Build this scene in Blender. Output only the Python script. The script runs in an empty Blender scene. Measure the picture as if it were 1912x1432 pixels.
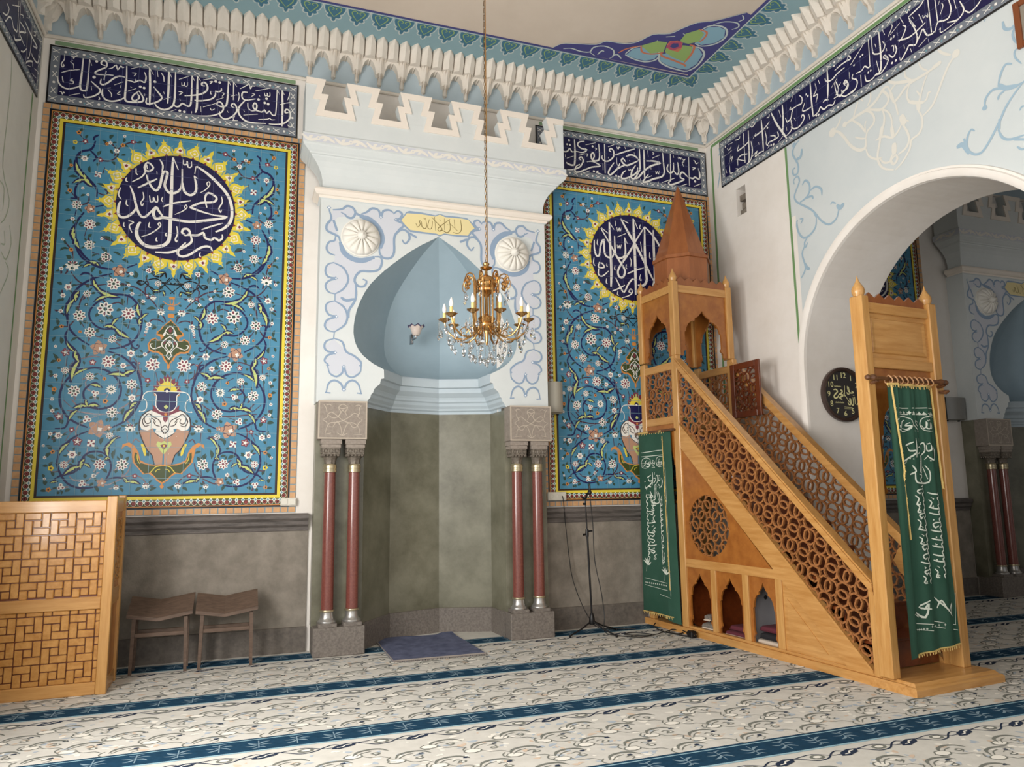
import bpy, math, random
from mathutils import Vector, Matrix
random.seed(7)
SC = bpy.context.scene
COL = SC.collection
PI = math.pi
# ---------------------------------------------------------------- camera
def make_camera():
    yaw, pit, roll = .3452, .1446, -.0138
    f = Vector((math.sin(yaw)*math.cos(pit), math.cos(yaw)*math.cos(pit), math.sin(pit)))
    r0 = Vector((math.cos(yaw), -math.sin(yaw), 0)); u0 = r0.cross(f)
    c, s = math.cos(roll), math.sin(roll)
    r = c*r0 + s*u0; u = -s*r0 + c*u0
    m = Matrix(((r.x, u.x, -f.x, 0), (r.y, u.y, -f.y, -8.0408), (r.z, u.z, -f.z, 1.6), (0, 0, 0, 1)))
    cd = bpy.data.cameras.new('camera'); cd.sensor_width = 36; cd.lens = 1363.58/1912*36
    cd.clip_start = .05; cd.clip_end = 200
    o = bpy.data.objects.new('camera', cd); COL.objects.link(o); o.matrix_world = m
    SC.camera = o
make_camera()
# ---------------------------------------------------------------- world, daylight, exposure
def make_light():
    w = bpy.data.worlds.new('world'); SC.world = w; w.use_nodes = True
    bg = w.node_tree.nodes['Background']; bg.inputs[0].default_value = (.95, .97, 1, 1); bg.inputs[1].default_value = SKY
    def win(name, loc, rot, sx, sz, e, col=(1, .97, .93)):
        l = bpy.data.lights.new(name, 'AREA'); l.shape = 'RECTANGLE'; l.size = sx; l.size_y = sz; l.energy = e; l.color = col
        o = bpy.data.objects.new(name, l); COL.objects.link(o); o.location = loc; o.rotation_euler = rot
    # daylight through the tall windows of the left wall (beside and behind the camera)
    for k, y in enumerate((-3.9, -6.3, -8.7)):
        win('window_daylight', (-2.2, y, 2.35), (0, -PI/2, 0), 2.7, 1.5, WIN*(1.5, 1, .8)[k])
    # daylight through the windows behind the camera
    for x in (-.4, 2.0, 4.4):
        win('window_daylight', (x, -12.9, 3.2), (PI/2, 0, 0), 1.6, 3.8, WINB)
    win('window_daylight', (12.5, -9.5, 3.2), (PI/2, 0, 0), 3.0, 3.6, 22)
SKY, WIN, WINB = .33, 250, 66
make_light()
SC.view_settings.view_transform = 'Standard'; SC.view_settings.look = 'None'
SC.view_settings.gamma = 1; SC.view_settings.use_curve_mapping = False
SC.view_settings.exposure = -0.3
# ---------------------------------------------------------------- materials
def lin(c): return c/12.92 if c <= .04045 else ((c+.055)/1.055)**2.4
def hexc(h):
    h = h.lstrip('#'); return tuple(lin(int(h[i:i+2], 16)/255) for i in (0, 2, 4)) + (1,)
M = {}
def mat(name, col, rough=.6, metal=0, noise=None, bump=0, bscale=40, spec=.5, coat=0, trans=0, stretch=(1, 1, 1), detail=4, emit=0):
    """noise = (second colour, scale, amount)"""
    m = bpy.data.materials.new(name); m.use_nodes = True; nt = m.node_tree; N = nt.nodes; L = nt.links
    b = N['Principled BSDF']; c = hexc(col)
    b.inputs['Base Color'].default_value = c; b.inputs['Roughness'].default_value = rough; b.inputs['Metallic'].default_value = metal
    b.inputs['Specular IOR Level'].default_value = spec; b.inputs['Coat Weight'].default_value = coat; b.inputs['Coat Roughness'].default_value = .12
    b.inputs['Transmission Weight'].default_value = trans
    if noise or bump:
        tc = N.new('ShaderNodeTexCoord'); mp = N.new('ShaderNodeMapping'); mp.inputs['Scale'].default_value = stretch
        L.new(tc.outputs['Object'], mp.inputs['Vector'])
    if noise:
        nz = N.new('ShaderNodeTexNoise'); nz.inputs['Scale'].default_value = noise[1]; nz.inputs['Detail'].default_value = detail; nz.inputs['Roughness'].default_value = .65
        L.new(mp.outputs[0], nz.inputs['Vector'])
        rp = N.new('ShaderNodeValToRGB'); rp.color_ramp.elements[0].position = .35; rp.color_ramp.elements[1].position = .68
        c2 = hexc(noise[0]); a = noise[2]
        rp.color_ramp.elements[0].color = c; rp.color_ramp.elements[1].color = tuple(c[i]*(1-a)+c2[i]*a for i in range(3))+(1,)
        L.new(nz.outputs['Fac'], rp.inputs[0]); L.new(rp.outputs[0], b.inputs['Base Color'])
    if bump:
        n2 = N.new('ShaderNodeTexNoise'); n2.inputs['Scale'].default_value = bscale; n2.inputs['Detail'].default_value = 3
        L.new(mp.outputs[0], n2.inputs['Vector'])
        bp_ = N.new('ShaderNodeBump'); bp_.inputs['Strength'].default_value = bump; bp_.inputs['Distance'].default_value = .01
        L.new(n2.outputs['Fac'], bp_.inputs['Height']); L.new(bp_.outputs[0], b.inputs['Normal'])
    if emit:
        b.inputs['Emission Color'].default_value = c; b.inputs['Emission Strength'].default_value = emit
    M[name] = m; return m
mat('white_plaster', '#ebe6e0', .8, noise=('#dad3ca', 1.6, .6), bump=.12, bscale=12)
mat('left_plaster', '#d6d3cc', .8, noise=('#c6c2ba', 1.4, .6), bump=.12, bscale=12)
mat('blue_plaster', '#ccd2d3', .8, noise=('#bfc8cb', 1.2, .6), bump=.06, bscale=20)
mat('band_blue', '#b3c2ca', .8, noise=('#a6b6bf', 1.2, .6))
mat('pale_blue', '#d3d8d8', .7, noise=('#c8cfd0', 3, .5), bump=.05, bscale=20)
mat('muq_white', '#e0d8cd', .75, noise=('#cfc5b8', 9, .5), bump=.06, bscale=30)
mat('ceil_beige', '#cdc0b2', .85, noise=('#c2b4a5', 1.5, .6))
mat('ceil_blue', '#8cabb4', .8, noise=('#83a2ac', 2, .6))
mat('ceil_teal', '#41718a', .8); mat('ceil_line', '#c2ccca', .8); mat('purple', '#43437e', .8); mat('ceil_green', '#93b06a', .8)
mat('ceil_lblue', '#86adc0', .8); mat('ceil_orange', '#c8795a', .8); mat('ceil_rose', '#b0506a', .8)
mat('stone', '#8e867b', .75, noise=('#6d665c', 4, .95), bump=.25, bscale=60, detail=8)
mat('stone_dark', '#6f675f', .7, noise=('#544e48', 18, .9), bump=.3, bscale=70, detail=8)
mat('ledge', '#6b6460', .6, noise=('#4b4643', 6, 1), bump=.3, bscale=40, stretch=(1, 1, 6))
mat('pedestal', '#7c756d', .65, noise=('#5a524e', 45, .9), bump=.2, bscale=90, detail=6)
mat('green_plaster', '#7f7d6c', .33, noise=('#585645', 2.0, 1), bump=.08, bscale=14, detail=8)
mat('mould_blue', '#bcc9d1', .7, noise=('#aebcc5', 3, .5))
mat('dome_blue', '#9db1bc', .7, noise=('#8fa3ae', 1.6, .6))
mat('carved', '#948a80', .7, noise=('#7d736a', 30, .8), bump=.3, bscale=80)
mat('carved_hi', '#b3a798', .65)
mat('capital', '#7d7469', .5, metal=.2, noise=('#4b443c', 60, .9))
mat('granite', '#6a3a34', .25, noise=('#804a41', 60, .8), coat=.4, detail=6)
mat('silver', '#a9a7a4', .32, metal=.75); mat('gold_ring', '#b5a98c', .32, metal=.8)
mat('boss_white', '#e3e0d8', .6)
mat('arab_blue', '#8a9fb8', .75); mat('arab_lav', '#c9cdd6', .75); mat('arab_dot', '#eef3f8', .7)
mat('cart_cream', '#e2d4a0', .75); mat('cart_ink', '#7a6a3c', .7)
mat('cream_edge', '#e8dfd4', .75)
mat('wall_white_paint', '#dcdad2', .75); mat('wall_blue_paint', '#9ab3c4', .75); mat('wall_green', '#6f9462', .75); mat('wall_palegreen', '#a9b39c', .75)
mat('green_line', '#7f9a77', .75)
T = dict(rough=.16, spec=.5, coat=.35)
mat('t_blue', '#4d8cab', .42, noise=('#3d7c9d', 3.5, .8), spec=.35, bump=.03, bscale=9)
mat('t_navy', '#14123f', .35, noise=('#1a184f', 6, .6), spec=.4)
mat('t_vine', '#171a50', .42, spec=.35); mat('t_white', '#ece9e2', .42, spec=.35); mat('t_yellow', '#e2ce45', .42, spec=.35)
mat('t_burg', '#7c3346', .42, spec=.35); mat('t_green', '#2e4a42', .42, spec=.35); mat('t_lime', '#c3cf7e', .42, spec=.35); mat('t_orange', '#cf8a45', .42, spec=.35)
mat('t_brown', '#34211d', .42, spec=.35); mat('t_beige', '#b98f76', .42, spec=.35); mat('t_twig', '#4a3040', .25); mat('t_grey', '#767c86', .42, spec=.35)
mat('t_black', '#17161a', .25); mat('t_grout', '#7fa3b2', .5); mat('t_groutn', '#565a80', .5); mat('t_dkgreen', '#3d4a22', .42, spec=.35); mat('t_red', '#8e3a35', .42, spec=.35)
mat('t_teal', '#6b9aa6', .42, spec=.35); mat('t_pale', '#efe6cf', .42, spec=.35)
mat('brick', '#cfa376', .5, noise=('#b98b60', 14, .8)); mat('brick_joint', '#8397a0', .6)
def wood(name, c1, c2, st, rough=.32, coat=.35): mat(name, c1, rough, noise=(c2, 3.2, .9), stretch=st, detail=6, coat=coat, bump=.04, bscale=6)
wood('wood_v', '#c99a5c', '#b07c3e', (9, 9, .8)); wood('wood_h', '#c8975a', '#ae793c', (9, .8, 9)); wood('wood_x', '#c8975a', '#ae793c', (.8, 9, 9))
wood('burl', '#a86a2e', '#8a4f1e', (2.5, 2.5, 2.5)); wood('lattice', '#a06a3c', '#8a5730', (5, 5, 5), .4, .2); wood('wood_dark', '#6f3414', '#57260c', (6, 1, 6)); wood('spire_wood', '#96582c', '#824820', (4, 4, .8))
wood('tile_wood', '#c89350', '#a8702e', (6, 6, 6)); wood('old_wood', '#6a5648', '#4c3b30', (3, 14, 14), .6, .05); wood('rod_wood', '#6a4326', '#50301a', (.8, 9, 9))
mat('gold', '#bf9660', .24, metal=1); mat('gold_dk', '#6e5636', .35, metal=1)
mat('crystal', '#f4f6f8', .02, trans=1, spec=.6); M['crystal'].node_tree.nodes['Principled BSDF'].inputs['IOR'].default_value = 1.5
mat('bulb', '#f3efe8', .3); mat('candle', '#d9c27e', .45); mat('cable', '#151515', .5); mat('black_metal', '#131315', .4, metal=.3)
mat('cloth', '#335446', .85, noise=('#244839', 3, .6), bump=.08, bscale=200, spec=.2); mat('cloth_ink', '#d5dccf', .8); mat('fringe', '#cdb06b', .7, bump=.3, bscale=150); mat('ring', '#c79a72', .35)
mat('plastic', '#d8d4c8', .4); mat('speaker_grey', '#9c988c', .5); mat('speaker_steel', '#8b8a86', .4, metal=.3)
mat('clock_rim', '#3a2a24', .3, coat=.4); mat('clock_face', '#211a18', .35); mat('clock_gold', '#e2dca2', .5)
mat('pic_frame', '#7a4220', .4); mat('pic', '#8a8378', .4)
mat('glass_shade', '#cdbfb6', .25); mat('violet', '#4b4562', .35); mat('chrome', '#b5b7ba', .15, metal=1)
mat('rug_blue', '#686d86', .9, noise=('#4c5269', 9, .9), bump=.4, bscale=120, spec=.1); mat('rug_edge', '#8d857e', .9)
mat('cloth_red', '#5c2430', .9); mat('cloth_grey', '#8c857c', .95, noise=('#5d5751', 60, 1), bump=.6, bscale=120); mat('cloth_black', '#1c1b1f', .85); mat('cloth_pale', '#c9b9a8', .9); mat('grey_board', '#8e8d90', .6)
mat('c_cream', '#d0cdc5', .95, noise=('#c2bfb7', 7, .9), spec=.1, bump=.25, bscale=300); mat('c_stripe', '#1d3f57', .95, noise=('#173448', 20, .8), spec=.1)
mat('c_navy', '#2b3548', .95, spec=.1); mat('c_grey', '#74766f', .95, spec=.1); mat('c_blue', '#a9b3bd', .95, spec=.1); mat('c_white', '#e4e0d6', .95, spec=.1); mat('c_rose', '#cdb8a4', .95, spec=.1); mat('c_sprig', '#7d93a0', .95, spec=.1); mat('c_line', '#8fb0bd', .95, spec=.1)
mat('recess', '#8c8378', .9, noise=('#5c554c', 8, .9), bump=.4, bscale=30)
# ---------------------------------------------------------------- mesh helpers
class MB:
    def __init__(s, *mats): s.v = []; s.f = []; s.m = []; s.sm = []; s.mats = [M[x] for x in mats]; s.names = list(mats)
    def mi(s, name):
        if name is None: return 0
        if name not in s.names: s.names.append(name); s.mats.append(M[name])
        return s.names.index(name)
    def add(s, vs, fs, m=None, smooth=False):
        o = len(s.v); k = s.mi(m); s.v += [tuple(p) for p in vs]
        for f in fs: s.f.append(tuple(i+o for i in f)); s.m.append(k); s.sm.append(smooth)
    def box(s, x0, x1, y0, y1, z0, z1, m=None, b=0):
        if b:
            b = min(b, (x1-x0)*.45, (y1-y0)*.45, (z1-z0)*.45)
            P = []
            for z, i in ((z0, b), (z0+b, 0), (z1-b, 0), (z1, b)):
                a = b
                if i: P.append([(x0+b, y0+b, z), (x1-b, y0+b, z), (x1-b, y1-b, z), (x0+b, y1-b, z)]*1)
                else: P.append([(x0+a, y0, z), (x1-a, y0, z), (x1, y0+a, z), (x1, y1-a, z), (x1-a, y1, z), (x0+a, y1, z), (x0, y1-a, z), (x0, y0+a, z)])
            vs = P[0]+P[1]+P[2]+P[3]
            fs = [(0, 3, 2, 1), (20, 21, 22, 23)]
            for i in range(8): fs.append((4+i, 4+(i+1) % 8, 12+(i+1) % 8, 12+i))
            for k in range(4):
                a0 = 4+2*k; a1 = 4+2*k+1; fs.append((k, (k+1) % 4, a1, a0)); fs.append(((k+1) % 4, 4+(2*k+2) % 8, a1))
                t0 = 12+2*k; t1 = 12+2*k+1; fs.append((20+k, t0, t1, 20+(k+1) % 4)); fs.append((20+(k+1) % 4, t1, 12+(2*k+2) % 8))
            s.add(vs, fs, m); return
        vs = [(x, y, z) for z in (z0, z1) for x, y in ((x0, y0), (x1, y0), (x1, y1), (x0, y1))]
        s.add(vs, [(0, 3, 2, 1), (4, 5, 6, 7), (0, 1, 5, 4), (1, 2, 6, 5), (2, 3, 7, 6), (3, 0, 4, 7)], m)
    def prism(s, poly, fn, h0, h1, m=None):
        """closed polygon [(a,b)] extruded from h0 to h1 through fn(a,b,h)"""
        n = len(poly)
        vs = [fn(a, b, h0) for a, b in poly]+[fn(a, b, h1) for a, b in poly]
        fs = [tuple(range(n-1, -1, -1)), tuple(range(n, 2*n))]+[(i, (i+1) % n, n+(i+1) % n, n+i) for i in range(n)]
        s.add(vs, fs, m)
    def lathe(s, prof, c=(0, 0, 0), n=20, m=None, rot=0, smooth=True, fn=None, axis='z', caps=True):
        vs = []; fs = []
        for r, z in prof:
            for k in range(n):
                a = rot+2*PI*k/n; rr = r*(fn(a, z) if fn else 1)
                p = (rr*math.cos(a), rr*math.sin(a), z)
                if axis == 'y': p = (p[0], -p[2], p[1])
                vs.append((p[0]+c[0], p[1]+c[1], p[2]+c[2]))
        for i in range(len(prof)-1):
            for k in range(n): fs.append((i*n+k, i*n+(k+1) % n, (i+1)*n+(k+1) % n, (i+1)*n+k))
        if caps and prof[0][0] > 1e-4: fs.append(tuple(range(n-1, -1, -1)))
        if caps and prof[-1][0] > 1e-4: fs.append(tuple(range((len(prof)-1)*n, len(prof)*n)))
        s.add(vs, fs, m, smooth)
    def tube(s, pts, r, n=8, m=None, caps=True):
        pts = [Vector(p) for p in pts]; L = len(pts); rs = r if isinstance(r, (list, tuple)) else [r]*L
        vs = []; fs = []; up = None
        for i, p in enumerate(pts):
            t = (pts[min(i+1, L-1)]-pts[max(i-1, 0)]).normalized()
            if up is None: up = Vector((0, 0, 1)) if abs(t.z) < .9 else Vector((1, 0, 0))
            a = t.cross(up); a = a.normalized() if a.length > 1e-5 else Vector((1, 0, 0)); b = t.cross(a).normalized(); up = a.cross(t)
            for k in range(n):
                q = p+rs[i]*(math.cos(2*PI*k/n)*a+math.sin(2*PI*k/n)*b); vs.append(tuple(q))
        for i in range(L-1):
            for k in range(n): fs.append((i*n+k, i*n+(k+1) % n, (i+1)*n+(k+1) % n, (i+1)*n+k))
        if caps: fs += [tuple(range(n-1, -1, -1)), tuple(range((L-1)*n, L*n))]
        s.add(vs, fs, m, True)
    def loft(s, rings, m=None, closed=True, smooth=False, mfn=None):
        n = len(rings[0]); o = []
        vs = [p for r in rings for p in r]
        for i in range(len(rings)-1):
            fs = [(i*n+k, i*n+(k+1) % n, (i+1)*n+(k+1) % n, (i+1)*n+k) for k in range(n if closed else n-1)]
            o.append((fs, mfn(i) if mfn else m))
        b = len(s.v); s.v += [tuple(p) for p in vs]
        for fs, mm in o:
            k = s.mi(mm)
            for f in fs: s.f.append(tuple(i+b for i in f)); s.m.append(k); s.sm.append(smooth)
    def build(s, name, parent=None, loc=None, sharp=40):
        me = bpy.data.meshes.new(name); me.from_pydata(s.v, [], s.f)
        for m in s.mats: me.materials.append(m)
        me.polygons.foreach_set('material_index', s.m); me.polygons.foreach_set('use_smooth', s.sm); me.update()
        if any(s.sm):
            try: me.set_sharp_from_angle(angle=math.radians(sharp))
            except Exception: pass
        o = bpy.data.objects.new(name, me); COL.objects.link(o)
        if parent: o.parent = parent
        if loc: o.location = loc
        return o
def tag(o, label, cat, group=None):
    o['label'] = label; o['category'] = cat
    if group: o['group'] = group
    return o
def root(name, loc, label, cat, rz=0, group=None):
    o = bpy.data.objects.new(name, None); COL.objects.link(o); o.location = loc; o.rotation_euler = (0, 0, rz); o.empty_display_size = .1
    return tag(o, label, cat, group)
def struct(o): o['kind'] = 'structure'; return o
def dup(o, label=None, group=None, parent=None, **kw):
    r = o.copy(); COL.objects.link(r)
    if parent is not None: r.parent = parent
    for k, v in kw.items(): setattr(r, k, v)
    if label: r['label'] = label
    if group: r['group'] = group
    for ch in list(o.children): dup(ch, parent=r)
    return r
# surface patterns: thin inlay laid on a surface through fn(a, b, h)
class Decal:
    def __init__(s, mb, fn, h0=.0015, step=.0006): s.mb = mb; s.fn = fn; s.h0 = h0; s.step = step; s.n = 0
    def h(s, layer): s.n += 1; return s.h0+layer*s.step+(s.n % 40)*s.step*.02
    def poly(s, pts, m, layer=0):
        h = s.h(layer); s.mb.add([s.fn(a, b, h) for a, b in pts], [tuple(range(len(pts)))], m)
    def disc(s, a, b, r, m, layer=0, n=10, rb=None, ph=0):
        rb = rb or r; s.poly([(a+r*math.cos(ph+2*PI*k/n), b+rb*math.sin(ph+2*PI*k/n)) for k in range(n)], m, layer)
    def stroke(s, pts, w, m, layer=0, smooth=True, taper=.55, sub=3, closed=False):
        pts = [Vector((p[0], p[1])) for p in pts]
        if smooth and len(pts) > 2:
            q = []; n = len(pts)
            for i in range(n-1):
                p0 = pts[i-1] if i else (pts[-2] if closed else pts[0]*2-pts[1]); p1 = pts[i]; p2 = pts[i+1]; p3 = pts[i+2] if i+2 < n else (pts[1] if closed else pts[-1]*2-pts[-2])
                for k in range(sub):
                    t = k/sub; q.append(.5*((2*p1)+(p2-p0)*t+(2*p0-5*p1+4*p2-p3)*t*t+(3*p1-p0-3*p2+p3)*t**3))
            q.append(pts[-1]); pts = q
        n = len(pts); h = s.h(layer); vs = []
        for i in range(n):
            t = pts[min(i+1, n-1)]-pts[max(i-1, 0)]
            if t.length < 1e-7: t = Vector((1, 0))
            t.normalize(); nn = Vector((-t.y, t.x)); e = min(i, n-1-i)/max(1, n-1)
            ww = w*.5*(1 if closed else (taper+(1-taper)*min(1, e*5)))
            for sg in (1, -1): p = pts[i]+nn*ww*sg; vs.append(s.fn(p.x, p.y, h+i*1.2e-5))
        s.mb.add(vs, [(2*i, 2*i+1, 2*i+3, 2*i+2) for i in range(n-1)], m)
    def leaf(s, x1, y1, x2, y2, w, m, layer=0, bend=.15):
        d = Vector((x2-x1, y2-y1)); nn = Vector((-d.y, d.x)).normalized() if d.length > 1e-7 else Vector((0, 1)); L = d.length; p = Vector((x1, y1))
        up = []; dn = []
        for k, (t, a) in enumerate(((0, 0), (.2, .32), (.45, .5), (.75, .33), (1, 0))):
            c = p+d*t+nn*bend*L*math.sin(PI*t); up.append(c+nn*w*a)
            if 0 < k < 4: dn.append(c-nn*w*a)
        s.poly([tuple(q) for q in up+dn[::-1]], m, layer)
    def lobes(s, a, b, r, k, m, layer=0, dep=.22, ph=0, sy=1):
        n = k*4; s.poly([(a+r*(1-dep*.5+dep*.5*math.cos(k*2*PI*i/n))*math.cos(ph+2*PI*i/n), b+sy*r*(1-dep*.5+dep*.5*math.cos(k*2*PI*i/n))*math.sin(ph+2*PI*i/n)) for i in range(n)], m, layer)
    def trace(s, key, m, layer=0, mir=None, dot='lobes', scale=1, off=(0, 0), fat=1):
        for e in TR[key].split(';'):
            k, d = e.split(':'); v = [int(x)/1000 for x in d.split(',')]; pts = [(v[i]*scale+off[0], v[i+1]*scale+off[1]) for i in range(0, len(v), 2)]
            if mir is not None: pts = [(2*mir-a, b) for a, b in pts]
            w = int(k[1:])/1000*scale
            if k[0] == 'P': s.poly(pts, m, layer)
            elif k[0] == 'D': s.disc(pts[0][0], pts[0][1], w*.62, m, layer, 4 if dot == 'lobes' else 8, ph=.5)
            else: s.stroke(pts, w*fat, m, layer, smooth=len(pts) > 2)
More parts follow.
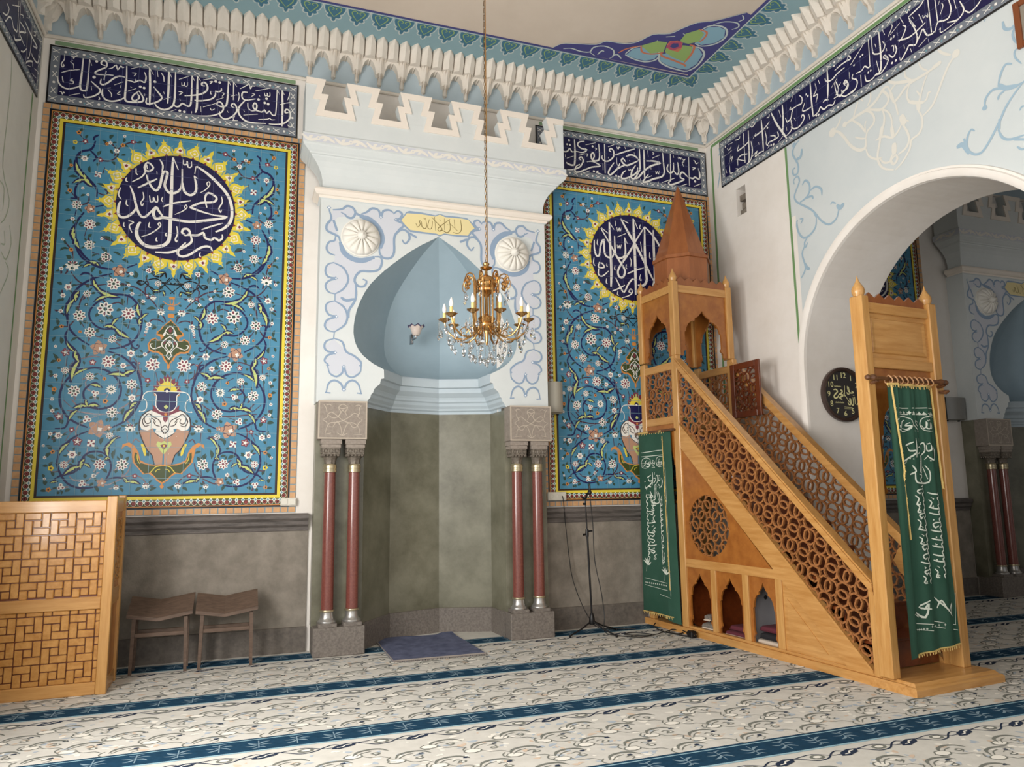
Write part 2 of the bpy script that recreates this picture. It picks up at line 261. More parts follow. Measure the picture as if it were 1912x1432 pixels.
TR={
'bandL':"S19:-1759,6059,-1763,5868,-1769,5758,-1757,5714,-1728,5708,-1705,5747,-1702,6059;S8:-1698,6052,-1677,5993;S15:-1768,5751,-1811,5724,-1878,5700,-1935,5720,-1966,5768,-1974,5820;S10:-1927,6068,-1926,6014,-1946,5972,-1947,5941,-1933,5928,-1925,5949,-1936,5962;S8:-1869,6053,-1851,6064,-1846,6038,-1832,6064,-1810,6065;S8:-1851,6017,-1869,5998,-1842,5976,-1836,5931;S11:-1945,5864,-1878,5900,-1783,5930;S9:-1933,5828,-1923,5776,-1913,5762;S10:-1839,5819,-1862,5795,-1830,5789,-1835,5765,-1866,5759;S9:-1947,5657,-1928,5656,-1920,5631,-1910,5659,-1899,5646;S11:-1861,5630,-1763,5671;S16:-1674,5822,-1631,5784,-1587,5745,-1594,5705,-1648,5657,-1717,5633,-1733,5665;D26:-1649,5870;S7:-1668,5769,-1662,5724;S10:-1595,5666,-1584,5641,-1596,5631;D23:-1637,6048;S16:-1555,6017,-1587,6023,-1595,6045,-1571,6075,-1544,6051,-1547,6003,-1603,5961,-1640,5930,-1632,5908,-1555,5915,-1475,5924;S17:-1367,5923,-1419,5925,-1470,5892,-1518,5836,-1561,5803,-1588,5815,-1584,5863;S11:-1542,5961,-1554,5892,-1558,5852;S11:-1524,5988,-1489,6006,-1456,6044,-1440,5992,-1413,6041,-1396,6024,-1380,6035;S19:-1358,6052,-1352,5890,-1356,5732,-1350,5671,-1319,5657,-1254,5663,-1192,5683,-1185,5724,-1228,5795;S17:-1355,5701,-1404,5661,-1474,5635,-1533,5646,-1565,5695,-1565,5757;S9:-1521,5773,-1492,5782;S9:-1517,5758,-1482,5717,-1480,5679;S10:-1462,5819,-1380,5869;S9:-1404,5826,-1402,5795;S8:-1397,5764,-1428,5727,-1398,5721;S16:-1228,5795,-1278,5739,-1288,5690,-1255,5680,-1221,5725,-1253,5774;S10:-1317,6028,-1223,6074;S9:-1305,5986,-1265,5986,-1286,5950;S14:-1345,5892,-1306,5891,-1279,5884,-1247,5902,-1221,5915,-1181,5899,-1171,5964,-1190,6016;S13:-1268,5922,-1266,5891;D23:-1219,5844;D23:-1183,5837;S9:-1332,5776,-1256,5817;S7:-1312,5827,-1295,5818;S21:-1143,6070,-1129,5892,-1121,5652;S10:-1139,6066,-1102,6001;S18:-1095,5867,-1042,5805,-1009,5755,-1050,5704,-1122,5668,-1155,5674,-1152,5730;D25:-1085,5925;S9:-1068,6056,-1058,5986;S11:-1030,6039,-1004,5996,-998,5941;S21:-957,6065,-951,5885,-952,5701;S11:-953,6062,-926,6003;S10:-991,5742,-919,5783;S9:-996,5829,-988,5803;S9:-1095,5787,-1090,5757;S9:-1174,5773,-1173,5750;S19:-892,6074,-887,5897,-889,5736,-913,5668,-979,5627,-1047,5645,-1076,5688;S10:-918,5620,-865,5649;S18:-890,5705,-875,5683,-841,5688,-809,5727,-753,5705,-727,5741,-726,5903,-730,6064;S11:-728,6061,-703,6008;S12:-856,5996,-758,6051;S11:-827,5965,-822,5930,-802,5941,-800,5970,-798,5934,-772,5935,-769,5980;S11:-853,5856,-815,5854,-847,5816;S19:-598,5967,-626,5970,-627,5994,-600,6007,-573,5971,-575,5922,-622,5873,-697,5842,-792,5818;S21:-676,6067,-670,5872,-667,5711,-678,5645;S10:-672,6063,-643,6016;S8:-839,5778,-827,5752;D23:-831,5641;D23:-786,5636;S12:-618,6033,-518,6074;D25:-492,6040;D24:-452,6035;S16:-432,5973,-434,5940,-469,5924,-494,5929;S16:-489,5930,-492,5872,-535,5824,-632,5789,-694,5787;S11:-555,6024,-523,6034,-550,6000;S9:-536,5921,-538,5888,-524,5887;S19:-364,6068,-364,5928,-369,5812,-385,5769,-434,5760,-463,5775;S11:-361,6064,-340,6023;S16:-434,5760,-466,5771,-464,5800,-436,5809,-410,5780,-404,5724,-438,5678,-527,5634,-652,5613;S21:-311,6070,-304,5856;S11:-307,6066,-276,6018;S12:-333,5896,-269,5924;S11:-605,5722,-484,5784;S10:-479,5825,-406,5867;S10:-426,5917,-401,5917,-421,5877;S17:-292,5768,-321,5780,-318,5805,-294,5813,-271,5780,-269,5723,-316,5658,-379,5621,-429,5647,-439,5702;S9:-365,5723,-350,5701;S9:-629,5726,-623,5663;S9:-716,5655,-715,5631;S9:-535,5726,-520,5700,-489,5722;S16:-162,5973,-213,5963,-218,5905,-181,5878,-80,5909;S18:-181,5878,-239,5794,-247,5719,-201,5653,-121,5625,39,5639;S11:-243,5999,-187,6043,-151,6070,-135,6019,-121,6055,-92,6056;S16:-158,5849,-152,5792,-118,5765,-75,5777,-62,5833,-85,5862,-102,5818,-75,5781,-9,5767,19,5797,43,5760,71,5790,102,5753,138,5776,144,6062;S11:148,6058,170,6008;D25:-47,5909;D24:36,5933;D25:18,5880;D25:55,5872;S13:-83,6004,70,6065;S11:13,6000,21,5964,43,5976,42,6001,47,5964,71,5973,68,6014;S21:197,6063,207,5863,208,5634;S11:201,6059,223,6009;S17:272,5807,238,5801,241,5835,263,5843,291,5810,289,5743,231,5675,150,5647,69,5640;S9:280,6053,274,6009,260,5956;S13:180,5888,306,5943;S8:285,5885,293,5865;S9:265,5664,284,5646,322,5648;S11:-196,5699,-48,5736;S10:-42,5675,52,5693,74,5707,97,5694,133,5700;S10:-256,5956,-247,5900,-259,5844;S9:-198,5760,-186,5737;S9:-45,5961,-33,5946;S9:-124,5930,-89,5961,-118,5968;S10:-281,5668,-302,5652,-294,5629,-304,5619,-251,5626",
'bandR':"S22:3604,6046,3610,5854,3606,5700;S18:3610,5865,3638,5853,3678,5864,3713,5908,3741,5868,3783,5875;S23:3782,6041,3786,5870,3776,5714,3741,5685,3685,5695,3657,5713;D25:3705,6017;D22:3678,5958;D22:3717,5956;S19:3923,6035,3854,6018,3824,5975,3874,5933,3955,5928,3896,5880,3798,5882;S11:3849,6045,3924,6052;S13:3939,5990,4086,6043;S13:3670,5770,3768,5812;S9:3649,5816,3648,5778;S19:3869,5772,3838,5789,3871,5816,3895,5786,3891,5742,3844,5674,3751,5628,3672,5614;S13:3837,5833,3930,5869;S11:3935,5864,3964,5869,3952,5833;S21:4127,6033,4132,5843,4090,5795,4026,5800,4013,5865,4047,5898,4056,5843,4020,5793;S19:3950,5761,4031,5778,4140,5733,4017,5699,3911,5645,3830,5606,3779,5605,3792,5672,3850,5714;D25:4038,5985;D25:4046,5645;S11:4066,5967,4095,5961,4071,5935;S23:4210,6046,4207,5642;S19:4307,5948,4278,5966,4303,5998,4341,5964,4334,5884,4261,5817,4196,5813,4168,5848,4175,5883;S13:4262,6014,4352,6056;S12:4263,5874,4262,5853;S14:4388,6039,4410,6003,4423,6033,4447,6025;S12:4508,6052,4519,6023;S19:4359,5913,4511,5984,4659,6046;S24:4713,5895,4655,5943,4582,5949,4520,5912;S24:4707,5888,4589,5820,4510,5795,4452,5845,4477,5883,4512,5843;S22:4426,5808,4400,5748,4344,5684,4283,5631,4254,5649,4274,5707,4343,5807;S19:4510,5797,4443,5765,4381,5717;S22:4727,6056,4725,5885,4720,5759,4657,5711;S21:4691,5789,4663,5706,4520,5618,4442,5608,4463,5678,4513,5724;S22:4719,5748,4635,5629,4587,5639,4603,5731,4661,5819;S9:4550,5752,4558,5725,4578,5750,4591,5724,4598,5753;D23:4366,5629;D23:4404,5623;S13:3887,5598,3992,5646;S14:4072,5624,4109,5662,4084,5636,4165,5620;S24:4794,6055,4792,5826,4786,5655;S24:4824,5899,4923,5914,5040,5902,4895,5841,4780,5750,4690,5647,4629,5628;S12:4889,5840,4892,5789;S14:4919,5953,5040,6017;S12:4849,6052,4858,5967;S12:4922,6034,4947,6026,4927,6004;S24:5079,6052,5089,5869,5093,5777,5050,5711,4923,5662,4810,5605,4762,5606,4846,5714;S12:4960,5781,4967,5737,4988,5774,5004,5739,5016,5789;S14:4813,5658,4901,5705;S24:5199,6058,5185,5663;S22:5159,5902,5137,5829,5178,5783,5233,5820,5243,5937;S22:5241,5821,5285,5775,5319,5820,5307,5952;S16:5046,5627,5251,5718;S12:4990,5637,4995,5607;S11:5243,6047,5249,6008;S11:5318,6027,5326,6001,5346,6028,5360,6000,5369,6031;S11:5387,6016,5405,5993,5435,6017;S11:5417,5974,5378,5956,5403,5902;S28:5483,6054,5478,5639;S24:5463,5759,5383,5818,5343,5789,5343,5737,5403,5722;S24:5403,5716,5298,5661,5189,5616,5152,5636,5186,5686;S25:5469,5760,5533,5751,5573,5774,5634,5757,5650,5820,5632,5911;D30:5569,5715;S16:5334,5616,5438,5660;S17:5546,5640,5665,5695;S15:5561,6018,5586,6004,5597,5974,5640,5994;S17:5535,5909,5583,5910,5540,5877;S9:4567,5873,4579,5861;S9:4645,5993,4649,5963;S9:4721,5640,4725,5610;S10:4557,5635,4562,5604;S10:5096,5634,5107,5605;S11:4179,5772,4179,5683;S10:4381,5880,4384,5802,4401,5770",
'bandX':"S23:-838,6042,-836,5645;S23:-935,6031,-924,5725,-906,5626,-869,5616;S15:-663,6029,-744,6009,-769,6039;S18:-737,5932,-703,5869,-803,5865,-903,5878,-935,5899;S20:-694,5672,-698,5755,-777,5774,-890,5740;S17:-675,5765,-856,5660;S12:-643,5621,-798,5620;S12:-646,5650,-699,5621,-660,5607;S18:-972,5869,-990,5742,-951,5641,-886,5608;S18:-979,5664,-1076,5690,-1028,5636,-1123,5651,-1189,5638;S23:-1186,6048,-1191,5835,-1188,5633;S13:-1237,5882,-1259,5767,-1245,5705,-1296,5646;S18:-1073,5927,-1053,5901,-1139,5901,-1249,5917,-1329,5952;S14:-1284,6022,-1324,6013,-1335,6042;S16:-1324,5770,-1409,5729,-1381,5691,-1301,5701,-1267,5677;S16:-1381,5686,-1464,5697,-1451,5760;S26:-1367,6042,-1459,5841,-1546,5696,-1598,5604;S25:-1565,6042,-1560,5835,-1529,5682;S13:-1454,5628,-1543,5664;S17:-1601,5860,-1625,5797,-1690,5814,-1711,5870,-1745,5918;S13:-1500,6013,-1528,5908;S16:-1700,5942,-1679,5920,-1741,5909,-1807,5908,-1869,5897,-1885,5954,-1847,6007;S17:-1677,5710,-1731,5659,-1818,5650,-1899,5708,-1872,5759,-1848,5733;S16:-1594,5639,-1672,5663,-1695,5712,-1680,5819;S10:-1737,5790,-1762,5744;S12:-1968,5720,-1979,5650;S15:-1920,5880,-1877,5805,-1932,5782,-2009,5780;S21:-2024,6067,-2024,5858,-2031,5656;S16:-2095,6017,-2103,5932,-2057,5883,-2121,5869,-2086,5792;S12:-2144,6031,-2161,5972;S17:-2037,5653,-2114,5671,-2145,5708,-2193,5656,-2261,5668,-2323,5640,-2359,5677;S21:-2283,6074,-2276,5878,-2256,5748;S16:-2241,5992,-2257,5950,-2332,5920,-2412,5947,-2520,5956;S15:-2188,5737,-2223,5750,-2267,5727;S15:-2386,5874,-2415,5765,-2370,5723;S14:-2342,5702,-2430,5695,-2500,5642,-2641,5655;S15:-2512,5757,-2491,5794,-2523,5807,-2543,5760,-2507,5714,-2448,5685;S10:-2454,5743,-2457,5686;S10:-2317,5835,-2407,5898;D24:-463,6036;D21:-1287,5892;D24:-1329,5648;D24:-1373,5638;D21:-2078,5643;D21:-2111,5636;D21:-1950,5962;D21:-1975,5932;S13:-423,5917,-472,5919;S12:-521,6034,-615,6021;S12:-500,5913,-587,5929;S13:-549,5822,-598,5837,-564,5778;S13:-523,5747,-532,5638,-588,5627;S12:-445,5732,-459,5670;S11:-498,5995,-533,5954,-583,5980;S10:-516,5775,-574,5885;S12:-1037,5909,-1017,5883;S10:-1111,5791,-1116,5754;S9:-1605,5746,-1608,5700;S14:-982,6067,-1015,6039,-1086,6063;S9:-1078,5619,-1112,5621;S9:-1263,5638,-1314,5660;S8:-1869,6083,-1940,6076;S9:-1706,6006,-1758,6078;S15:-2383,6000,-2458,6011,-2551,6011,-2609,6003,-2582,6052,-2557,6002;S16:-2540,5775,-2499,5792,-2517,5814,-2548,5759,-2533,5714,-2467,5713,-2448,5680,-2412,5692,-2379,5767,-2368,5860;S10:-2407,5839,-2416,5801,-2452,5824;S15:-2487,5648,-2603,5638,-2662,5685,-2658,5740,-2605,5786,-2622,5824;S12:-2716,5759,-2712,5631;S14:-2659,5808,-2733,5797,-2773,5821,-2817,5780,-2848,5787;S18:-2849,6074,-2839,5782;S9:-2595,5936,-2691,5997,-2806,6075;S14:-2769,5729,-2780,5655,-2850,5636,-2913,5667;S14:-2921,5796,-2946,5643;S19:-2980,6069,-2979,5843,-2961,5670,-2900,5654;S14:-2891,6078,-2886,5915,-2923,5865,-2997,5843,-3037,5890,-3013,5945;S11:-3021,6073,-3045,5997;S14:-3048,5730,-3007,5775,-3026,5789,-3058,5714,-2969,5640,-2888,5656;S15:-3070,5773,-3115,5716,-3162,5762,-3149,5825;S11:-3105,5837,-3132,5825,-3126,5769;D21:-3113,5911;D20:-3145,5915;D20:-3098,5665;D20:-3143,5664;S9:-3078,5950,-3136,6020,-3134,6051;S10:-3107,5957,-3224,6008;S13:-3194,5827,-3241,5853,-3286,5923,-3253,5964;S11:-3231,6064,-3263,5978;S8:-3183,5934,-3192,5893;S15:-3185,5848,-3322,5802,-3493,5837;S15:-3322,5999,-3387,5863;S15:-3322,6003,-3452,6029,-3502,6063;S15:-3188,5676,-3200,5634,-3272,5695,-3302,5725,-3368,5690,-3395,5746,-3379,5843,-3329,5964;S15:-3367,5685,-3427,5754,-3462,5790,-3494,5710,-3547,5688,-3573,5699;S14:-3434,5959,-3468,5849;S19:-3540,6037,-3544,5704;S17:-3610,5989,-3616,5757;S14:-3576,5683,-3614,5758,-3671,5738,-3723,5733,-3754,5797,-3741,5898;S14:-3705,5699,-3804,5661,-3870,5709,-3840,5816;S11:-3790,5865,-3802,5768;S13:-3878,5699,-3922,5652,-3991,5672,-4029,5700;S9:-3471,5924,-3480,5889,-3500,5905,-3522,5871,-3526,5907;S9:-3671,5914,-3681,5874,-3644,5809;S8:-3620,5679,-3636,5689,-3641,5642,-3803,5653;S10:-3400,5650,-3488,5685;S10:-3248,5769,-3250,5723;S9:-3504,5667,-3506,5637;S9:-3314,5684,-3320,5644;S10:-2922,5976,-2930,5935;S9:-3050,5851,-3052,5819;S11:-3298,6084,-3317,6051,-3330,6077,-3349,6050;D18:-2731,5952;D18:-2762,5956;D18:-2812,5731;D17:-2843,5734;D18:-2382,6056;D18:-2644,5908;S9:-2576,5872,-2574,5798;S9:-3636,5914,-3655,5948;S8:-3363,5981,-3380,5950",
'bandW':"S16:-896,6027,-862,5771,-907,5725,-978,5716,-1031,5757,-1104,5729,-1170,5645,-1199,5646;S14:-840,6059,-830,5932,-810,5724;S15:-1045,5881,-864,5990;S15:-1262,5664,-1158,5710,-1118,5794,-1184,5802;S20:-688,5962,-486,5954,-259,5959,-395,5893;S12:-467,6055,-451,5917,-472,5740,-543,5700,-594,5915;S16:-809,5875,-622,5890,-803,5774,-637,5744;S20:-943,5664,-894,5643,-744,5741;S14:-721,5642,-642,5683,-571,5756;S17:-554,5615,-519,5657,-376,5742,-352,5704;S17:-419,5805,-366,5793,-222,5819,-183,5880,-214,5922;S10:-411,6032,-346,6066,-348,6027,-402,6000;S11:-278,6049,-170,6082;S9:-837,5934,-745,5978,-747,5952;S13:-294,5717,-177,5754;S10:-355,5629,-203,5668;S10:-562,5682,-565,5637;S9:-499,5629,-404,5671;S9:-726,6051,-698,6034;S10:-649,6024,-578,6063",
'medL':"S35:-877,5105,-879,4942,-874,4696,-870,4415,-870,4247,-881,4186,-927,4139,-1022,4113,-1103,4131,-1162,4198,-1178,4269,-1162,4345,-1143,4365;S18:-873,5096,-822,4979;S25:-785,4994,-780,4842,-791,4774,-826,4729,-883,4710,-925,4746,-943,4801,-925,4898,-927,4936,-963,4931,-979,4834,-991,4766,-1022,4723,-1064,4757,-1099,4818,-1119,4881;S26:-665,4934,-638,4803,-656,4739,-701,4714,-753,4750,-775,4842;S16:-669,4933,-633,4907;S15:-653,5042,-662,4954;S30:-649,5042,-545,4979,-412,4862,-322,4748,-282,4617,-286,4482,-350,4389,-433,4340;S15:-777,5096,-773,5044,-742,5053,-742,5087,-730,5023,-699,5030,-700,5088;S23:-528,4597,-550,4700,-519,4761,-439,4721,-464,4667,-589,4642,-679,4588,-678,4577,-568,4545,-449,4521;S29:-449,4521,-326,4516,-439,4479,-647,4429,-770,4425,-894,4438,-951,4438,-1006,4418,-1033,4475,-1012,4543,-978,4496,-934,4440;S23:-1017,4547,-1073,4466,-1118,4422,-1159,4446,-1192,4526,-1226,4651,-1263,4744;S25:-1192,4526,-1216,4467,-1268,4413,-1322,4398,-1356,4437,-1353,4524,-1340,4568;S11:-526,4832,-540,4864,-520,4886,-510,4854,-546,4796,-602,4750;S11:-731,4554,-745,4580,-729,4601,-720,4574,-759,4531,-831,4485;S18:-948,4555,-853,4605,-686,4654;S19:-1191,4730,-1106,4789,-1016,4852;S18:-1246,4788,-1158,4857,-1129,4926,-1143,4962,-1114,5018,-1059,4970,-1089,4927,-1138,4935,-1125,4993,-1114,4947;S16:-1003,5068,-971,5006,-975,4929;S11:-1024,4932,-1019,4899;S12:-1218,4942,-1215,4886,-1197,4870;S12:-1299,4828,-1305,4794,-1285,4783;S13:-1348,4714,-1363,4634,-1333,4587;S12:-1286,4588,-1287,4542,-1267,4524;S12:-1141,4690,-1131,4626,-1155,4577,-1141,4541,-1130,4570;S14:-1079,4661,-1065,4593,-1040,4605,-1042,4647,-1019,4598,-1000,4610,-1003,4671;S11:-954,4663,-964,4628,-951,4607;S14:-390,4739,-379,4673,-410,4602,-391,4561,-384,4591;S24:-722,4277,-754,4297,-742,4336,-701,4340,-678,4296,-722,4268;S23:-738,4271,-681,4279,-599,4286,-550,4319,-531,4265,-471,4247,-439,4275,-396,4249,-363,4278,-365,4320;S24:-673,4287,-658,4214,-701,4163,-780,4108,-875,4069,-996,4063;S24:-454,4127,-476,4167,-527,4171,-592,4136,-663,4073,-736,4040,-782,4062,-772,4118,-714,4194;S17:-568,4350,-469,4399,-365,4444;S15:-808,4361,-796,4283,-814,4216,-800,4194,-797,4213;S11:-570,4106,-576,4063,-559,4060;S12:-970,4338,-983,4365,-968,4380,-962,4339,-1046,4256,-1131,4212;S12:-1064,4374,-1069,4327,-1049,4320;S12:-988,4221,-994,4188,-978,4180;S12:-902,4281,-909,4252,-892,4245;S13:-1258,4370,-1210,4357,-1247,4317,-1218,4246;S10:-1296,4348,-1298,4311,-1286,4303",
'medR':"S34:4234,4983,4237,4682,4241,4326,4227,4126;S18:4239,4975,4298,4891;S27:4111,4888,4224,4708,4333,4521,4424,4387,4433,4325,4400,4265,4352,4269,4333,4334,4377,4427,4511,4611,4617,4785,4749,4978;S19:4120,4894,4211,4832;S33:4401,5048,4521,4847,4613,4703,4723,4496,4860,4237;S21:4406,5044,4512,4999;S36:4584,5069,4588,4764,4588,4447,4580,4048;S19:4594,5061,4645,4941;S34:4749,4973,4737,4642,4742,4371,4747,4254,4694,4182,4615,4180;S28:4749,4978,4870,4867,4964,4729,5018,4579,5026,4442,5011,4340,4899,4218;S34:4876,4946,4872,4656,4870,4292,4828,4185;S26:4303,4806,4305,4599,4333,4526,4400,4524,4451,4587,4448,4799;S17:4450,4794,4484,4721;S25:4303,4635,4265,4524,4198,4513,4152,4566,4147,4744,4098,4650,4079,4532,4036,4518,4011,4605,4013,4721;S13:4340,4927,4354,4870,4377,4922,4385,4873,4406,4926;S16:4343,4796,4467,4855;S13:4337,4692,4347,4644,4368,4686,4376,4642,4398,4699;S20:4076,4439,4060,4371,4140,4374,4118,4421,4081,4426;S17:4064,4354,4057,4274,4113,4257,4201,4331;S15:4320,5011,4324,4942;S13:4688,5003,4674,4955,4695,4939;S17:4677,4768,4694,4627;S15:4809,4640,4806,4567,4825,4546;S13:4513,4539,4531,4496,4523,4421;S13:4295,4411,4286,4366,4302,4349;S13:4460,4444,4452,4399,4468,4382;S13:4661,4328,4643,4263,4667,4247,4659,4274;S19:4935,4639,4962,4573,4940,4434,4952,4381,4959,4418;S14:4169,4231,4162,4178,4180,4162;S13:4063,4740,4051,4681,4065,4655;S13:4002,4490,3991,4418,4013,4383;S11:4180,4427,4176,4395,4193,4393;S19:4470,4320,4589,4375,4709,4418;S18:4239,4070,4336,4113,4427,4165;S22:4298,4251,4356,4141,4411,4070,4474,4178,4545,4259,4583,4231;S15:4375,3993,4478,4031,4533,4080,4510,4123,4480,4080,4528,4071;S11:4325,4081,4314,4036,4338,4025",
'panN':"S12:765,5251,800,5223,807,5185;S13:790,5183,804,5120,834,5079,899,5055,942,4996,939,4918,889,4834,805,4747,750,4676,742,4586;S10:834,5079,773,5012,798,4958;S11:845,4758,923,4697,937,4596,916,4555,974,4549;S13:845,4414,900,4312,915,4213,896,4098,831,3979,754,3910;S13:676,4509,745,4483;S10:914,4428,922,4365;S13:343,3923,422,3881;S12:341,3926,427,3875;S12:555,3850,658,3856,755,3890,844,3957,904,4067;S12:557,3804,661,3768,752,3721,827,3658,884,3574,926,3469,925,3351,896,3223,818,3132,714,3064;S11:703,3718,750,3778,804,3790,842,3753;S12:716,3738,666,3646,561,3599,403,3587,320,3514,273,3405,269,3291,300,3170,373,3089,460,3051,539,3036;S10:275,3079,289,3051,331,3063,362,3126,419,3205,505,3237,610,3233,680,3268,730,3339,729,3417,671,3500,571,3566,491,3584;S9:275,3079,287,3089,300,3080;S12:905,3214,927,3147,901,3078,823,2997,786,2900,821,2787,865,2693;S12:553,3013,429,2969,330,2889,266,2793,237,2690,227,2639;S12:434,2646,444,2725,522,2803,625,2840,723,2828,858,2750,915,2661;S10:346,2909,304,2907,289,2859,334,2796,404,2761;S11:901,3355,982,3365;S11:235,2680,226,2583,257,2479,319,2365,392,2300,474,2256;S11:445,2745,413,2656,426,2550,492,2465,601,2437,718,2459,793,2414,842,2327,872,2249,955,2239;S12:854,2760,913,2663,935,2565,920,2456,859,2356,779,2296,680,2254;S10:583,2652,636,2693,692,2666,735,2608,726,2529,690,2470;S11:672,2217,755,2180,840,2113,898,2016,913,1901,878,1805,818,1719,720,1674,631,1674,559,1688;S10:390,2161,452,2138,499,2072,494,1986,462,1911,461,1835,495,1750,523,1717;S11:494,1986,564,2020,644,2015,700,1968,721,1882,768,1824,851,1800,906,1776,949,1725;S11:509,1741,415,1770,346,1761,278,1724,189,1711",
'panT':"S6:377,5225,445,5223,526,5183,585,5115,576,5062,636,4993,733,4987,834,5079;S6:591,5115,652,5182,709,5171;S6:690,4911,704,4836;S6:566,4141,622,4152,677,4183;S6:684,3991,751,4009;S6:811,4253,825,4166;S6:878,5163,943,5244;S6:878,5163,967,5143;S6:681,4680,648,4651,672,4616,751,4638;S6:810,4594,812,4531,848,4497,912,4485;S6:927,4557,983,4627;S6:902,3930,933,4014,1011,4115;S5:133,3486,173,3541,247,3614,313,3667,399,3693,478,3700;S5:602,3690,709,3669,808,3677,870,3721,922,3795;S6:808,3677,927,3641;S5:47,3338,62,3382,90,3412;S5:371,3336,387,3251;S5:404,3578,407,3491;S5:434,3484,485,3511,547,3492;S5:320,3514,365,3469;S6:794,3568,819,3501,830,3423;S5:804,3295,770,3235;S6:561,3137,623,3145,675,3162;S5:383,3042,459,3084,493,3114;S6:318,2954,278,2896,257,2802,185,2734;S5:604,2949,691,2953,781,2923;S5:897,2933,900,2847;S5:64,3330,113,3357,173,3356,200,3315;S5:89,2731,113,2824;S5:246,2858,242,2755;S5:437,2791,452,2829,486,2858;S6:916,2761,928,2662;S5:728,2688,708,2735;S6:559,2748,627,2789;S5:857,3308,904,3243,963,3237;S5:916,4003,909,3913;S6:707,3984,743,3978;S6:373,2868,468,2876;S5:238,3815,248,3777,225,3718,252,3681,247,3614;S6:844,2893,873,2846;S6:626,3751,670,3774;S6:261,2680,272,2633,293,2566;S5:330,2509,367,2472,422,2439;S6:513,2388,630,2386,747,2403,866,2415;S6:549,2389,658,2348;S5:447,2697,467,2649;S6:541,2588,613,2580;S6:667,2606,711,2637,727,2706;S6:921,2703,933,2614;S6:835,2523,799,2482,782,2448;S6:523,2582,543,2534;S5:330,2118,335,2213;S6:398,2166,451,2178;S6:751,2306,777,2219,766,2151;S6:818,2210,858,2123;S6:846,2210,893,2181;S6:669,2063,672,2006;S6:838,2035,816,2006;S6:898,2036,953,2017;S5:283,1911,308,1826,363,1770;S6:351,1836,358,1779;S5:142,1716,182,1762,241,1789,345,1775;S5:363,1756,471,1703,532,1708;S5:600,1787,664,1739,762,1748,806,1786;S6:832,1814,853,1872;S5:886,1833,950,1828,963,1857;S5:864,1680,975,1658;S6:594,1697,665,1706;S6:217,2117,259,2146,287,2099;S6:828,2444,900,2514",
'panF':"r29:445,5223;o24:538,5175;w18:528,5274;w29:592,5103;w22:654,5182;o19:684,5165;r28:733,4987;x42:745,4828;w34:873,4981;r30:878,5163;o25:942,5251;y25:967,5143;o19:987,4892;w17:871,4665;o24:983,4627;W49:912,4485;w16:822,4602;w22:940,4336;V58:786,4294;W51:777,4080;W51:623,3973;w17:672,4157;o22:933,4014;w17:1011,4115;w29:232,3864;b53:794,4459;W50:622,3967;L69:911,3853;w22:385,3818;w21:1004,3816;W67:539,3700;329:229,3865;L35:175,3584;r21:232,3601;w38:932,3632;w25:972,3546;W39:766,3580;w22:368,3609;w21:263,3540;L45:97,3441;V69:389,3404;W79:598,3435;w31:201,3301;w18:215,3259;w16:223,3226;r13:229,3194;W59:819,3355;g16:634,3312;w22:981,3389;W56:718,3192;W42:518,3136;o17:803,3193;o21:963,3237;w40:346,2998;w23:219,2996;V72:144,2895;V66:540,2908;w31:408,2874;r34:676,2895;r44:913,2982;w17:1002,3037;o20:965,2902;W37:906,2804;w22:984,2750;o20:564,2734;W42:690,2753;W54:322,2688;r30:180,2734;r14:265,2905;o21:933,4020;g19:766,3468;b72:494,3837;b80:631,3040;W34:138,3735;w17:403,3698;S51:499,2630;336:636,2588;W59:818,2606;w40:311,2552;o29:544,2515;W57:477,2405;340:691,2334;o25:985,2618;w19:997,2522;w21:987,2410;r40:928,2358;L54:311,2255;W36:486,2177;w36:920,2174;w21:989,2187;r29:813,2229;x46:641,2102;r46:758,2117;w42:794,1992;o23:958,2017;w17:1020,1963;V40:857,1896;V55:555,1899;W59:362,1896;y29:963,1862;r27:245,1785;w24:600,1789;337:692,1715;L40:143,1688;L31:402,1676;335:869,1685;o24:970,1660;w15:1008,1761;w15:1039,2075;b92:595,2245;b46:531,1722;b31:501,2258",
'panL':"S38:950,4933,851,4765;S41:872,4819,784,4693;S29:845,4758,957,4708;S41:923,4252,894,4098;S35:906,4149,858,4032;S30:677,3873,766,3911;S25:692,3894,737,3890;S22:747,3884,816,3845;S31:721,3729,657,3626;S35:684,3638,492,3570;S27:562,3570,693,3507;S31:311,3513,279,3377;S22:213,3416,266,3362;S35:270,3377,278,3282;S39:838,3600,860,3494;S36:868,3524,929,3357;S25:474,3352,530,3274;S34:504,3258,361,3154;S35:496,3248,596,3259;S20:914,3093,828,2988;S35:831,3007,791,2890;S40:790,2909,842,2702;S24:714,2830,841,2740;S28:303,2827,412,2766;S36:369,2765,532,2777;S22:81,3859,177,3815;S19:72,3610,91,3659;S20:116,3656,185,3652;S28:584,2647,687,2670;S33:264,2512,325,2442;S34:289,2451,370,2314;S36:595,2463,695,2460;S23:711,2529,686,2455;S34:690,2460,810,2439;S27:774,2423,846,2317;S23:416,2166,491,2062;S35:489,2100,486,1967;S29:473,1958,518,1944;S31:827,2103,904,1992;S35:687,1953,718,1853;S34:712,1882,851,1800;S22:637,1868,693,1906;S28:202,1706,326,1728;S26:313,1719,345,1770;S19:899,1733,959,1725",
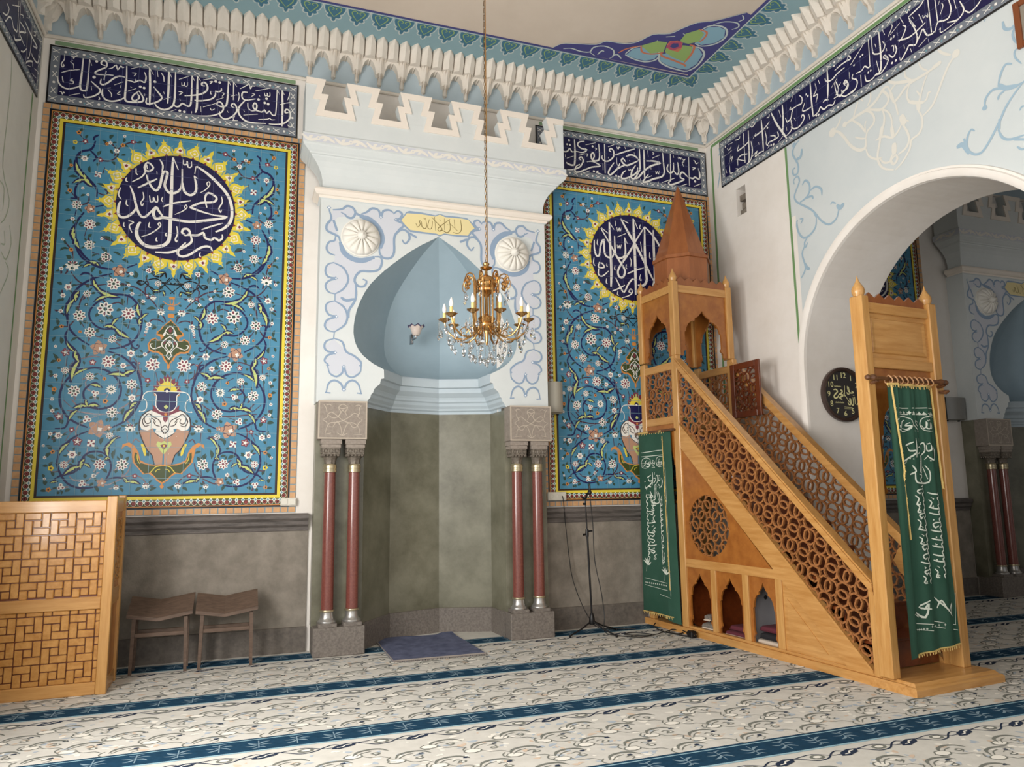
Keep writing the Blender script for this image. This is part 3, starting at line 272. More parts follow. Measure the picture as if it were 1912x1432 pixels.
'panG':"S20:354,5235,411,5215;S19:222,5208,250,5273;S17:490,5165,526,5173;S22:536,5204,532,5261;S27:631,5276,662,5222;S19:681,5170,734,5203;S25:730,5084,759,5023;S19:858,5238,877,5189;S22:891,5299,937,5257;S20:974,5105,970,5052;S20:996,4965,986,4899;S19:975,4884,1018,4819;S21:823,4909,814,4831;S23:648,5111,621,5068;S17:502,5071,553,5059;S23:589,4949,636,4981;S22:740,4956,759,4914;S23:920,4774,1008,4766;S20:1004,4720,994,4642;S19:1019,4606,990,4590;S19:839,4600,886,4575;S22:955,4420,1019,4412;S19:952,4318,1005,4298;S24:577,4142,665,4185;S24:761,4197,791,4150;S21:689,4315,746,4294;S19:849,4307,884,4273;S19:719,4118,754,4091;S19:494,3998,570,4030;S20:425,3930,484,3960;S23:638,4024,675,4074;S19:950,4022,1025,4016;S17:989,4063,1008,4121;S19:675,4705,754,4730;S19:707,4443,731,4401;S19:919,3931,976,3949;S19:492,3994,540,4020;S21:420,3924,471,3965;S18:637,3928,664,3886;S17:707,3989,748,3963;S19:984,4030,1028,3996;S27:937,3910,968,3953;S29:339,3771,362,3855;S24:716,3861,741,3799;S23:665,3783,672,3828;S17:256,3783,244,3821;S22:391,3683,437,3735;S22:404,3669,456,3630;S19:260,3607,312,3592;S24:77,3506,87,3530;S26:142,3472,232,3460;S26:243,3503,307,3518;S30:447,3489,461,3558;S23:457,3442,499,3421;S23:644,3387,681,3351;S29:395,3266,434,3313;S23:306,3236,370,3250;S19:427,3131,470,3137;S25:737,3277,794,3300;S19:633,3208,674,3196;S18:586,3176,633,3152;S19:814,3136,878,3091;S28:955,3061,967,3135;S21:1008,3132,1027,3080;S28:751,3008,780,3067;S22:434,2955,471,2909;S26:232,3166,261,3125;S23:121,3282,171,3252;S23:112,2949,112,2996;S15:239,3011,272,3035;S19:690,3594,731,3578;S25:987,3651,1032,3674;S21:964,3511,1024,3471;S23:1000,3239,1013,3323;S23:973,3232,1038,3192;S25:975,2879,1020,2968;S22:983,2898,1036,2870;S23:1010,2765,1047,2797;S20:941,2825,977,2821;S20:703,2996,741,2936;S16:263,2961,300,2977;S24:20,2783,59,2836;S23:-61,2840,-30,2786;S18:747,2869,760,2903;S26:166,2674,190,2702;S19:523,3345,571,3348;S25:617,3284,633,3323;S19:198,2814,230,2834;S24:746,3647,782,3655;S21:338,2635,353,2592;S22:352,2529,396,2522;S24:373,2453,389,2381;S24:417,2343,467,2325;S22:506,2350,521,2311;S22:276,2345,291,2312;S22:727,2334,781,2355;S21:646,2557,681,2530;S23:994,2634,1047,2649;S23:1001,2413,1017,2473;S31:962,2319,1038,2328;S29:894,2284,926,2330;S24:390,2257,425,2209;S21:240,2188,260,2214;S27:538,2163,561,2087;S21:936,2138,958,2104;S22:576,2048,611,2063;S26:430,2043,443,1948;S23:721,2016,749,1977;S21:782,1910,791,1949;S27:967,2036,1018,2080;S25:972,2012,1013,1954;S23:952,1925,977,1872;S20:986,1881,1036,1881;S22:934,1785,962,1828;S29:597,1953,677,1982;S23:526,1972,581,1982;S23:488,1816,537,1854;S22:399,1845,418,1812;S23:306,1976,326,1920;S22:368,1948,388,2005;S21:287,2005,347,2024;S26:672,1763,684,1810;S20:589,1721,630,1688;S24:676,1664,693,1626;S23:553,1632,590,1688;S26:788,1664,834,1638;S29:996,1703,1016,1751;S20:1012,1770,1032,1809;S21:984,1646,1041,1650;S24:46,1671,107,1638;S24:178,1669,235,1636;S21:339,1630,372,1672;S22:875,1642,894,1618;S27:129,1981,162,2009;S25:976,2606,991,2561;S18:-67,2841,-39,2794;S18:38,2797,58,2836;S21:173,2687,192,2664;S21:375,2699,411,2705",
'panK':"S8:-28,3807,-66,3756,-115,3737;S8:3,3809,70,3734,141,3668,192,3686,258,3740,188,3782,120,3771,38,3693,-10,3646;S8:-115,3742,-14,3736,78,3744,161,3794;S8:85,3601,70,3657,99,3660,160,3636,225,3708;S12:63,3800,81,3859,118,3810,178,3810;S11:293,3728,328,3731;S12:258,3740,301,3753,328,3731,294,3709,259,3730;S13:-24,3755,-2,3733;S12:-10,3651,-18,3636",
'frameB':"S13:754,4629,854,4650,901,4689,964,4680,996,4625,966,4563,911,4565,879,4603;S11:840,4615,934,4559;S13:996,4625,1044,4601,1091,4603;S32:1044,4594,1156,4560,1253,4470,1290,4357,1272,4247;S13:716,4625,741,4529,696,4458,698,4392,767,4359,822,4332,839,4276;S28:839,4276,879,4166,974,4101,1083,4091,1209,4141;S23:764,4515,805,4396;S13:1209,4146,1273,4147,1293,4091,1259,4005,1164,3975,1070,3971,1016,3917,1001,3851,1041,3801,1104,3806,1129,3862,1087,3883;S13:1013,3836,1019,3706,1001,3624,945,3524,947,3444;S16:858,3662,920,3631,1000,3656;S13:1271,4322,1264,4204,1305,4145,1385,4149,1425,4220,1424,4371,1448,4441,1513,4491,1579,4464,1596,4390,1547,4330,1513,4372;S23:1595,4457,1678,4415;S13:1059,4616,1122,4649,1178,4697,1250,4681,1275,4608,1299,4678,1363,4700,1413,4675;S13:1413,4658,1461,4701,1511,4670,1487,4615,1438,4593,1512,4567,1529,4535,1480,4487,1448,4441;S11:791,4353,781,4287,723,4264,697,4196,726,4142,788,4121;S11:782,4042,714,4012,691,3937,724,3875,808,3867,733,3836,695,3777,728,3712,797,3694;S11:782,4037,883,3987,934,3869,887,3760,797,3694;S11:798,3620,723,3591,703,3530,741,3462,817,3448,727,3410,698,3345,730,3295,798,3280;S11:798,3617,891,3560,931,3459,902,3361,798,3280;S11:792,3207,717,3176,699,3113,735,3068,810,3059,733,3024,704,2965,745,2928;S11:792,3212,883,3178,923,3077,1008,3034,1078,2975,1086,2936;S10:738,2912,762,2836,830,2804,890,2849,903,2920,935,2827,997,2803,1072,2856,1086,2928;S11:729,2634,750,2727,809,2763,877,2731,908,2671,937,2737,997,2770,1059,2730,1088,2637;S12:715,2633,774,2628;S12:1045,2636,1099,2630;S11:797,3694,798,3617;S11:798,3280,792,3207;D34:715,4649;D33:1275,4608;D33:1443,4597;D31:801,3866;D31:814,3447;D31:810,3059;D32:903,2912;D33:908,2667;D25:738,2920;D24:1079,2930",
'frameF':"P0:754,4626,964,4675,1028,4596,887,4566,810,4553,772,4499,830,4321,767,4359,701,4393,699,4458,740,4545;P0:1075,4614,1178,4691,1267,4657,1364,4694,1511,4673,1529,4535,1448,4441,1421,4337,1422,4206,1369,4151,1297,4154,1267,4246,1310,4410,1252,4521;P0:791,4334,839,4227,896,4118,990,4075,1209,4129,1286,4115,1275,4023,1070,3974,1005,3900,1009,3705,940,3539,927,3426,865,3327,798,3283,701,3348,712,3412,817,3448,706,3523,723,3587,798,3620,797,3694,698,3777,808,3867,694,3937,714,4012,782,4039,788,4124,702,4197;P0:792,3207,915,3093,1070,2998,1083,2927,1042,2824,920,2834,755,2828,707,2973,810,3059,704,3113",
'frameD':"D18:715,4649;D15:1275,4608;D15:1443,4597;D14:804,3866;D14:817,3448;D14:813,3059;D16:903,2912;D15:908,2667",
'cart2':"P0:1502,4598,1542,4650,1565,4686,1723,4695,1892,4686,1944,4715,2006,4692,2198,4698,2286,4689,2325,4634,2356,4598,2314,4564,2275,4502,2101,4493,1996,4498,1944,4471,1902,4485,1752,4488,1603,4496,1548,4546",
'cart2B':"P0:1488,4596,1524,4648,1556,4699,1593,4718,1723,4717,1892,4701,1944,4726,2006,4710,2160,4715,2266,4711,2335,4655,2378,4601,2329,4547,2285,4483,2159,4475,1996,4483,1944,4456,1902,4469,1752,4469,1604,4472,1534,4531",
'cart2S':"S8:1668,4579,1688,4538,1716,4575,1705,4612,1728,4605,1737,4549,1772,4529,1791,4564,1779,4644;S8:1821,4644,1803,4546,1845,4537,1859,4630;S8:1882,4680,1894,4518;S9:1849,4672,1968,4550,1935,4518,1928,4556,2063,4673;S9:1996,4674,1998,4537;S8:2054,4671,2065,4552,2025,4511,1968,4534,1939,4518;S9:2058,4623,2154,4542;S9:2113,4678,2123,4558;S8:2189,4677,2198,4566,2159,4515,2097,4521;S5:1756,4656,1765,4640,1779,4654;S5:1939,4658,1954,4640;S5:2025,4610,2044,4602;S5:2092,4574,2101,4556",
'blockS':"S6:697,2493,722,2455,731,2401;S6:721,2486,755,2494,774,2483;S6:1086,2491,1059,2463,1064,2416,1030,2369;S6:1013,2481,1043,2494,1074,2487;S6:840,2357,869,2412,846,2465,887,2498,937,2468,915,2413,938,2375;S6:691,2339,735,2363,742,2394,779,2414,832,2380,886,2335,947,2309,1000,2306,1055,2260,1067,2198;S6:691,2335,729,2309,733,2286;S6:1088,2339,1045,2369,1045,2392,1006,2407,954,2367,894,2331,834,2311,759,2302,727,2240,717,2194;S6:1088,2335,1054,2307,1032,2268,994,2259,962,2305;S6:742,2386,788,2356,833,2365,877,2420;S6:790,2260,834,2318,872,2257,889,2181,918,2258,940,2297,985,2313;S6:752,2271,790,2260;S6:836,2203,889,2177,941,2201;S7:710,2186,776,2199;S8:1002,2190,1086,2187;S7:846,2465,888,2451,937,2468;S7:869,2412,888,2435,911,2413",
'ceilP':"P0:3192,-726,3267,-845,3413,-894,3653,-961,3741,-1057,3970,-1080,4098,-1163,4188,-1338,4369,-1411,4452,-1553,4555,-1687,4731,-1783,4967,-2005,5082,-1973,5072,-753",
'ceilW':"S14:3192,-726,3269,-841,3415,-890,3655,-956,3745,-1051,3973,-1076,4098,-1163,4191,-1333,4369,-1411,4455,-1549,4557,-1683,4731,-1783,4969,-2002;S25:4077,-882,4210,-835,4380,-825,4481,-902,4472,-1008,4384,-1096,4202,-1104,4103,-1030,4071,-894;S26:4469,-1013,4541,-893,4693,-826,4857,-805,4983,-816,5035,-969,4984,-1184,4861,-1283,4757,-1276;S23:4672,-1564,4709,-1664,4815,-1712,4944,-1680,5020,-1551,4979,-1404,4854,-1321,4750,-1341;S18:3323,-756,3408,-793,3538,-772,3648,-795,3652,-893,3759,-956,3898,-920,3954,-813,3934,-749;S19:3761,-777,3773,-859,3806,-862;S18:3648,-795,3743,-742;S19:3939,-808,3987,-852,4071,-794;S17:4513,-1459,4627,-1419,4700,-1470,4672,-1564;S18:4251,-1079,4323,-1048,4330,-1187,4297,-1256;S17:4745,-1713,4843,-1796,4985,-1819,5043,-1764,5002,-1699;S16:4954,-1954,5011,-1901,4984,-1843;S23:4359,-1343,4453,-1387",
'ceilB':"P0:4095,-882,4201,-852,4370,-842,4458,-909,4459,-1009,4369,-1091,4211,-1088,4112,-1013;P0:4480,-1016,4546,-901,4681,-846,4841,-830,4967,-841,5011,-976,4965,-1178,4854,-1267,4760,-1271;P0:4683,-1547,4720,-1648,4827,-1696,4933,-1671,5008,-1547,4967,-1421,4842,-1339,4747,-1345",
'ceilG':"P0:4501,-1080,4454,-1215,4668,-1273,4757,-1276,4832,-1105,4841,-978,4650,-1016;P0:4168,-1101,4299,-1238,4427,-1260,4486,-1075,4350,-1001;P0:4555,-1311,4542,-1469,4644,-1580,4744,-1536,4772,-1389,4681,-1310",
'ceilO':"S29:4464,-1067,4514,-999,4680,-968,4864,-927,4903,-896;S28:4706,-1299,4779,-1283,4832,-1134,4848,-966;S24:4168,-1101,4246,-995,4372,-994,4493,-1063;S23:4641,-1584,4758,-1567,4794,-1462,4780,-1378;S21:3983,-893,4035,-993,4168,-1101;P0:4447,-1213,4445,-1287,4526,-1328,4606,-1306,4660,-1188,4652,-1130,4518,-1141",
'wallB2':"S15:-302,6099,-314,6017,-282,5994;S22:-280,5753,-286,5712,-248,5615,-232,5558",
'lwallG':"S16:-890,5521,-844,5220,-852,4843,-854,4451,-612,4258,-672,4063,-774,3977;S17:-549,4034,-454,3892,-559,3711,-708,3737;S17:-567,3684,-456,3619,-630,3378;S16:-675,3940,-624,3836,-726,3803;S16:-889,4316,-773,4291,-758,4104",
'curtF':"S5:107,2222,281,2227,448,2234,593,2235;S5:101,2173,274,2175,440,2178,591,2179;S5:317,2095,281,2050,197,2031,119,2047,102,2090,130,2135,214,2157,293,2139,317,2095;S5:595,2160,510,2162,448,2144,426,2098,447,2054,505,2040,572,2044;S7:135,2079,143,2055,191,2072,208,2113,239,2126;S7:201,2056,258,2050,297,2079,239,2081,289,2107;S7:440,2086,460,2062,488,2087,486,2120,485,2067,514,2063,521,2113,532,2064,557,2068,557,2105;S4:494,2133,501,2124,512,2135,523,2125;S5:350,2125,383,2109,391,2077,357,2092,350,2125;S5:322,2091,353,2064,386,2040;S5:327,2039,397,2036;S9:336,1979,336,1890,320,1818;S6:383,1979,381,1947;S9:228,1913,241,1921,302,1946;S9:250,1905,269,1873,328,1874,287,1834,189,1789,179,1817;S7:197,1768,223,1786;S7:355,1902,403,1907,380,1866,348,1850;S7:406,1927,443,1940,446,1875,405,1834;S9:465,1924,470,1875,507,1884,507,1924;S9:464,1835,525,1799,564,1860,547,1909;S7:436,1802,476,1835;D12:492,1793;D10:266,1810;D10:289,1806;S4:473,1940,480,1931,493,1940,502,1931;S6:374,1826,357,1706,389,1706,406,1826,374,1826;S4:372,1786,398,1786;S4:370,1774,396,1774;S4:389,1826,373,1706;S9:276,1754,299,1706,249,1679;S9:292,1698,294,1623,350,1609,457,1616,475,1698,435,1754;S9:415,1742,449,1642;S7:337,1682,382,1670,348,1635,389,1595,346,1579;S7:164,1865,194,1873;S5:146,2256,147,2256",
'curtG':"S12:261,609,304,653,264,550,163,593;S9:325,676,211,630,337,610;S9:140,583,200,555;S9:400,694,516,602,581,536;S9:516,602,470,665,425,608;S9:531,576,596,632,566,561;S6:152,512,342,491;S6:146,466,335,442;S6:353,514,633,460;S6:347,472,650,417;S6:657,713,626,460",
'vaseU':"P0:-8,2457,105,2451,165,2418,215,2366,230,2288,208,2243,157,2230,112,2255,77,2249,91,2210,45,2165,2,2145",
'vaseB':"P0:2,2145,45,2165,91,2210,112,2255,157,2230,221,2236,211,2158,145,2042,99,1991,72,1897,8,1895",
'vaseO':"P0:-3,2621,134,2617,102,2589,95,2536,92,2471,46,2425,-3,2418",
'vaseW':"S9:1,2625,145,2625,193,2608,215,2569,220,2523;S9:122,2612,94,2582,94,2484,58,2431,-1,2418;S8:213,2556,182,2523,175,2471,191,2429,239,2418;S15:230,2431,242,2418",
'vaseN':"S10:105,2447,171,2418,221,2366,233,2288,221,2197,151,2042,105,1991,80,1895;S9:30,2236,49,2327,108,2366,154,2399,191,2353,170,2301,134,2314,144,2353;S8:86,2314,109,2346,132,2353;S9:179,2379,206,2327,183,2275,141,2285;S9:47,2275,87,2288,107,2327;S9:-1,2288,36,2249,2,2197;S7:0,2255,24,2230,2,2210;S9:2,2152,39,2171,91,2210",
'vaseR':"P0:-1,2418,46,2425,87,2457,121,2490,117,2444,129,2431,88,2412,59,2399,25,2379,20,2340,1,2311",
'vaseL':"P0:2,1997,38,2042,71,2096,57,2126,23,2111,-1,2132",
'vaseQ':"P0:3,2040,34,2087,0,2100",
'vaseY':"S27:202,2100,180,2055,161,1981;S8:11,1882,63,1873,94,1837,116,1812;S7:22,1850,52,1843,64,1818;S7:236,1997,227,1939,205,1901",
'dishO':"P0:-9,1895,66,1891,147,1907,204,1939,224,2016,262,2081,313,2113,368,2094,376,2042,357,2068,333,2081,292,2055,278,1965,269,1914,223,1863,174,1799,128,1808,82,1780,49,1735,2,1703,8,1672,-5,1656",
'dishG':"P0:-5,1882,125,1888,205,1914,236,2004,256,2016,260,1965,251,1914,211,1863,163,1808,104,1818,71,1784,38,1748,-2,1720",
'crownR':"P0:-6,2802,15,2773,32,2789,41,2747,70,2763,70,2727,103,2730,95,2694,129,2683,114,2654,139,2628,-2,2625",
'crownY':"P0:-4,2734,29,2723,59,2697,84,2664,95,2627,-2,2625",
'crownL':"S14:-5,2767,-3,2710;S14:37,2757,25,2710;S14:80,2718,55,2675;S14:110,2668,82,2641",
'cartO':"P0:-7,3369,13,3354,50,3315,77,3291,87,3262,124,3233,131,3204,90,3185,83,3156,108,3151,132,3175,176,3151,202,3098,188,3038,152,3019,109,3019,67,2991,44,2943,12,2905,13,2868,-4,2840",
'cartG':"P0:-8,3354,23,3330,59,3301,74,3267,106,3238,114,3214,71,3209,56,3185,83,3146,111,3139,133,3162,172,3139,187,3098,176,3052,143,3036,99,3036,58,3007,29,2954,-7,2902",
'cartW':"S10:-10,3301,21,3283,40,3252,52,3223,63,3199,48,3204,41,3233,20,3214,-7,3207;S10:-9,3194,22,3175,53,3146,71,3117,66,3088,46,3069;S9:69,3088,97,3074,142,3058,171,3077,174,3103,154,3108;S9:46,3069,14,3021,23,2991,-9,2952;S9:-11,3156,17,3127,36,3088,12,3050,-9,3019;S7:-12,3141,8,3117,-10,3086",
'cartR':"P0:-7,3289,23,3252,-6,3221;P0:-10,3125,5,3108,-10,3090;P0:25,3161,51,3135,59,3106,45,3110;P0:83,3090,113,3075,84,3077",
'cartF':"D39:-9,3407;D36:-11,3483;D26:-12,3593;S9:-17,3603,-11,3529,39,3523,82,3556",
'wallW':"S26:-2269,5369,-2348,5322,-2420,5229,-2488,5108,-2576,5013,-2650,4984,-2686,5006,-2694,5081;S18:-2404,5468,-2368,5412,-2300,5362;S20:-2694,5081,-2723,5146,-2802,5185,-2818,5248,-2779,5323,-2709,5367;S15:-2694,5081,-2625,5114,-2562,5161;S13:-2702,5156,-2698,5222,-2717,5260;S20:-2543,5356,-2640,5251,-2700,5141;S25:-2413,5356,-2514,5362,-2613,5369,-2747,5371,-2862,5405,-2960,5476,-3012,5470;S17:-2638,5509,-2602,5447,-2554,5359;S22:-2747,5371,-2834,5318,-2921,5280,-2996,5317,-3002,5376,-2957,5447,-2913,5455;S17:-2802,5532,-2794,5457,-2750,5401;S14:-2702,5483,-2678,5520,-2681,5550;S21:-2921,5280,-2939,5194,-2921,5110,-2887,5050,-2848,4930,-2821,4850,-2822,4773,-2875,4681,-2990,4615;S16:-2921,5280,-2985,5216,-3019,5122,-3008,5021;S37:-2906,5110,-2887,5050,-2869,4997;S34:-3012,5057,-3013,4988,-3021,4939;S18:-2810,5002,-2855,5004,-2917,4997,-3007,4938,-3080,4971,-3127,5022;S17:-2683,4976,-2714,4883,-2799,4811,-2869,4797;S17:-2835,4813,-2881,4739,-2949,4716,-3004,4744,-3039,4751;S46:-3022,4878,-3016,4821,-3014,4762;S22:-2990,4773,-2967,4723,-2996,4672,-3042,4704,-3031,4754;S20:-3055,4743,-3141,4763,-3190,4828,-3175,4924,-3121,5040;S52:-3129,5111,-3146,5042,-3167,5002;S18:-3187,5029,-3204,5006;S16:-3097,5128,-3082,5226,-3064,5297;S22:-3012,5470,-3052,5349,-3062,5282,-3133,5305,-3206,5355,-3289,5368,-3386,5365,-3480,5369,-3542,5369;S25:-3018,5521,-3098,5460,-3227,5403,-3306,5373;S15:-3115,5451,-3042,5416,-3034,5343,-3078,5274;S16:-3215,5516,-3216,5454,-3276,5391;S14:-3370,5514,-3394,5441,-3451,5386;S32:-3496,5374,-3558,5381,-3596,5387;S14:-3456,5361,-3410,5300,-3370,5220,-3346,5145;S17:-3257,5371,-3215,5290,-3223,5211,-3282,5150,-3314,5148;S27:-3222,5197,-3298,5149,-3381,5105;S13:-3329,5139,-3350,5187,-3318,5256;S15:-3373,5108,-3414,5123,-3435,5170,-3466,5167;S36:-3316,5139,-3323,5084,-3308,5063;S18:-3309,5077,-3344,4986,-3342,4899,-3296,4835,-3213,4817,-3188,4741,-3096,4650,-3006,4608;S18:-3734,5368,-3671,5321,-3602,5234,-3529,5118,-3458,5027,-3351,4982;S19:-3573,5516,-3626,5448,-3693,5393;D84:-2268,5353;D64:-3742,5377;D52:-2444,5357",
'wallB':"S20:-1773,5503,-1691,5465,-1653,5396,-1689,5313,-1731,5218,-1710,5132,-1646,5140,-1639,5201,-1679,5212;S30:-1701,5298,-1778,5301,-1806,5383;D48:-1688,5482;S19:-1648,5025,-1640,5076,-1706,5096,-1730,5029,-1679,4955,-1633,4879,-1676,4796,-1816,4686,-1917,4593,-2010,4459,-2118,4376,-2222,4400,-2263,4472,-2280,4535;S21:-1713,4782,-1802,4793,-1869,4841,-1878,4930,-1823,4999,-1770,4965;S21:-1802,4793,-1900,4783,-1920,4743;S21:-1883,4854,-1969,4865,-2046,4806,-2050,4732;S39:-2248,4547,-2287,4497,-2345,4527;S15:-2239,4568,-2186,4598,-2162,4581;S37:-1916,4584,-1950,4517;S21:-1946,4528,-1923,4418,-1833,4359,-1733,4356,-1666,4435,-1638,4538,-1656,4597;S30:-1642,4583,-1647,4498;S15:-1701,4534,-1743,4575,-1694,4593;S19:-1794,4345,-1740,4299,-1747,4242,-1788,4283;S19:-1750,4277,-1691,4186,-1717,4068,-1722,3994,-1651,3914;S33:-1717,4068,-1748,4004,-1789,3977;S18:-3834,4601,-3804,4629,-3765,4582,-3746,4491,-3781,4425,-3827,4391,-3885,4393,-3966,4468,-4059,4583,-4115,4665,-4200,4746,-4289,4807;S37:-3655,4533,-3716,4530,-3764,4424;S30:-3730,4581,-3746,4491;S34:-4057,4599,-4043,4511;S18:-4035,4515,-4064,4429,-4128,4383,-4238,4368;S30:-4156,4369,-4234,4332;S15:-4171,4300,-4204,4261,-4225,4259;S18:-4288,4800,-4207,4806,-4119,4839,-4029,4873,-3959,4829,-3943,4756;D38:-3943,4756;S17:-4079,4893,-4111,4972,-4156,5026,-4211,5002;S33:-4079,4893,-4134,4831,-4236,4797;S15:-4132,4816,-4076,4798,-4064,4764;S21:-4176,5403,-4184,5333,-4234,5301,-4281,5318;S17:-4280,5311,-4243,5247,-4257,5173,-4297,5133;S13:-4316,5105,-4248,5099,-4241,5039,-4284,4959;S14:-4038,5519,-4023,5503;S13:-4226,4583,-4243,4606,-4265,4602",
}
XL, XR, XR2, ZC = -2.125, 5.778, 6.625, 6.76
XZ = lambda a, b, h: (a, -h, b)                 # on the back wall
# ---------------------------------------------------------------- floor: wall-to-wall prayer carpet
def build_floor():
    mb = MB('c_cream'); mb.add([(XL, -13, 0), (16, -13, 0), (16, .6, 0), (XL, .6, 0)], [(0, 1, 2, 3)])
    d = Decal(mb, lambda a, b, h: (a, b, h), .0008, .0004)
    P = .475; X0, X1 = XL+.01, 13.2; rnd = random.Random(3)
    for r in range(-1, 5):
        yt = -.11-1.27*r                              # far edge of the dark stripe
        d.poly([(X0, yt-.265), (X1, yt-.265), (X1, yt), (X0, yt)], 'c_stripe', 0)
        for q, w in ((-.025, .012), (-.245, .02)): d.poly([(X0, yt+q-w), (X1, yt+q-w), (X1, yt+q), (X0, yt+q)], 'c_line', 1)
        x = X0+.1; k = 0
        while x < (X1 if r < 4 else 6) and r >= 0:
            y = yt-.135; s = 1 if k % 2 else -1
            d.stroke([(x, y-.07*s), (x, y+.07*s)], .014, 'c_sprig', 2)
            for sg in (-1, 1):
                d.leaf(x, y, x+sg*.07, y+.045*s, .02, 'c_sprig', 2); d.leaf(x, y-.02*s, x+sg*.085, y-.02*s, .014, 'c_sprig', 2); d.leaf(x, y-.05*s, x+sg*.045, y-.075*s, .012, 'c_sprig', 2)
            x += P/2; k += 1
        if r < 0: continue
        y0 = yt-.265; H = 1.005; x = X0-.1; c = 0
        while x < (X1 if r < 4 else 6.5):
            F = lambda u, v, x=x, c=c, y0=y0: (x+u*P, y0-v*H)
            st = lambda pts, w, m, l=1, **k: d.stroke([F(*p) for p in pts], w, m, l, **k)
            # vine along the stripe with a ring and a dark S leaf
            st([(0, .11), (.12, .075), (.25, .10), (.4, .15), (.5, .155), (.62, .14), (.75, .09), (.88, .065), (1, .11)], .011, 'c_navy')
            st([(0, .10), (.25, .075), (.5, .06), (.75, .12), (1, .10)], .008, 'c_navy')
            a, b = F(.5, .105); d.disc(a, b, .052, 'c_grey', 1, 10, .034); d.disc(a, b, .03, 'c_white', 2, 8, .018)
            a, b = F(.0, .11)
            d.poly([(a-.085, b-.035), (a-.03, b-.045), (a+.06, b-.01), (a+.085, b+.035), (a+.02, b+.045), (a-.06, b+.012)], 'c_navy', 2)
            d.stroke([(a-.05, b-.02), (a-.01, b-.012), (a+.01, b+.012), (a+.05, b+.02)], .011, 'c_white', 3)
            # field: thick arcs, diamonds, stems, flecks
            for (u, v, fl) in ((.30, .27, 1), (.80, .40, 1), (.22, .58, 1), (.72, .72, 1), (.30, .90, 1)):
                st([(u-.25, v+.055), (u-.18, v-.005), (u-.03, v-.03), (u+.12, v-.02), (u+.22, v+.03)], .02, 'c_grey', 2, taper=.25)
                st([(u-.22, v+.07), (u-.12, v+.02), (u, v+.005)], .008, 'c_grey', 2)
                st([(u+.02, v+.09), (u+.10, v+.06), (u+.05, v+.035), (u-.02, v+.05)], .007, 'c_grey', 2); st([(u-.3, v+.02), (u-.36, v+.06), (u-.33, v+.10), (u-.26, v+.11)], .009, 'c_grey', 2)
            for (u, v) in ((.05, .33), (.55, .50), (.02, .66), (.52, .83)):
                a, b = F(u, v); d.disc(a, b, .062, 'c_grey', 1, 8, .040); d.disc(a, b, .052, 'c_white', 2, 8, .032)
                a, b = F(u+.30, v-.01); d.disc(a, b, .03, 'c_grey', 1, 6, .02); d.disc(a, b, .016, 'c_white', 2, 6, .01)
                st([(u+.1, v), (u+.2, v+.05), (u+.35, v+.06), (u+.45, v+.11)], .007, 'c_grey')
                a, b = F(u-.15, v+.09); d.poly([(a-.02, b-.008), (a, b-.014), (a+.02, b-.006), (a+.012, b+.012), (a-.012, b+.01)], 'c_navy', 2)
            for i in range(44):
                u, v = rnd.random(), .2+.78*rnd.random(); a, b = F(u, v); s = .018+.026*rnd.random(); e = rnd.random()*PI
                d.leaf(a, b, a+s*2*math.cos(e), b+s*1.3*math.sin(e), s*.9, rnd.choice(('c_blue', 'c_white', 'c_rose', 'c_white', 'c_blue')), 0)
            x += P; c += 1
    struct(mb.build('floor'))
build_floor()
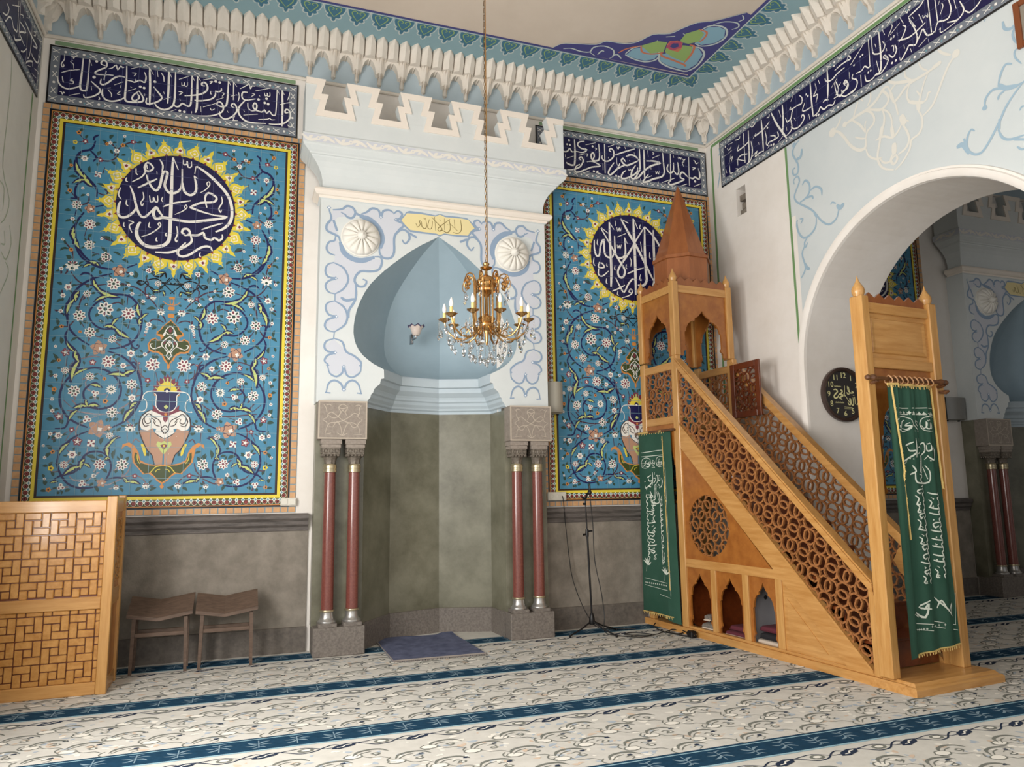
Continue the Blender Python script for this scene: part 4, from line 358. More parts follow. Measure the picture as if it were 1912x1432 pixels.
# ---------------------------------------------------------------- ceiling with painted border
def build_ceiling():
    mb = MB('ceil_beige'); mb.add([(XL, -9, ZC), (XL, .0, ZC), (16, 0, ZC), (16, -9, ZC)], [(0, 1, 2, 3)])
    mb.box(XL, 16, -9, .6, ZC+.01, ZC+.06)
    d = Decal(mb, lambda a, b, h: (a, b, ZC-h), .001, .0007)
    e = .715; D = -8.6
    for x0, x1 in ((XL, XR), (XR2, 16)):
        d.poly([(x0, -e), (x1, -e), (x1, 0), (x0, 0)], 'ceil_blue', 0)
        for xa, xb in ((x0, x0+e), (x1-e, x1)): d.poly([(xa, D), (xb, D), (xb, -e), (xa, -e)], 'ceil_blue', 0)
        pth = [(x0+e, D), (x0+e, -e), (x1-e, -e), (x1-e, D)]
        d.stroke(pth, .05, 'purple', 1, smooth=False, taper=1); d.stroke([(x0+e-.03, D), (x0+e-.03, -e+.03), (x1-e+.03, -e+.03), (x1-e+.03, D)], .02, 'ceil_line', 2, smooth=False, taper=1)
    def motif(cx, cy, dx, dy):
        # trefoil leaf hanging from the border line; (dx,dy) points to the wall
        tx, ty = -dy, dx; F = lambda a, b: (cx+a*tx+b*dx, cy+a*ty+b*dy)
        o = [(-.105, 0), (-.105, .07), (-.085, .13), (-.062, .15), (-.075, .185), (-.05, .215), (-.025, .21), (-.022, .25), (0, .275), (.022, .25), (.025, .21), (.05, .215), (.075, .185), (.062, .15), (.085, .13), (.105, .07), (.105, 0)]
        d.poly([F(a, b) for a, b in o], 'ceil_teal', 1)
        d.stroke([F(-.125, -.0)]+[F(a*1.08, b*1.04+.004) for a, b in o[1:-1]]+[F(.125, 0)], .013, 'ceil_line', 2, sub=2)
        d.stroke([F(0, .2), F(-.05, .12), (F(-.07, .06)), F(-.04, .03), F(-.01, .06), F(-.03, .08)], .011, 'ceil_green', 3)
        d.stroke([F(0, .2), F(.05, .12), (F(.07, .06)), F(.04, .03), F(.01, .06), F(.03, .08)], .011, 'ceil_green', 3)
    for x0, x1 in ((XL, XR), (XR2, 12)):
        n = int((x1-x0-2*e)/.25)
        for k in range(n+1): motif(x0+e+.1+(x1-x0-2*e-.2)*k/n, -e+.02, 0, 1)
        for k in range(0, 14):
            motif(x1-e+.02, -e-.22-.25*k, 1, 0); motif(x0+e-.02, -e-.22-.25*k, -1, 0)
        motif(x1-e-.0, -e+.0, .7071, .7071); motif(x0+e, -e, -.7071, .7071)
    for mir in (None, (XL+XR)/2):
        d.trace('ceilP', 'purple', 3, mir); d.trace('ceilW', 'ceil_line', 5, mir); d.trace('ceilB', 'ceil_lblue', 4, mir); d.trace('ceilG', 'ceil_green', 6, mir); d.trace('ceilO', 'ceil_orange', 7, mir)
        f = (lambda p: p) if mir is None else (lambda p: (2*mir-p[0], p[1]))
        g = f(CEN); d.lobes(g[0], g[1], .1, 5, 'ceil_rose', 9); d.lobes(g[0], g[1], .055, 5, 'purple', 10)
    struct(mb.build('ceiling'))
CEN = (4.543, -1.231)
build_ceiling()
# ---------------------------------------------------------------- walls
mb = MB('white_plaster')
mb.add([(XL-.3, 0, 0), (16, 0, 0), (16, 0, ZC+.05), (XL-.3, 0, ZC+.05)], [(0, 1, 2, 3)])
# thickness is modelled where the niches need none of it: the wall stops at each niche mouth
mb = MB('white_plaster')
NW = [(1.15, 2.71), (10.57, 12.13)]                 # niche openings of the two mihrabs
xs = [XL-.3, NW[0][0], NW[0][1], NW[1][0], NW[1][1], 16]
for i in range(5):
    if i % 2 == 0: mb.box(xs[i], xs[i+1], 0, .02, -.05, ZC+.05)
    else: mb.box(xs[i], xs[i+1], 0, .02, 4.46, ZC+.05)
d = Decal(mb, XZ, .001)
for a, b in ((XL, XR), (XR2, 16)):
    d.poly([(a, 6.235), (b, 6.235), (b, ZC), (a, ZC)], 'band_blue', 0)
for a, b in ((XL+.1, .34), (3.3, XR-.12)):
    d.poly([(a, 6.17), (b, 6.17), (b, 6.215), (a, 6.215)], 'green_line', 1)
struct(mb.build('wall_back'))
mb = MB('muq_white')
for a, b in ((XL, XR), (XR2, 16)): mb.box(a, b, -.035, -.001, 6.225, 6.262, b=.01)
struct(mb.build('trim_1'))
# left wall, with the tall window openings that let the daylight in
mb = MB('left_plaster')
ys = [.0, -3.15, -4.65, -5.55, -7.05, -7.95, -9.45, -13]
for i in range(7):
    y1, y0 = ys[i], ys[i+1]
    if i % 2 == 0: mb.box(XL-.3, XL, y0, y1, 0, ZC)
    else: mb.box(XL-.3, XL, y0, y1, 0, 1.1); mb.box(XL-.3, XL, y0, y1, 4.7, ZC)
YZl = lambda a, b, h: (XL+h, a, b)
d = Decal(mb, YZl, .001)
d.poly([(-3.1, 6.235), (0, 6.235), (0, ZC), (-3.1, ZC)], 'band_blue', 0)
d.trace('lwallG', 'wall_palegreen', 1)
d.stroke([(-.21, 1.4), (-.21, 5.5)], .03, 'wall_green', 1, taper=1)
struct(mb.build('wall_left'))
mb = MB('muq_white'); mb.box(XL+.001, XL+.035, -5, -.04, 6.225, 6.262, b=.01); struct(mb.build('trim_2'))
# right wall with the wide round arch into the next room
AC, AZ, AR = -3.12, 2.87, 1.49
def build_right():
    mb = MB('white_plaster')
    def slab(y0, y1, z0, z1): mb.box(XR, XR2, y0, y1, z0, z1)
    hy0, hy1, hz0, hz1 = -.785, -.60, 5.02, 5.385
    slab(hy1, .0, 0, ZC); slab(AC+AR, hy0, 0, ZC)
    slab(hy0, hy1, 0, hz0); slab(hy0, hy1, hz1, ZC); mb.box(XR+.16, XR2, hy0, hy1, hz0, hz1, 'recess')
    for k, z in enumerate((5.03, 5.13, 5.23)): mb.box(XR+.05+.03*(k % 2), XR+.16, hy0+.003, hy1-.003, z, z+.075, 'recess')
    slab(-13, AC-AR, 0, ZC)
    n = 40; pts = [(AC-AR*math.cos(PI*k/n), AZ+AR*math.sin(PI*k/n)) for k in range(n+1)]
    for k in range(n):
        (a, b), (c, e) = pts[k], pts[k+1]
        vs = [(x, y, z) for x in (XR, XR2) for y, z in ((a, b), (c, e), (c, ZC), (a, ZC))]
        mb.add(vs, [(0, 1, 2, 3), (7, 6, 5, 4)]); mb.add(vs, [(1, 0, 4, 5)], smooth=True)
    d = Decal(mb, lambda a, b, h: (XR-h, a, b), .001)
    d.poly([(-8, 6.235), (0, 6.235), (0, ZC), (-8, ZC)], 'band_blue', 0)
    # blue field around the arch
    d.poly([(-8, 4.66), (-1.56, 4.66), (-1.56, 6.2), (-8, 6.2)], 'blue_plaster', 0)
    for k in range(n):
        (a, b), (c, e) = pts[k], pts[k+1]
        if c <= -1.56: d.poly([(a, b), (c, e), (c, 4.66), (a, 4.66)], 'blue_plaster', 0)
    d.poly([(-8, 1.4), (AC-AR, 1.4), (AC-AR, 4.66), (-8, 4.66)], 'blue_plaster', 0)
    d.stroke([(-1.545, 1.4), (-1.545, 5.52)], .035, 'wall_green', 2, taper=1)
    d.stroke([(-.13, 1.4), (-.13, 6.16), (-.14, 6.19), (-8, 6.19)], .04, 'wall_green', 2, smooth=False, taper=1)
    d.trace('wallW', 'wall_white_paint', 3, fat=1.25, dot='d'); d.trace('wallB', 'wall_blue_paint', 4, fat=1.2, dot='d'); d.trace('wallB2', 'wall_blue_paint', 4)
    struct(mb.build('wall_right'))
    mb = MB('muq_white'); mb.box(XR-.035, XR-.001, -8, -.04, 6.225, 6.262, b=.01); struct(mb.build('trim_3'))
    # raised moulding around the arch
    mb = MB('white_plaster'); rings = []
    path = [(AC+AR+.05, 0)]+[(AC+(AR+.05)*math.cos(PI*k/60), AZ+(AR+.05)*math.sin(PI*k/60)) for k in range(61)]+[(AC-AR-.05, 0)]
    prof = [(-.05, 0), (-.045, .03), (-.02, .05), (.02, .05), (.03, .03), (.05, .03), (.055, 0)]
    for i, (y, z) in enumerate(path):
        if i == 0 or i == len(path)-1: ny, nz = (1 if i == 0 else -1), 0
        else: ny, nz = (y-AC)/(AR+.05), (z-AZ)/(AR+.05)
        rings.append([(XR-.001-hh, y+ny*o, z+nz*o) for o, hh in prof])
    mb.loft(rings, closed=False, smooth=True); struct(mb.build('trim_4'))
build_right()
mb = MB('white_plaster'); mb.box(16, 16.2, -13, .1, 0, ZC); struct(mb.build('wall_far_right'))
# ---------------------------------------------------------------- stone wainscot with moulded ledge
def wain(name, spans):
    mb = MB('stone')
    for p, q, fn in spans:
        prof = [(0, .0, 'stone_dark'), (0, .035, 'stone_dark'), (.245, .035, 'stone_dark'), (.25, .02, 'stone'), (1.21, .02, 'ledge'), (1.215, .035, 'ledge'), (1.25, .038, 'ledge'), (1.275, .06, 'ledge'), (1.31, .065, 'ledge'), (1.34, .09, 'ledge'), (1.37, .09, 'ledge'), (1.385, .075, 'ledge'), (1.39, 0, 'ledge')]
        for i in range(len(prof)-1):
            (z0, h0, m), (z1, h1, _) = prof[i], prof[i+1]
            mb.add([fn(p, z0, h0), fn(q, z0, h0), fn(q, z1, h1), fn(p, z1, h1)], [(0, 1, 2, 3)], m)
        for e in (p, q): mb.add([fn(e, z, h) for z, h, _ in prof], [tuple(range(len(prof)))], 'stone')
    struct(mb.build(name))
wain('baseboard_back', [(XL, .60, lambda a, z, h: (a, -h-.0005, z)), (3.27, 4.56, lambda a, z, h: (a, -h-.0005, z)), (XR2, 10.03, lambda a, z, h: (a, -h-.0005, z)), (12.69, 16, lambda a, z, h: (a, -h-.0005, z))])
wain('baseboard_left', [(-3, -.09, lambda a, z, h: (XL+h+.0005, a, z))])
wain('baseboard_right', [(-1.56, -.09, lambda a, z, h: (XR-h-.0005, a, z))])
# ---------------------------------------------------------------- muqarnas cornice
def muqarnas(name, n, P, fn):
    """n pendant units of pitch P along a; fn(a,z,depth)"""
    mb = MB('muq_white'); us = [0, .08, .17, .171, .28, .38, .381, .45, .49, .50, .51, .58, .68, .8, .93, .935, 1]
    prof_a = [(0, 6.30), (.17, 6.318), (.1701, 6.412), (.38, 6.425), (.3801, 6.44), (.45, 6.485), (.58, 6.525), (.7, 6.548), (.93, 6.565), (.9301, 6.56), (1, 6.543)]
    def za(u):
        for (u0, z0), (u1, z1) in zip(prof_a, prof_a[1:]):
            if u <= u1: return z0+(z1-z0)*(u-u0)/(u1-u0+1e-9)
        return 6.543
    def dep(u, z):
        t = max(0, min(1, (z-6.30)/.46)); base = .035+.20*t**1.5
        if z < 6.413: return .03+.035*(1-u/.18)
        if z > 6.5745:                     # upper tier: two ribs per unit with pointed tops
            q = abs((u/.5)-round(u/.5)) if u < .75 else 1-u; q = min(1, abs(u-(0 if u < .5 else 1))/.5)
            base += .03+.045*(1-q) if q < .94 else -.02; k = (z-6.69)/.07
            if k > 0: base -= .05*max(0, k-(1-q)*1.2)
        elif z > 6.413: base += .045*(1-min(1, u/.42))
        return max(.01, base)
    vs = []; cols = []
    for i in range(n):
        for sgn in (1, -1):
            for u in (us if sgn > 0 else us[::-1][1:]):
                cols.append((i*P+(u*P/2 if sgn > 0 else P-u*P/2), u))
    K = 15; ring = []
    for a, u in cols:
        z0 = za(u); zz = [z0+(ZC-z0)*k/K for k in range(K+1)]
        j = max(1, min(K-4, int((6.574-z0)/(ZC-z0)*K))); zz[j] = 6.5735 if z0 < 6.572 else z0+.001; zz[j+1] = max(6.5755, zz[j]+.001)
        ring.append([fn(a, z0, 0)]+[fn(a, z, dep(u, z)) for k, z in enumerate(zz)])
    mb.loft(ring, closed=False)
    struct(mb.build(name))
muqarnas('trim_5', 30, .2635, lambda a, z, h: (XR-.02-a, -.001-h, z))
muqarnas('trim_6', 24, .2635, lambda a, z, h: (XR-.001-h, -.02-a, z))
muqarnas('trim_7', 14, .2635, lambda a, z, h: (XL+.001+h, -.02-a, z))
def corner_piece(name, x, sx):
    mb = MB('muq_white'); c = (x, 0, 0)
    mb.lathe([(.03, 6.28), (.035, 6.40), (.07, 6.43), (.075, 6.46), (.13, 6.52), (.17, 6.58), (.19, 6.60), (.27, 6.64), (.31, 6.70), (.33, 6.755)], (x-sx*.0, 0, 0), 16, smooth=True)
    struct(mb.build(name))
corner_piece('trim_8', XR-.001, 1); corner_piece('trim_9', XL+.001, -1)
# ---------------------------------------------------------------- tiled inscription bands
def band(name, x0, x1, fn, keys, label, extra=None):
    """x0..x1 along the wall, fn(a,z,h)"""
    r = root(name, fn((x0+x1)/2, 5.524, 0), label, 'inscription band'); R = r.location.copy()
    f = lambda a, z, h: tuple(Vector(fn(a, z, h))-R)
    zb, zt = 5.524, 6.158; h = .012
    mb = MB('t_black'); mb.prism([(x0, zb), (x1, zb), (x1, zt), (x0, zt)], f, .001, h, 't_black')
    d = Decal(mb, f, h)
    i = .016; d.poly([(x0+i, zb+i), (x1-i, zb+i), (x1-i, zt-i), (x0+i, zt-i)], 't_grey', 1)
    k = .1; b = .058; n = max(2, round((x1-x0-2*b)/.16))
    for q in range(n*2+1):
        a = x0+b+(x1-x0-2*b)*q/(n*2)
        for zz in (zt-b, zb+b):
            if q % 2: d.disc(a, zz, .014, 't_white', 2, 6); d.disc(a+.035, zz-.012, .01, 't_teal', 2, 5)
            else:
                d.stroke([(a-.035, zz+.02), (a+.03, zz-.022)], .012, 't_white', 2); d.stroke([(a-.03, zz-.02), (a+.035, zz+.02)], .012, 't_white', 2)
    for q in range(1, 6):
        zz = zb+b+(zt-zb-2*b)*q/6
        for a in (x0+b, x1-b):
            if q % 2: d.stroke([(a-.02, zz-.03), (a+.02, zz+.03)], .012, 't_white', 2); d.stroke([(a+.02, zz-.03), (a-.02, zz+.03)], .012, 't_white', 2)
            else: d.disc(a, zz, .014, 't_white', 2, 6)
    mb.build('border', r)
    mb = MB('t_navy'); mb.prism([(x0+k, zb+k), (x1-k, zb+k), (x1-k, zt-k), (x0+k, zt-k)], f, h-.004, h+.006)
    d = Decal(mb, f, h+.006); d.trace(keys, 't_white', 2, dot='d')
    if extra: extra(d)
    a = x0+k+.1
    while a < x1-k: d.stroke([(a, zb+k), (a, zt-k)], .0035, 't_groutn', 5, taper=1); a += .156
    for z in (zb+k+.14, zb+k+.29): d.stroke([(x0+k, z), (x1-k, z)], .0035, 't_groutn', 5, taper=1)
    mb.build('inscription_tiles', r); return r
band('inscription_band', -2.062, .374, XZ, 'bandL', 'navy tile inscription band above the panel left of the prayer niche')
band('inscription_band', 3.25, 5.767, XZ, 'bandR', 'navy tile inscription band on the back wall right of the crenellated niche, meeting the corner')
band('inscription_band', -6.2, -.326, lambda a, z, h: (XR-h, a, z), 'bandX', 'long navy tile inscription band running along the right wall above the arch')
band('inscription_band', -2.6, -.085, lambda a, z, h: (XL+h, a, z), 'bandW', 'navy tile inscription band on the left side wall at the frame edge')
# ---------------------------------------------------------------- floral tile panels
def flower(d, t, x, y, r, rnd):
    ph = rnd.random()*6
    def petals(n, m1, m2, r0, r1, w, lay, a0=0, a1=2*PI):
        for i in range(n):
            a = ph*(a1-a0 > 6)+a0+(a1-a0)*(i+.5*(a1-a0 < 6))/n; d.leaf(x+r0*math.cos(a), y+r0*math.sin(a), x+r1*math.cos(a), y+r1*math.sin(a), w, m1 if i % 2 else m2, lay, 0)
    if t in 'WV':
        d.lobes(x, y, r, 8, 't_white', 4, .28, ph); m = ('t_burg', 't_green') if t == 'W' else ('t_burg', 't_burg')
        petals(8, m[0], m[1], r*.36, r*.84, r*.27, 5); d.lobes(x, y, r*.24, 6, 't_green' if t == 'W' else 't_burg', 5)
    elif t == 'S': d.lobes(x, y, r, 12, 't_white', 4, .45, ph); d.lobes(x, y, r*.45, 6, 't_green', 5, .4); d.disc(x, y, r*.14, 't_white', 6, 6)
    elif t == 'w': d.lobes(x, y, r, 6, 't_white', 4, .3, ph); d.disc(x, y, r*.42, 't_burg' if r > .012 else 't_green', 5, 6); d.disc(x, y, r*.17, 't_white', 6, 5)
    elif t == 'x':
        d.lobes(x, y, r, 4, 't_white', 4, .5, .7); petals(4, 't_burg', 't_burg', r*.2, r*.8, r*.4, 5)
    elif t == '3':
        for i in range(3): a = ph+2.1*i; q = r*.52; d.disc(x+q*math.cos(a), y+q*math.sin(a), r*.5, 't_white', 4, 8); d.disc(x+q*math.cos(a), y+q*math.sin(a), r*.25, 't_burg', 5, 6)
    elif t == 'L':
        d.lobes(x, y, r*.95, 9, 't_white', 4, .35, PI/2, .9); petals(5, 't_burg', 't_green', r*.25, r*.82, r*.26, 5, .25, PI-.25); d.disc(x, y-r*.35, r*.22, 't_green', 5, 6)
    elif t in 'royg':
        d.lobes(x, y, r, 5, {'r': 't_burg', 'o': 't_orange', 'y': 't_yellow', 'g': 't_green'}[t], 4, .3, ph); d.disc(x, y, r*.36, {'r': 't_white', 'o': 't_brown', 'y': 't_brown', 'g': 't_white'}[t], 5, 6)
        if t == 'r' and r > .03: petals(5, 't_white', 't_white', r*.3, r*.75, r*.16, 5)
    elif t == 'b':
        d.lobes(x, y, r, 5, 't_beige', 4, .35, ph); d.lobes(x, y, r*.72, 5, 't_twig', 5, .3, ph+.5); d.lobes(x, y, r*.6, 5, 't_beige', 6, .3, ph+.5); d.lobes(x+r*.2, y-r*.1, r*.28, 4, 't_white', 7, .4, ph)
def petal_ring(d, cx, cz, R):
    for i in range(28):
        a = PI/2+2*PI*i/28
        F = lambda u, v: (cx+(R*v)*math.cos(a)-u*R*math.sin(a), cz+(R*v)*math.sin(a)+u*R*math.cos(a))
        if i % 2:                                                     # broad leafy petal
            d.poly([F(-.09, .98), F(-.125, 1.06), F(-.13, 1.13), F(-.09, 1.18), F(-.03, 1.235), F(-.045, 1.27), F(-.012, 1.275), F(0, 1.36), F(.012, 1.275), F(.045, 1.27), F(.03, 1.235), F(.09, 1.18), F(.13, 1.13), F(.125, 1.06), F(.09, .98)], 't_yellow', 3)
            d.lobes(*F(0, 1.11), R*.085, 4, 't_pale', 5, .3, a); d.lobes(*F(0, 1.11), R*.066, 4, 't_yellow', 6, .3, a); d.lobes(*F(0, 1.11), R*.026, 4, 't_pale', 7, .3, a)
        else:
            d.poly([F(-.12, .98), F(-.135, 1.08), F(-.10, 1.10), F(-.09, 1.15), F(-.05, 1.17), F(-.03, 1.22), F(-.035, 1.25), F(0, 1.33), F(.035, 1.25), F(.03, 1.22), F(.05, 1.17), F(.09, 1.15), F(.10, 1.10), F(.135, 1.08), F(.12, .98)], 't_yellow', 2)
            d.lobes(*F(0, 1.11), R*.075, 3, 't_pale', 5, .5, a); d.lobes(*F(0, 1.115), R*.03, 4, 't_burg', 6, .3)
        d.stroke([F(.112, 1.03), F(.150, 1.10), F(.150, 1.16), F(.11, 1.20)], R*.022, 't_teal', 4)
        d.poly([F(-.035, .99), F(.035, .99), F(0, 1.05)], 't_red', 6)
def panel_field(d, key, cz, rnd):
    W = 1.06
    def lines(k, m, lay, fn):
        for e in TR[k].split(';'):
            h, v = e.split(':'); v = [int(x)/1000 for x in v.split(',')]; fn(h, v, m, lay)
    for s in (1, -1):
        pt = lambda v: [(s*v[i], v[i+1]) for i in range(0, len(v), 2)]
        lines('panT', 't_twig', 1, lambda h, v, m, l: d.stroke(pt(v), .014, m, l))
        lines('panN', 't_vine', 2, lambda h, v, m, l: d.stroke(pt(v), int(h[1:])/1000*1.75, m, l, taper=.6))
        lines('panK', 't_black', 2, lambda h, v, m, l: d.stroke(pt(v), int(h[1:])/1000*1.5, m, l))
        def lime(h, v, m, l):
            p = pt(v); w = int(h[1:])/1000; e = .15
            (a, b), (c, f) = p; ex = ((a-c)*e, (b-f)*e)
            d.leaf(a+ex[0], b+ex[1], c-ex[0], f-ex[1], w*1.7, 't_vine', 2, .1*s); d.leaf(a, b, c, f, w*.8, 't_lime', 4, .1*s)
            t = .35; d.disc(a+(c-a)*t, b+(f-b)*t, w*.3, 't_vine', 5, 4); d.disc(a+(c-a)*.7, b+(f-b)*.7, w*.2, 't_vine', 5, 4)
        lines('panL', None, 0, lime)
        lines('panG', 't_green', 3, lambda h, v, m, l: d.leaf(s*v[0], v[1], s*v[2], v[3], int(h[1:])/1000*1.35, m, l, .12*s))
        for e in TR['panF'].split(';'):
            h, v = e.split(':'); x, y = [int(q)/1000 for q in v.split(',')]
            if h[0] in 'WVL3w' and int(h[1:]) > 20:
                for q in range(3): t = rnd.random()*6.3; R = int(h[1:])/1000; d.leaf(s*x+R*.8*math.cos(t), y+R*.8*math.sin(t), s*x+(R*1.1+.035)*math.cos(t+.3), y+(R*1.1+.035)*math.sin(t+.3), .02, 't_green' if q else 't_twig', 2, .2)
            flower(d, h[0], s*x, y, int(h[1:])/1000, rnd)
        mir = None if s > 0 else 0
        for k, m, l in (('vaseU', 't_white', 6), ('vaseB', 't_beige', 6), ('vaseO', 't_vine', 7), ('vaseR', 't_burg', 8), ('vaseN', 't_brown', 9), ('vaseW', 't_white', 9), ('vaseL', 't_lime', 9), ('vaseQ', 't_burg', 10), ('crownR', 't_burg', 6), ('crownY', 't_yellow', 7), ('crownL', 't_lime', 8), ('dishO', 't_orange', 6), ('dishG', 't_dkgreen', 7), ('vaseY', 't_yellow', 8), ('cartO', 't_orange', 5), ('cartG', 't_dkgreen', 6), ('cartW', 't_white', 8), ('cartR', 't_burg', 7), ('cartF', 't_orange', 6)): d.trace(k, m, l, mir, dot='d')
        for (x, z, r, t) in ((.11, 2.175, .02, 'S'), (.085, 2.07, .014, 'r'), (.045, 2.0, .02, 'w'), (.05, 2.425, .012, 'o'), (.10, 2.44, .012, 'o'), (.10, 2.595, .02, 'o'), (.145, 1.86, .026, '3'), (.25, 1.925, .024, 'w'), (.2, 1.87, .012, 'y')): flower(d, t, s*x, z, r, rnd)
    flower(d, 'V', 0, 1.815, .055, rnd); flower(d, 'L', 0, 2.53, .065, rnd); d.disc(0, 2.635, .028, 't_vine', 9); d.disc(0, 2.63, .014, 't_white', 10, 6); d.disc(0, 2.395, .014, 't_orange', 10, 8); d.disc(0, 2.08, .012, 't_yellow', 11, 6)
    d.lobes(0, 2.47, .02, 4, 't_lime', 10); d.disc(0, 1.68, .02, 't_orange', 6, 6)
    petal_ring(d, 0, cz, .568)
def tile_panel(x, key, tc, label):
    r = root('tile_panel', (x, -.0, 1.40), label, 'tile panel'); rnd = random.Random(11)
    f = lambda a, z, h: (a, -h, z-1.40)
    z0, z1 = 1.577, 5.359; hw = 1.09
    mb = MB('brick')                                                  # brick frame
    for i, (a0, a1, b0, b1) in enumerate(((-1.275, 1.275, 1.40, 1.46), (-1.275, 1.275, 5.468, 5.524), (-1.275, -1.21, 1.46, 5.468), (1.21, 1.275, 1.46, 5.468))):
        mb.prism([(a0, b0), (a1, b0), (a1, b1), (a0, b1)], f, .001, .008, 'brick_joint')
        L = a1-a0 if i < 2 else b1-b0; n = round(L/.075)
        for k in range(n):
            p = k*L/n; g = .006
            if i < 2: mb.prism([(a0+p+g, b0+.004), (a0+p+L/n-g, b0+.004), (a0+p+L/n-g, b1-.004), (a0+p+g, b1-.004)], f, .006, .013)
            else: mb.prism([(a0+.004, b0+p+g), (a1-.004, b0+p+g), (a1-.004, b0+p+L/n-g), (a0+.004, b0+p+L/n-g)], f, .006, .013)
    mb.build('brick_frame', r)
    mb = MB('t_brown'); h = .011                                      # patterned border
    X, Z0, Z1 = 1.21, 1.46, 5.468
    mb.prism([(-X, Z0), (X, Z0), (X, Z1), (-X, Z1)], f, .001, h)
    d = Decal(mb, f, h)
    fr = lambda i, w, m, l: [d.poly(q, m, l) for q in ([(-X+i, Z0+i), (X-i, Z0+i), (X-i, Z0+i+w), (-X+i, Z0+i+w)], [(-X+i, Z1-i-w), (X-i, Z1-i-w), (X-i, Z1-i), (-X+i, Z1-i)], [(-X+i, Z0+i), (-X+i+w, Z0+i), (-X+i+w, Z1-i), (-X+i, Z1-i)], [(X-i-w, Z0+i), (X-i, Z0+i), (X-i, Z1-i), (X-i-w, Z1-i)])]
    fr(.0, .014, 't_black', 1); fr(.018, .007, 't_orange', 1); fr(.03, .062, 't_dkgreen', 1); fr(.093, .03, 't_yellow', 2)
    c = .058
    def unit(a, z, ix, iz):
        d.disc(a, z, .026, 't_pale', 3, 10); d.disc(a, z, .0225, 't_brown', 4, 10); d.disc(a, z, .0165, 't_red', 5, 8); d.disc(a, z, .007, 't_black', 6, 6)
    def dia(a, z, ta, tz):
        d.poly([(a-.02, z), (a, z-.024), (a+.02, z), (a, z+.024)], 't_white', 3); d.poly([(a-.012, z), (a, z-.015), (a+.012, z), (a, z+.015)], 't_teal', 4)
    nx = 38; nz = 66
    for k in range(nx+1):
        a = -X+c+(2*X-2*c)*k/nx
        for z, s in ((Z0+c-.004, 1), (Z1-c+.004, -1)):
            unit(a, z, 0, 0)
            if k < nx: dia(a+(X-c)/nx, z+s*.022, 1, 0)
    for k in range(1, nz):
        z = Z0+c+(Z1-Z0-2*c)*k/nz
        for a, s in ((-X+c-.004, 1), (X-c+.004, -1)):
            unit(a, z, 0, 0); dia(a+s*.022, z+(Z1-Z0-2*c)/nz/2, 0, 1)
    mb.build('patterned_border', r)
    mb = MB('t_blue'); h = .014
    q = hw-.026; zz0, zz1 = z0+.026, z1-.026
    mb.prism([(-q, zz0), (q, zz0), (q, zz1), (-q, zz1)], f, .004, h)
    d = Decal(mb, f, h, .0005); panel_field(d, key, tc[1], rnd)
    for k in range(-6, 7): d.stroke([(k*.156+.03, zz0), (k*.156+.03, zz1)], .0035, 't_grout', 14, taper=1)
    for k in range(1, 25): d.stroke([(-q, zz0+k*.154), (q, zz0+k*.154)], .0035, 't_grout', 14, taper=1)
    mb.build('flower_tiles', r)
    mb = MB('t_navy'); R = .568
    mb.prism([(R*math.cos(2*PI*k/48), tc[1]+R*math.sin(2*PI*k/48)) for k in range(48)], f, .006, .023)
    d = Decal(mb, f, .023); d.trace(key, 't_white', 2, off=(-tc[0], 0))
    for k in range(-3, 4):
        u = k*.156+.03; w = math.sqrt(max(0, R*R-u*u)); d.stroke([(u, tc[1]-w), (u, tc[1]+w)], .0035, 't_groutn', 5, taper=1); d.stroke([(-w, tc[1]+u), (w, tc[1]+u)], .0035, 't_groutn', 5, taper=1)
    mb.build('inscribed_roundel', r); return r
pl = tile_panel(-.806, 'medL', (-.815, 4.562), 'tall blue floral tile panel with inscribed navy roundel, left of the prayer niche')
pr_ = tile_panel(4.535, 'medR', (4.53, 4.540), 'blue floral tile panel behind the stepped wooden pulpit')
dup(pl, 'blue floral tile panel in the next room, seen through the arch', location=(8.284, 0, 1.40))
# ---------------------------------------------------------------- prayer niche (mihrab); local x = 0 on its axis, y = 0 on the wall
HW = [(4.452, 0), (4.40, .085), (4.332, .2), (4.25, .318), (4.167, .42), (4.08, .522), (3.995, .614), (3.91, .695), (3.831, .762), (3.735, .82), (3.635, .866), (3.53, .902), (3.433, .922), (3.36, .93), (3.285, .931), (3.22, .922), (3.164, .905), (3.10, .872), (3.046, .83), (3.0, .775), (2.954, .71), (2.92, .64), (2.90, .602), (2.806, .598), (2.795, .632), (2.741, .642), (2.715, .675), (2.69, .70), (2.642, .716), (2.627, .735), (2.593, .742), (2.563, .768), (2.545, .772), (2.50, .80)]
DF, DB = .28, .20                                   # depth of painted front face / of the plaster behind the columns
NP = [(-1, 0), (-.53, .58), (.235, .74), (.965, .53), (1, 0)]   # niche plan, x as fraction of half width
def section(hw, z, y0=-DF, k=None):
    k = hw/.81 if k is None else k
    return [(hw*NP[0][0], y0, z), (hw*NP[1][0], -.28+.58*k, z), (hw*NP[2][0], -.28+.74*k, z), (hw*NP[3][0], -.28+.53*k, z), (hw*NP[4][0], y0, z)]
def sub(rings, n=4):
    out = []
    for r in rings:
        q = []
        for a, b in zip(r, r[1:]):
            for i in range(n): q.append(tuple(a[j]+(b[j]-a[j])*i/n for j in range(3)))
        out.append(q+[r[-1]])
    return out
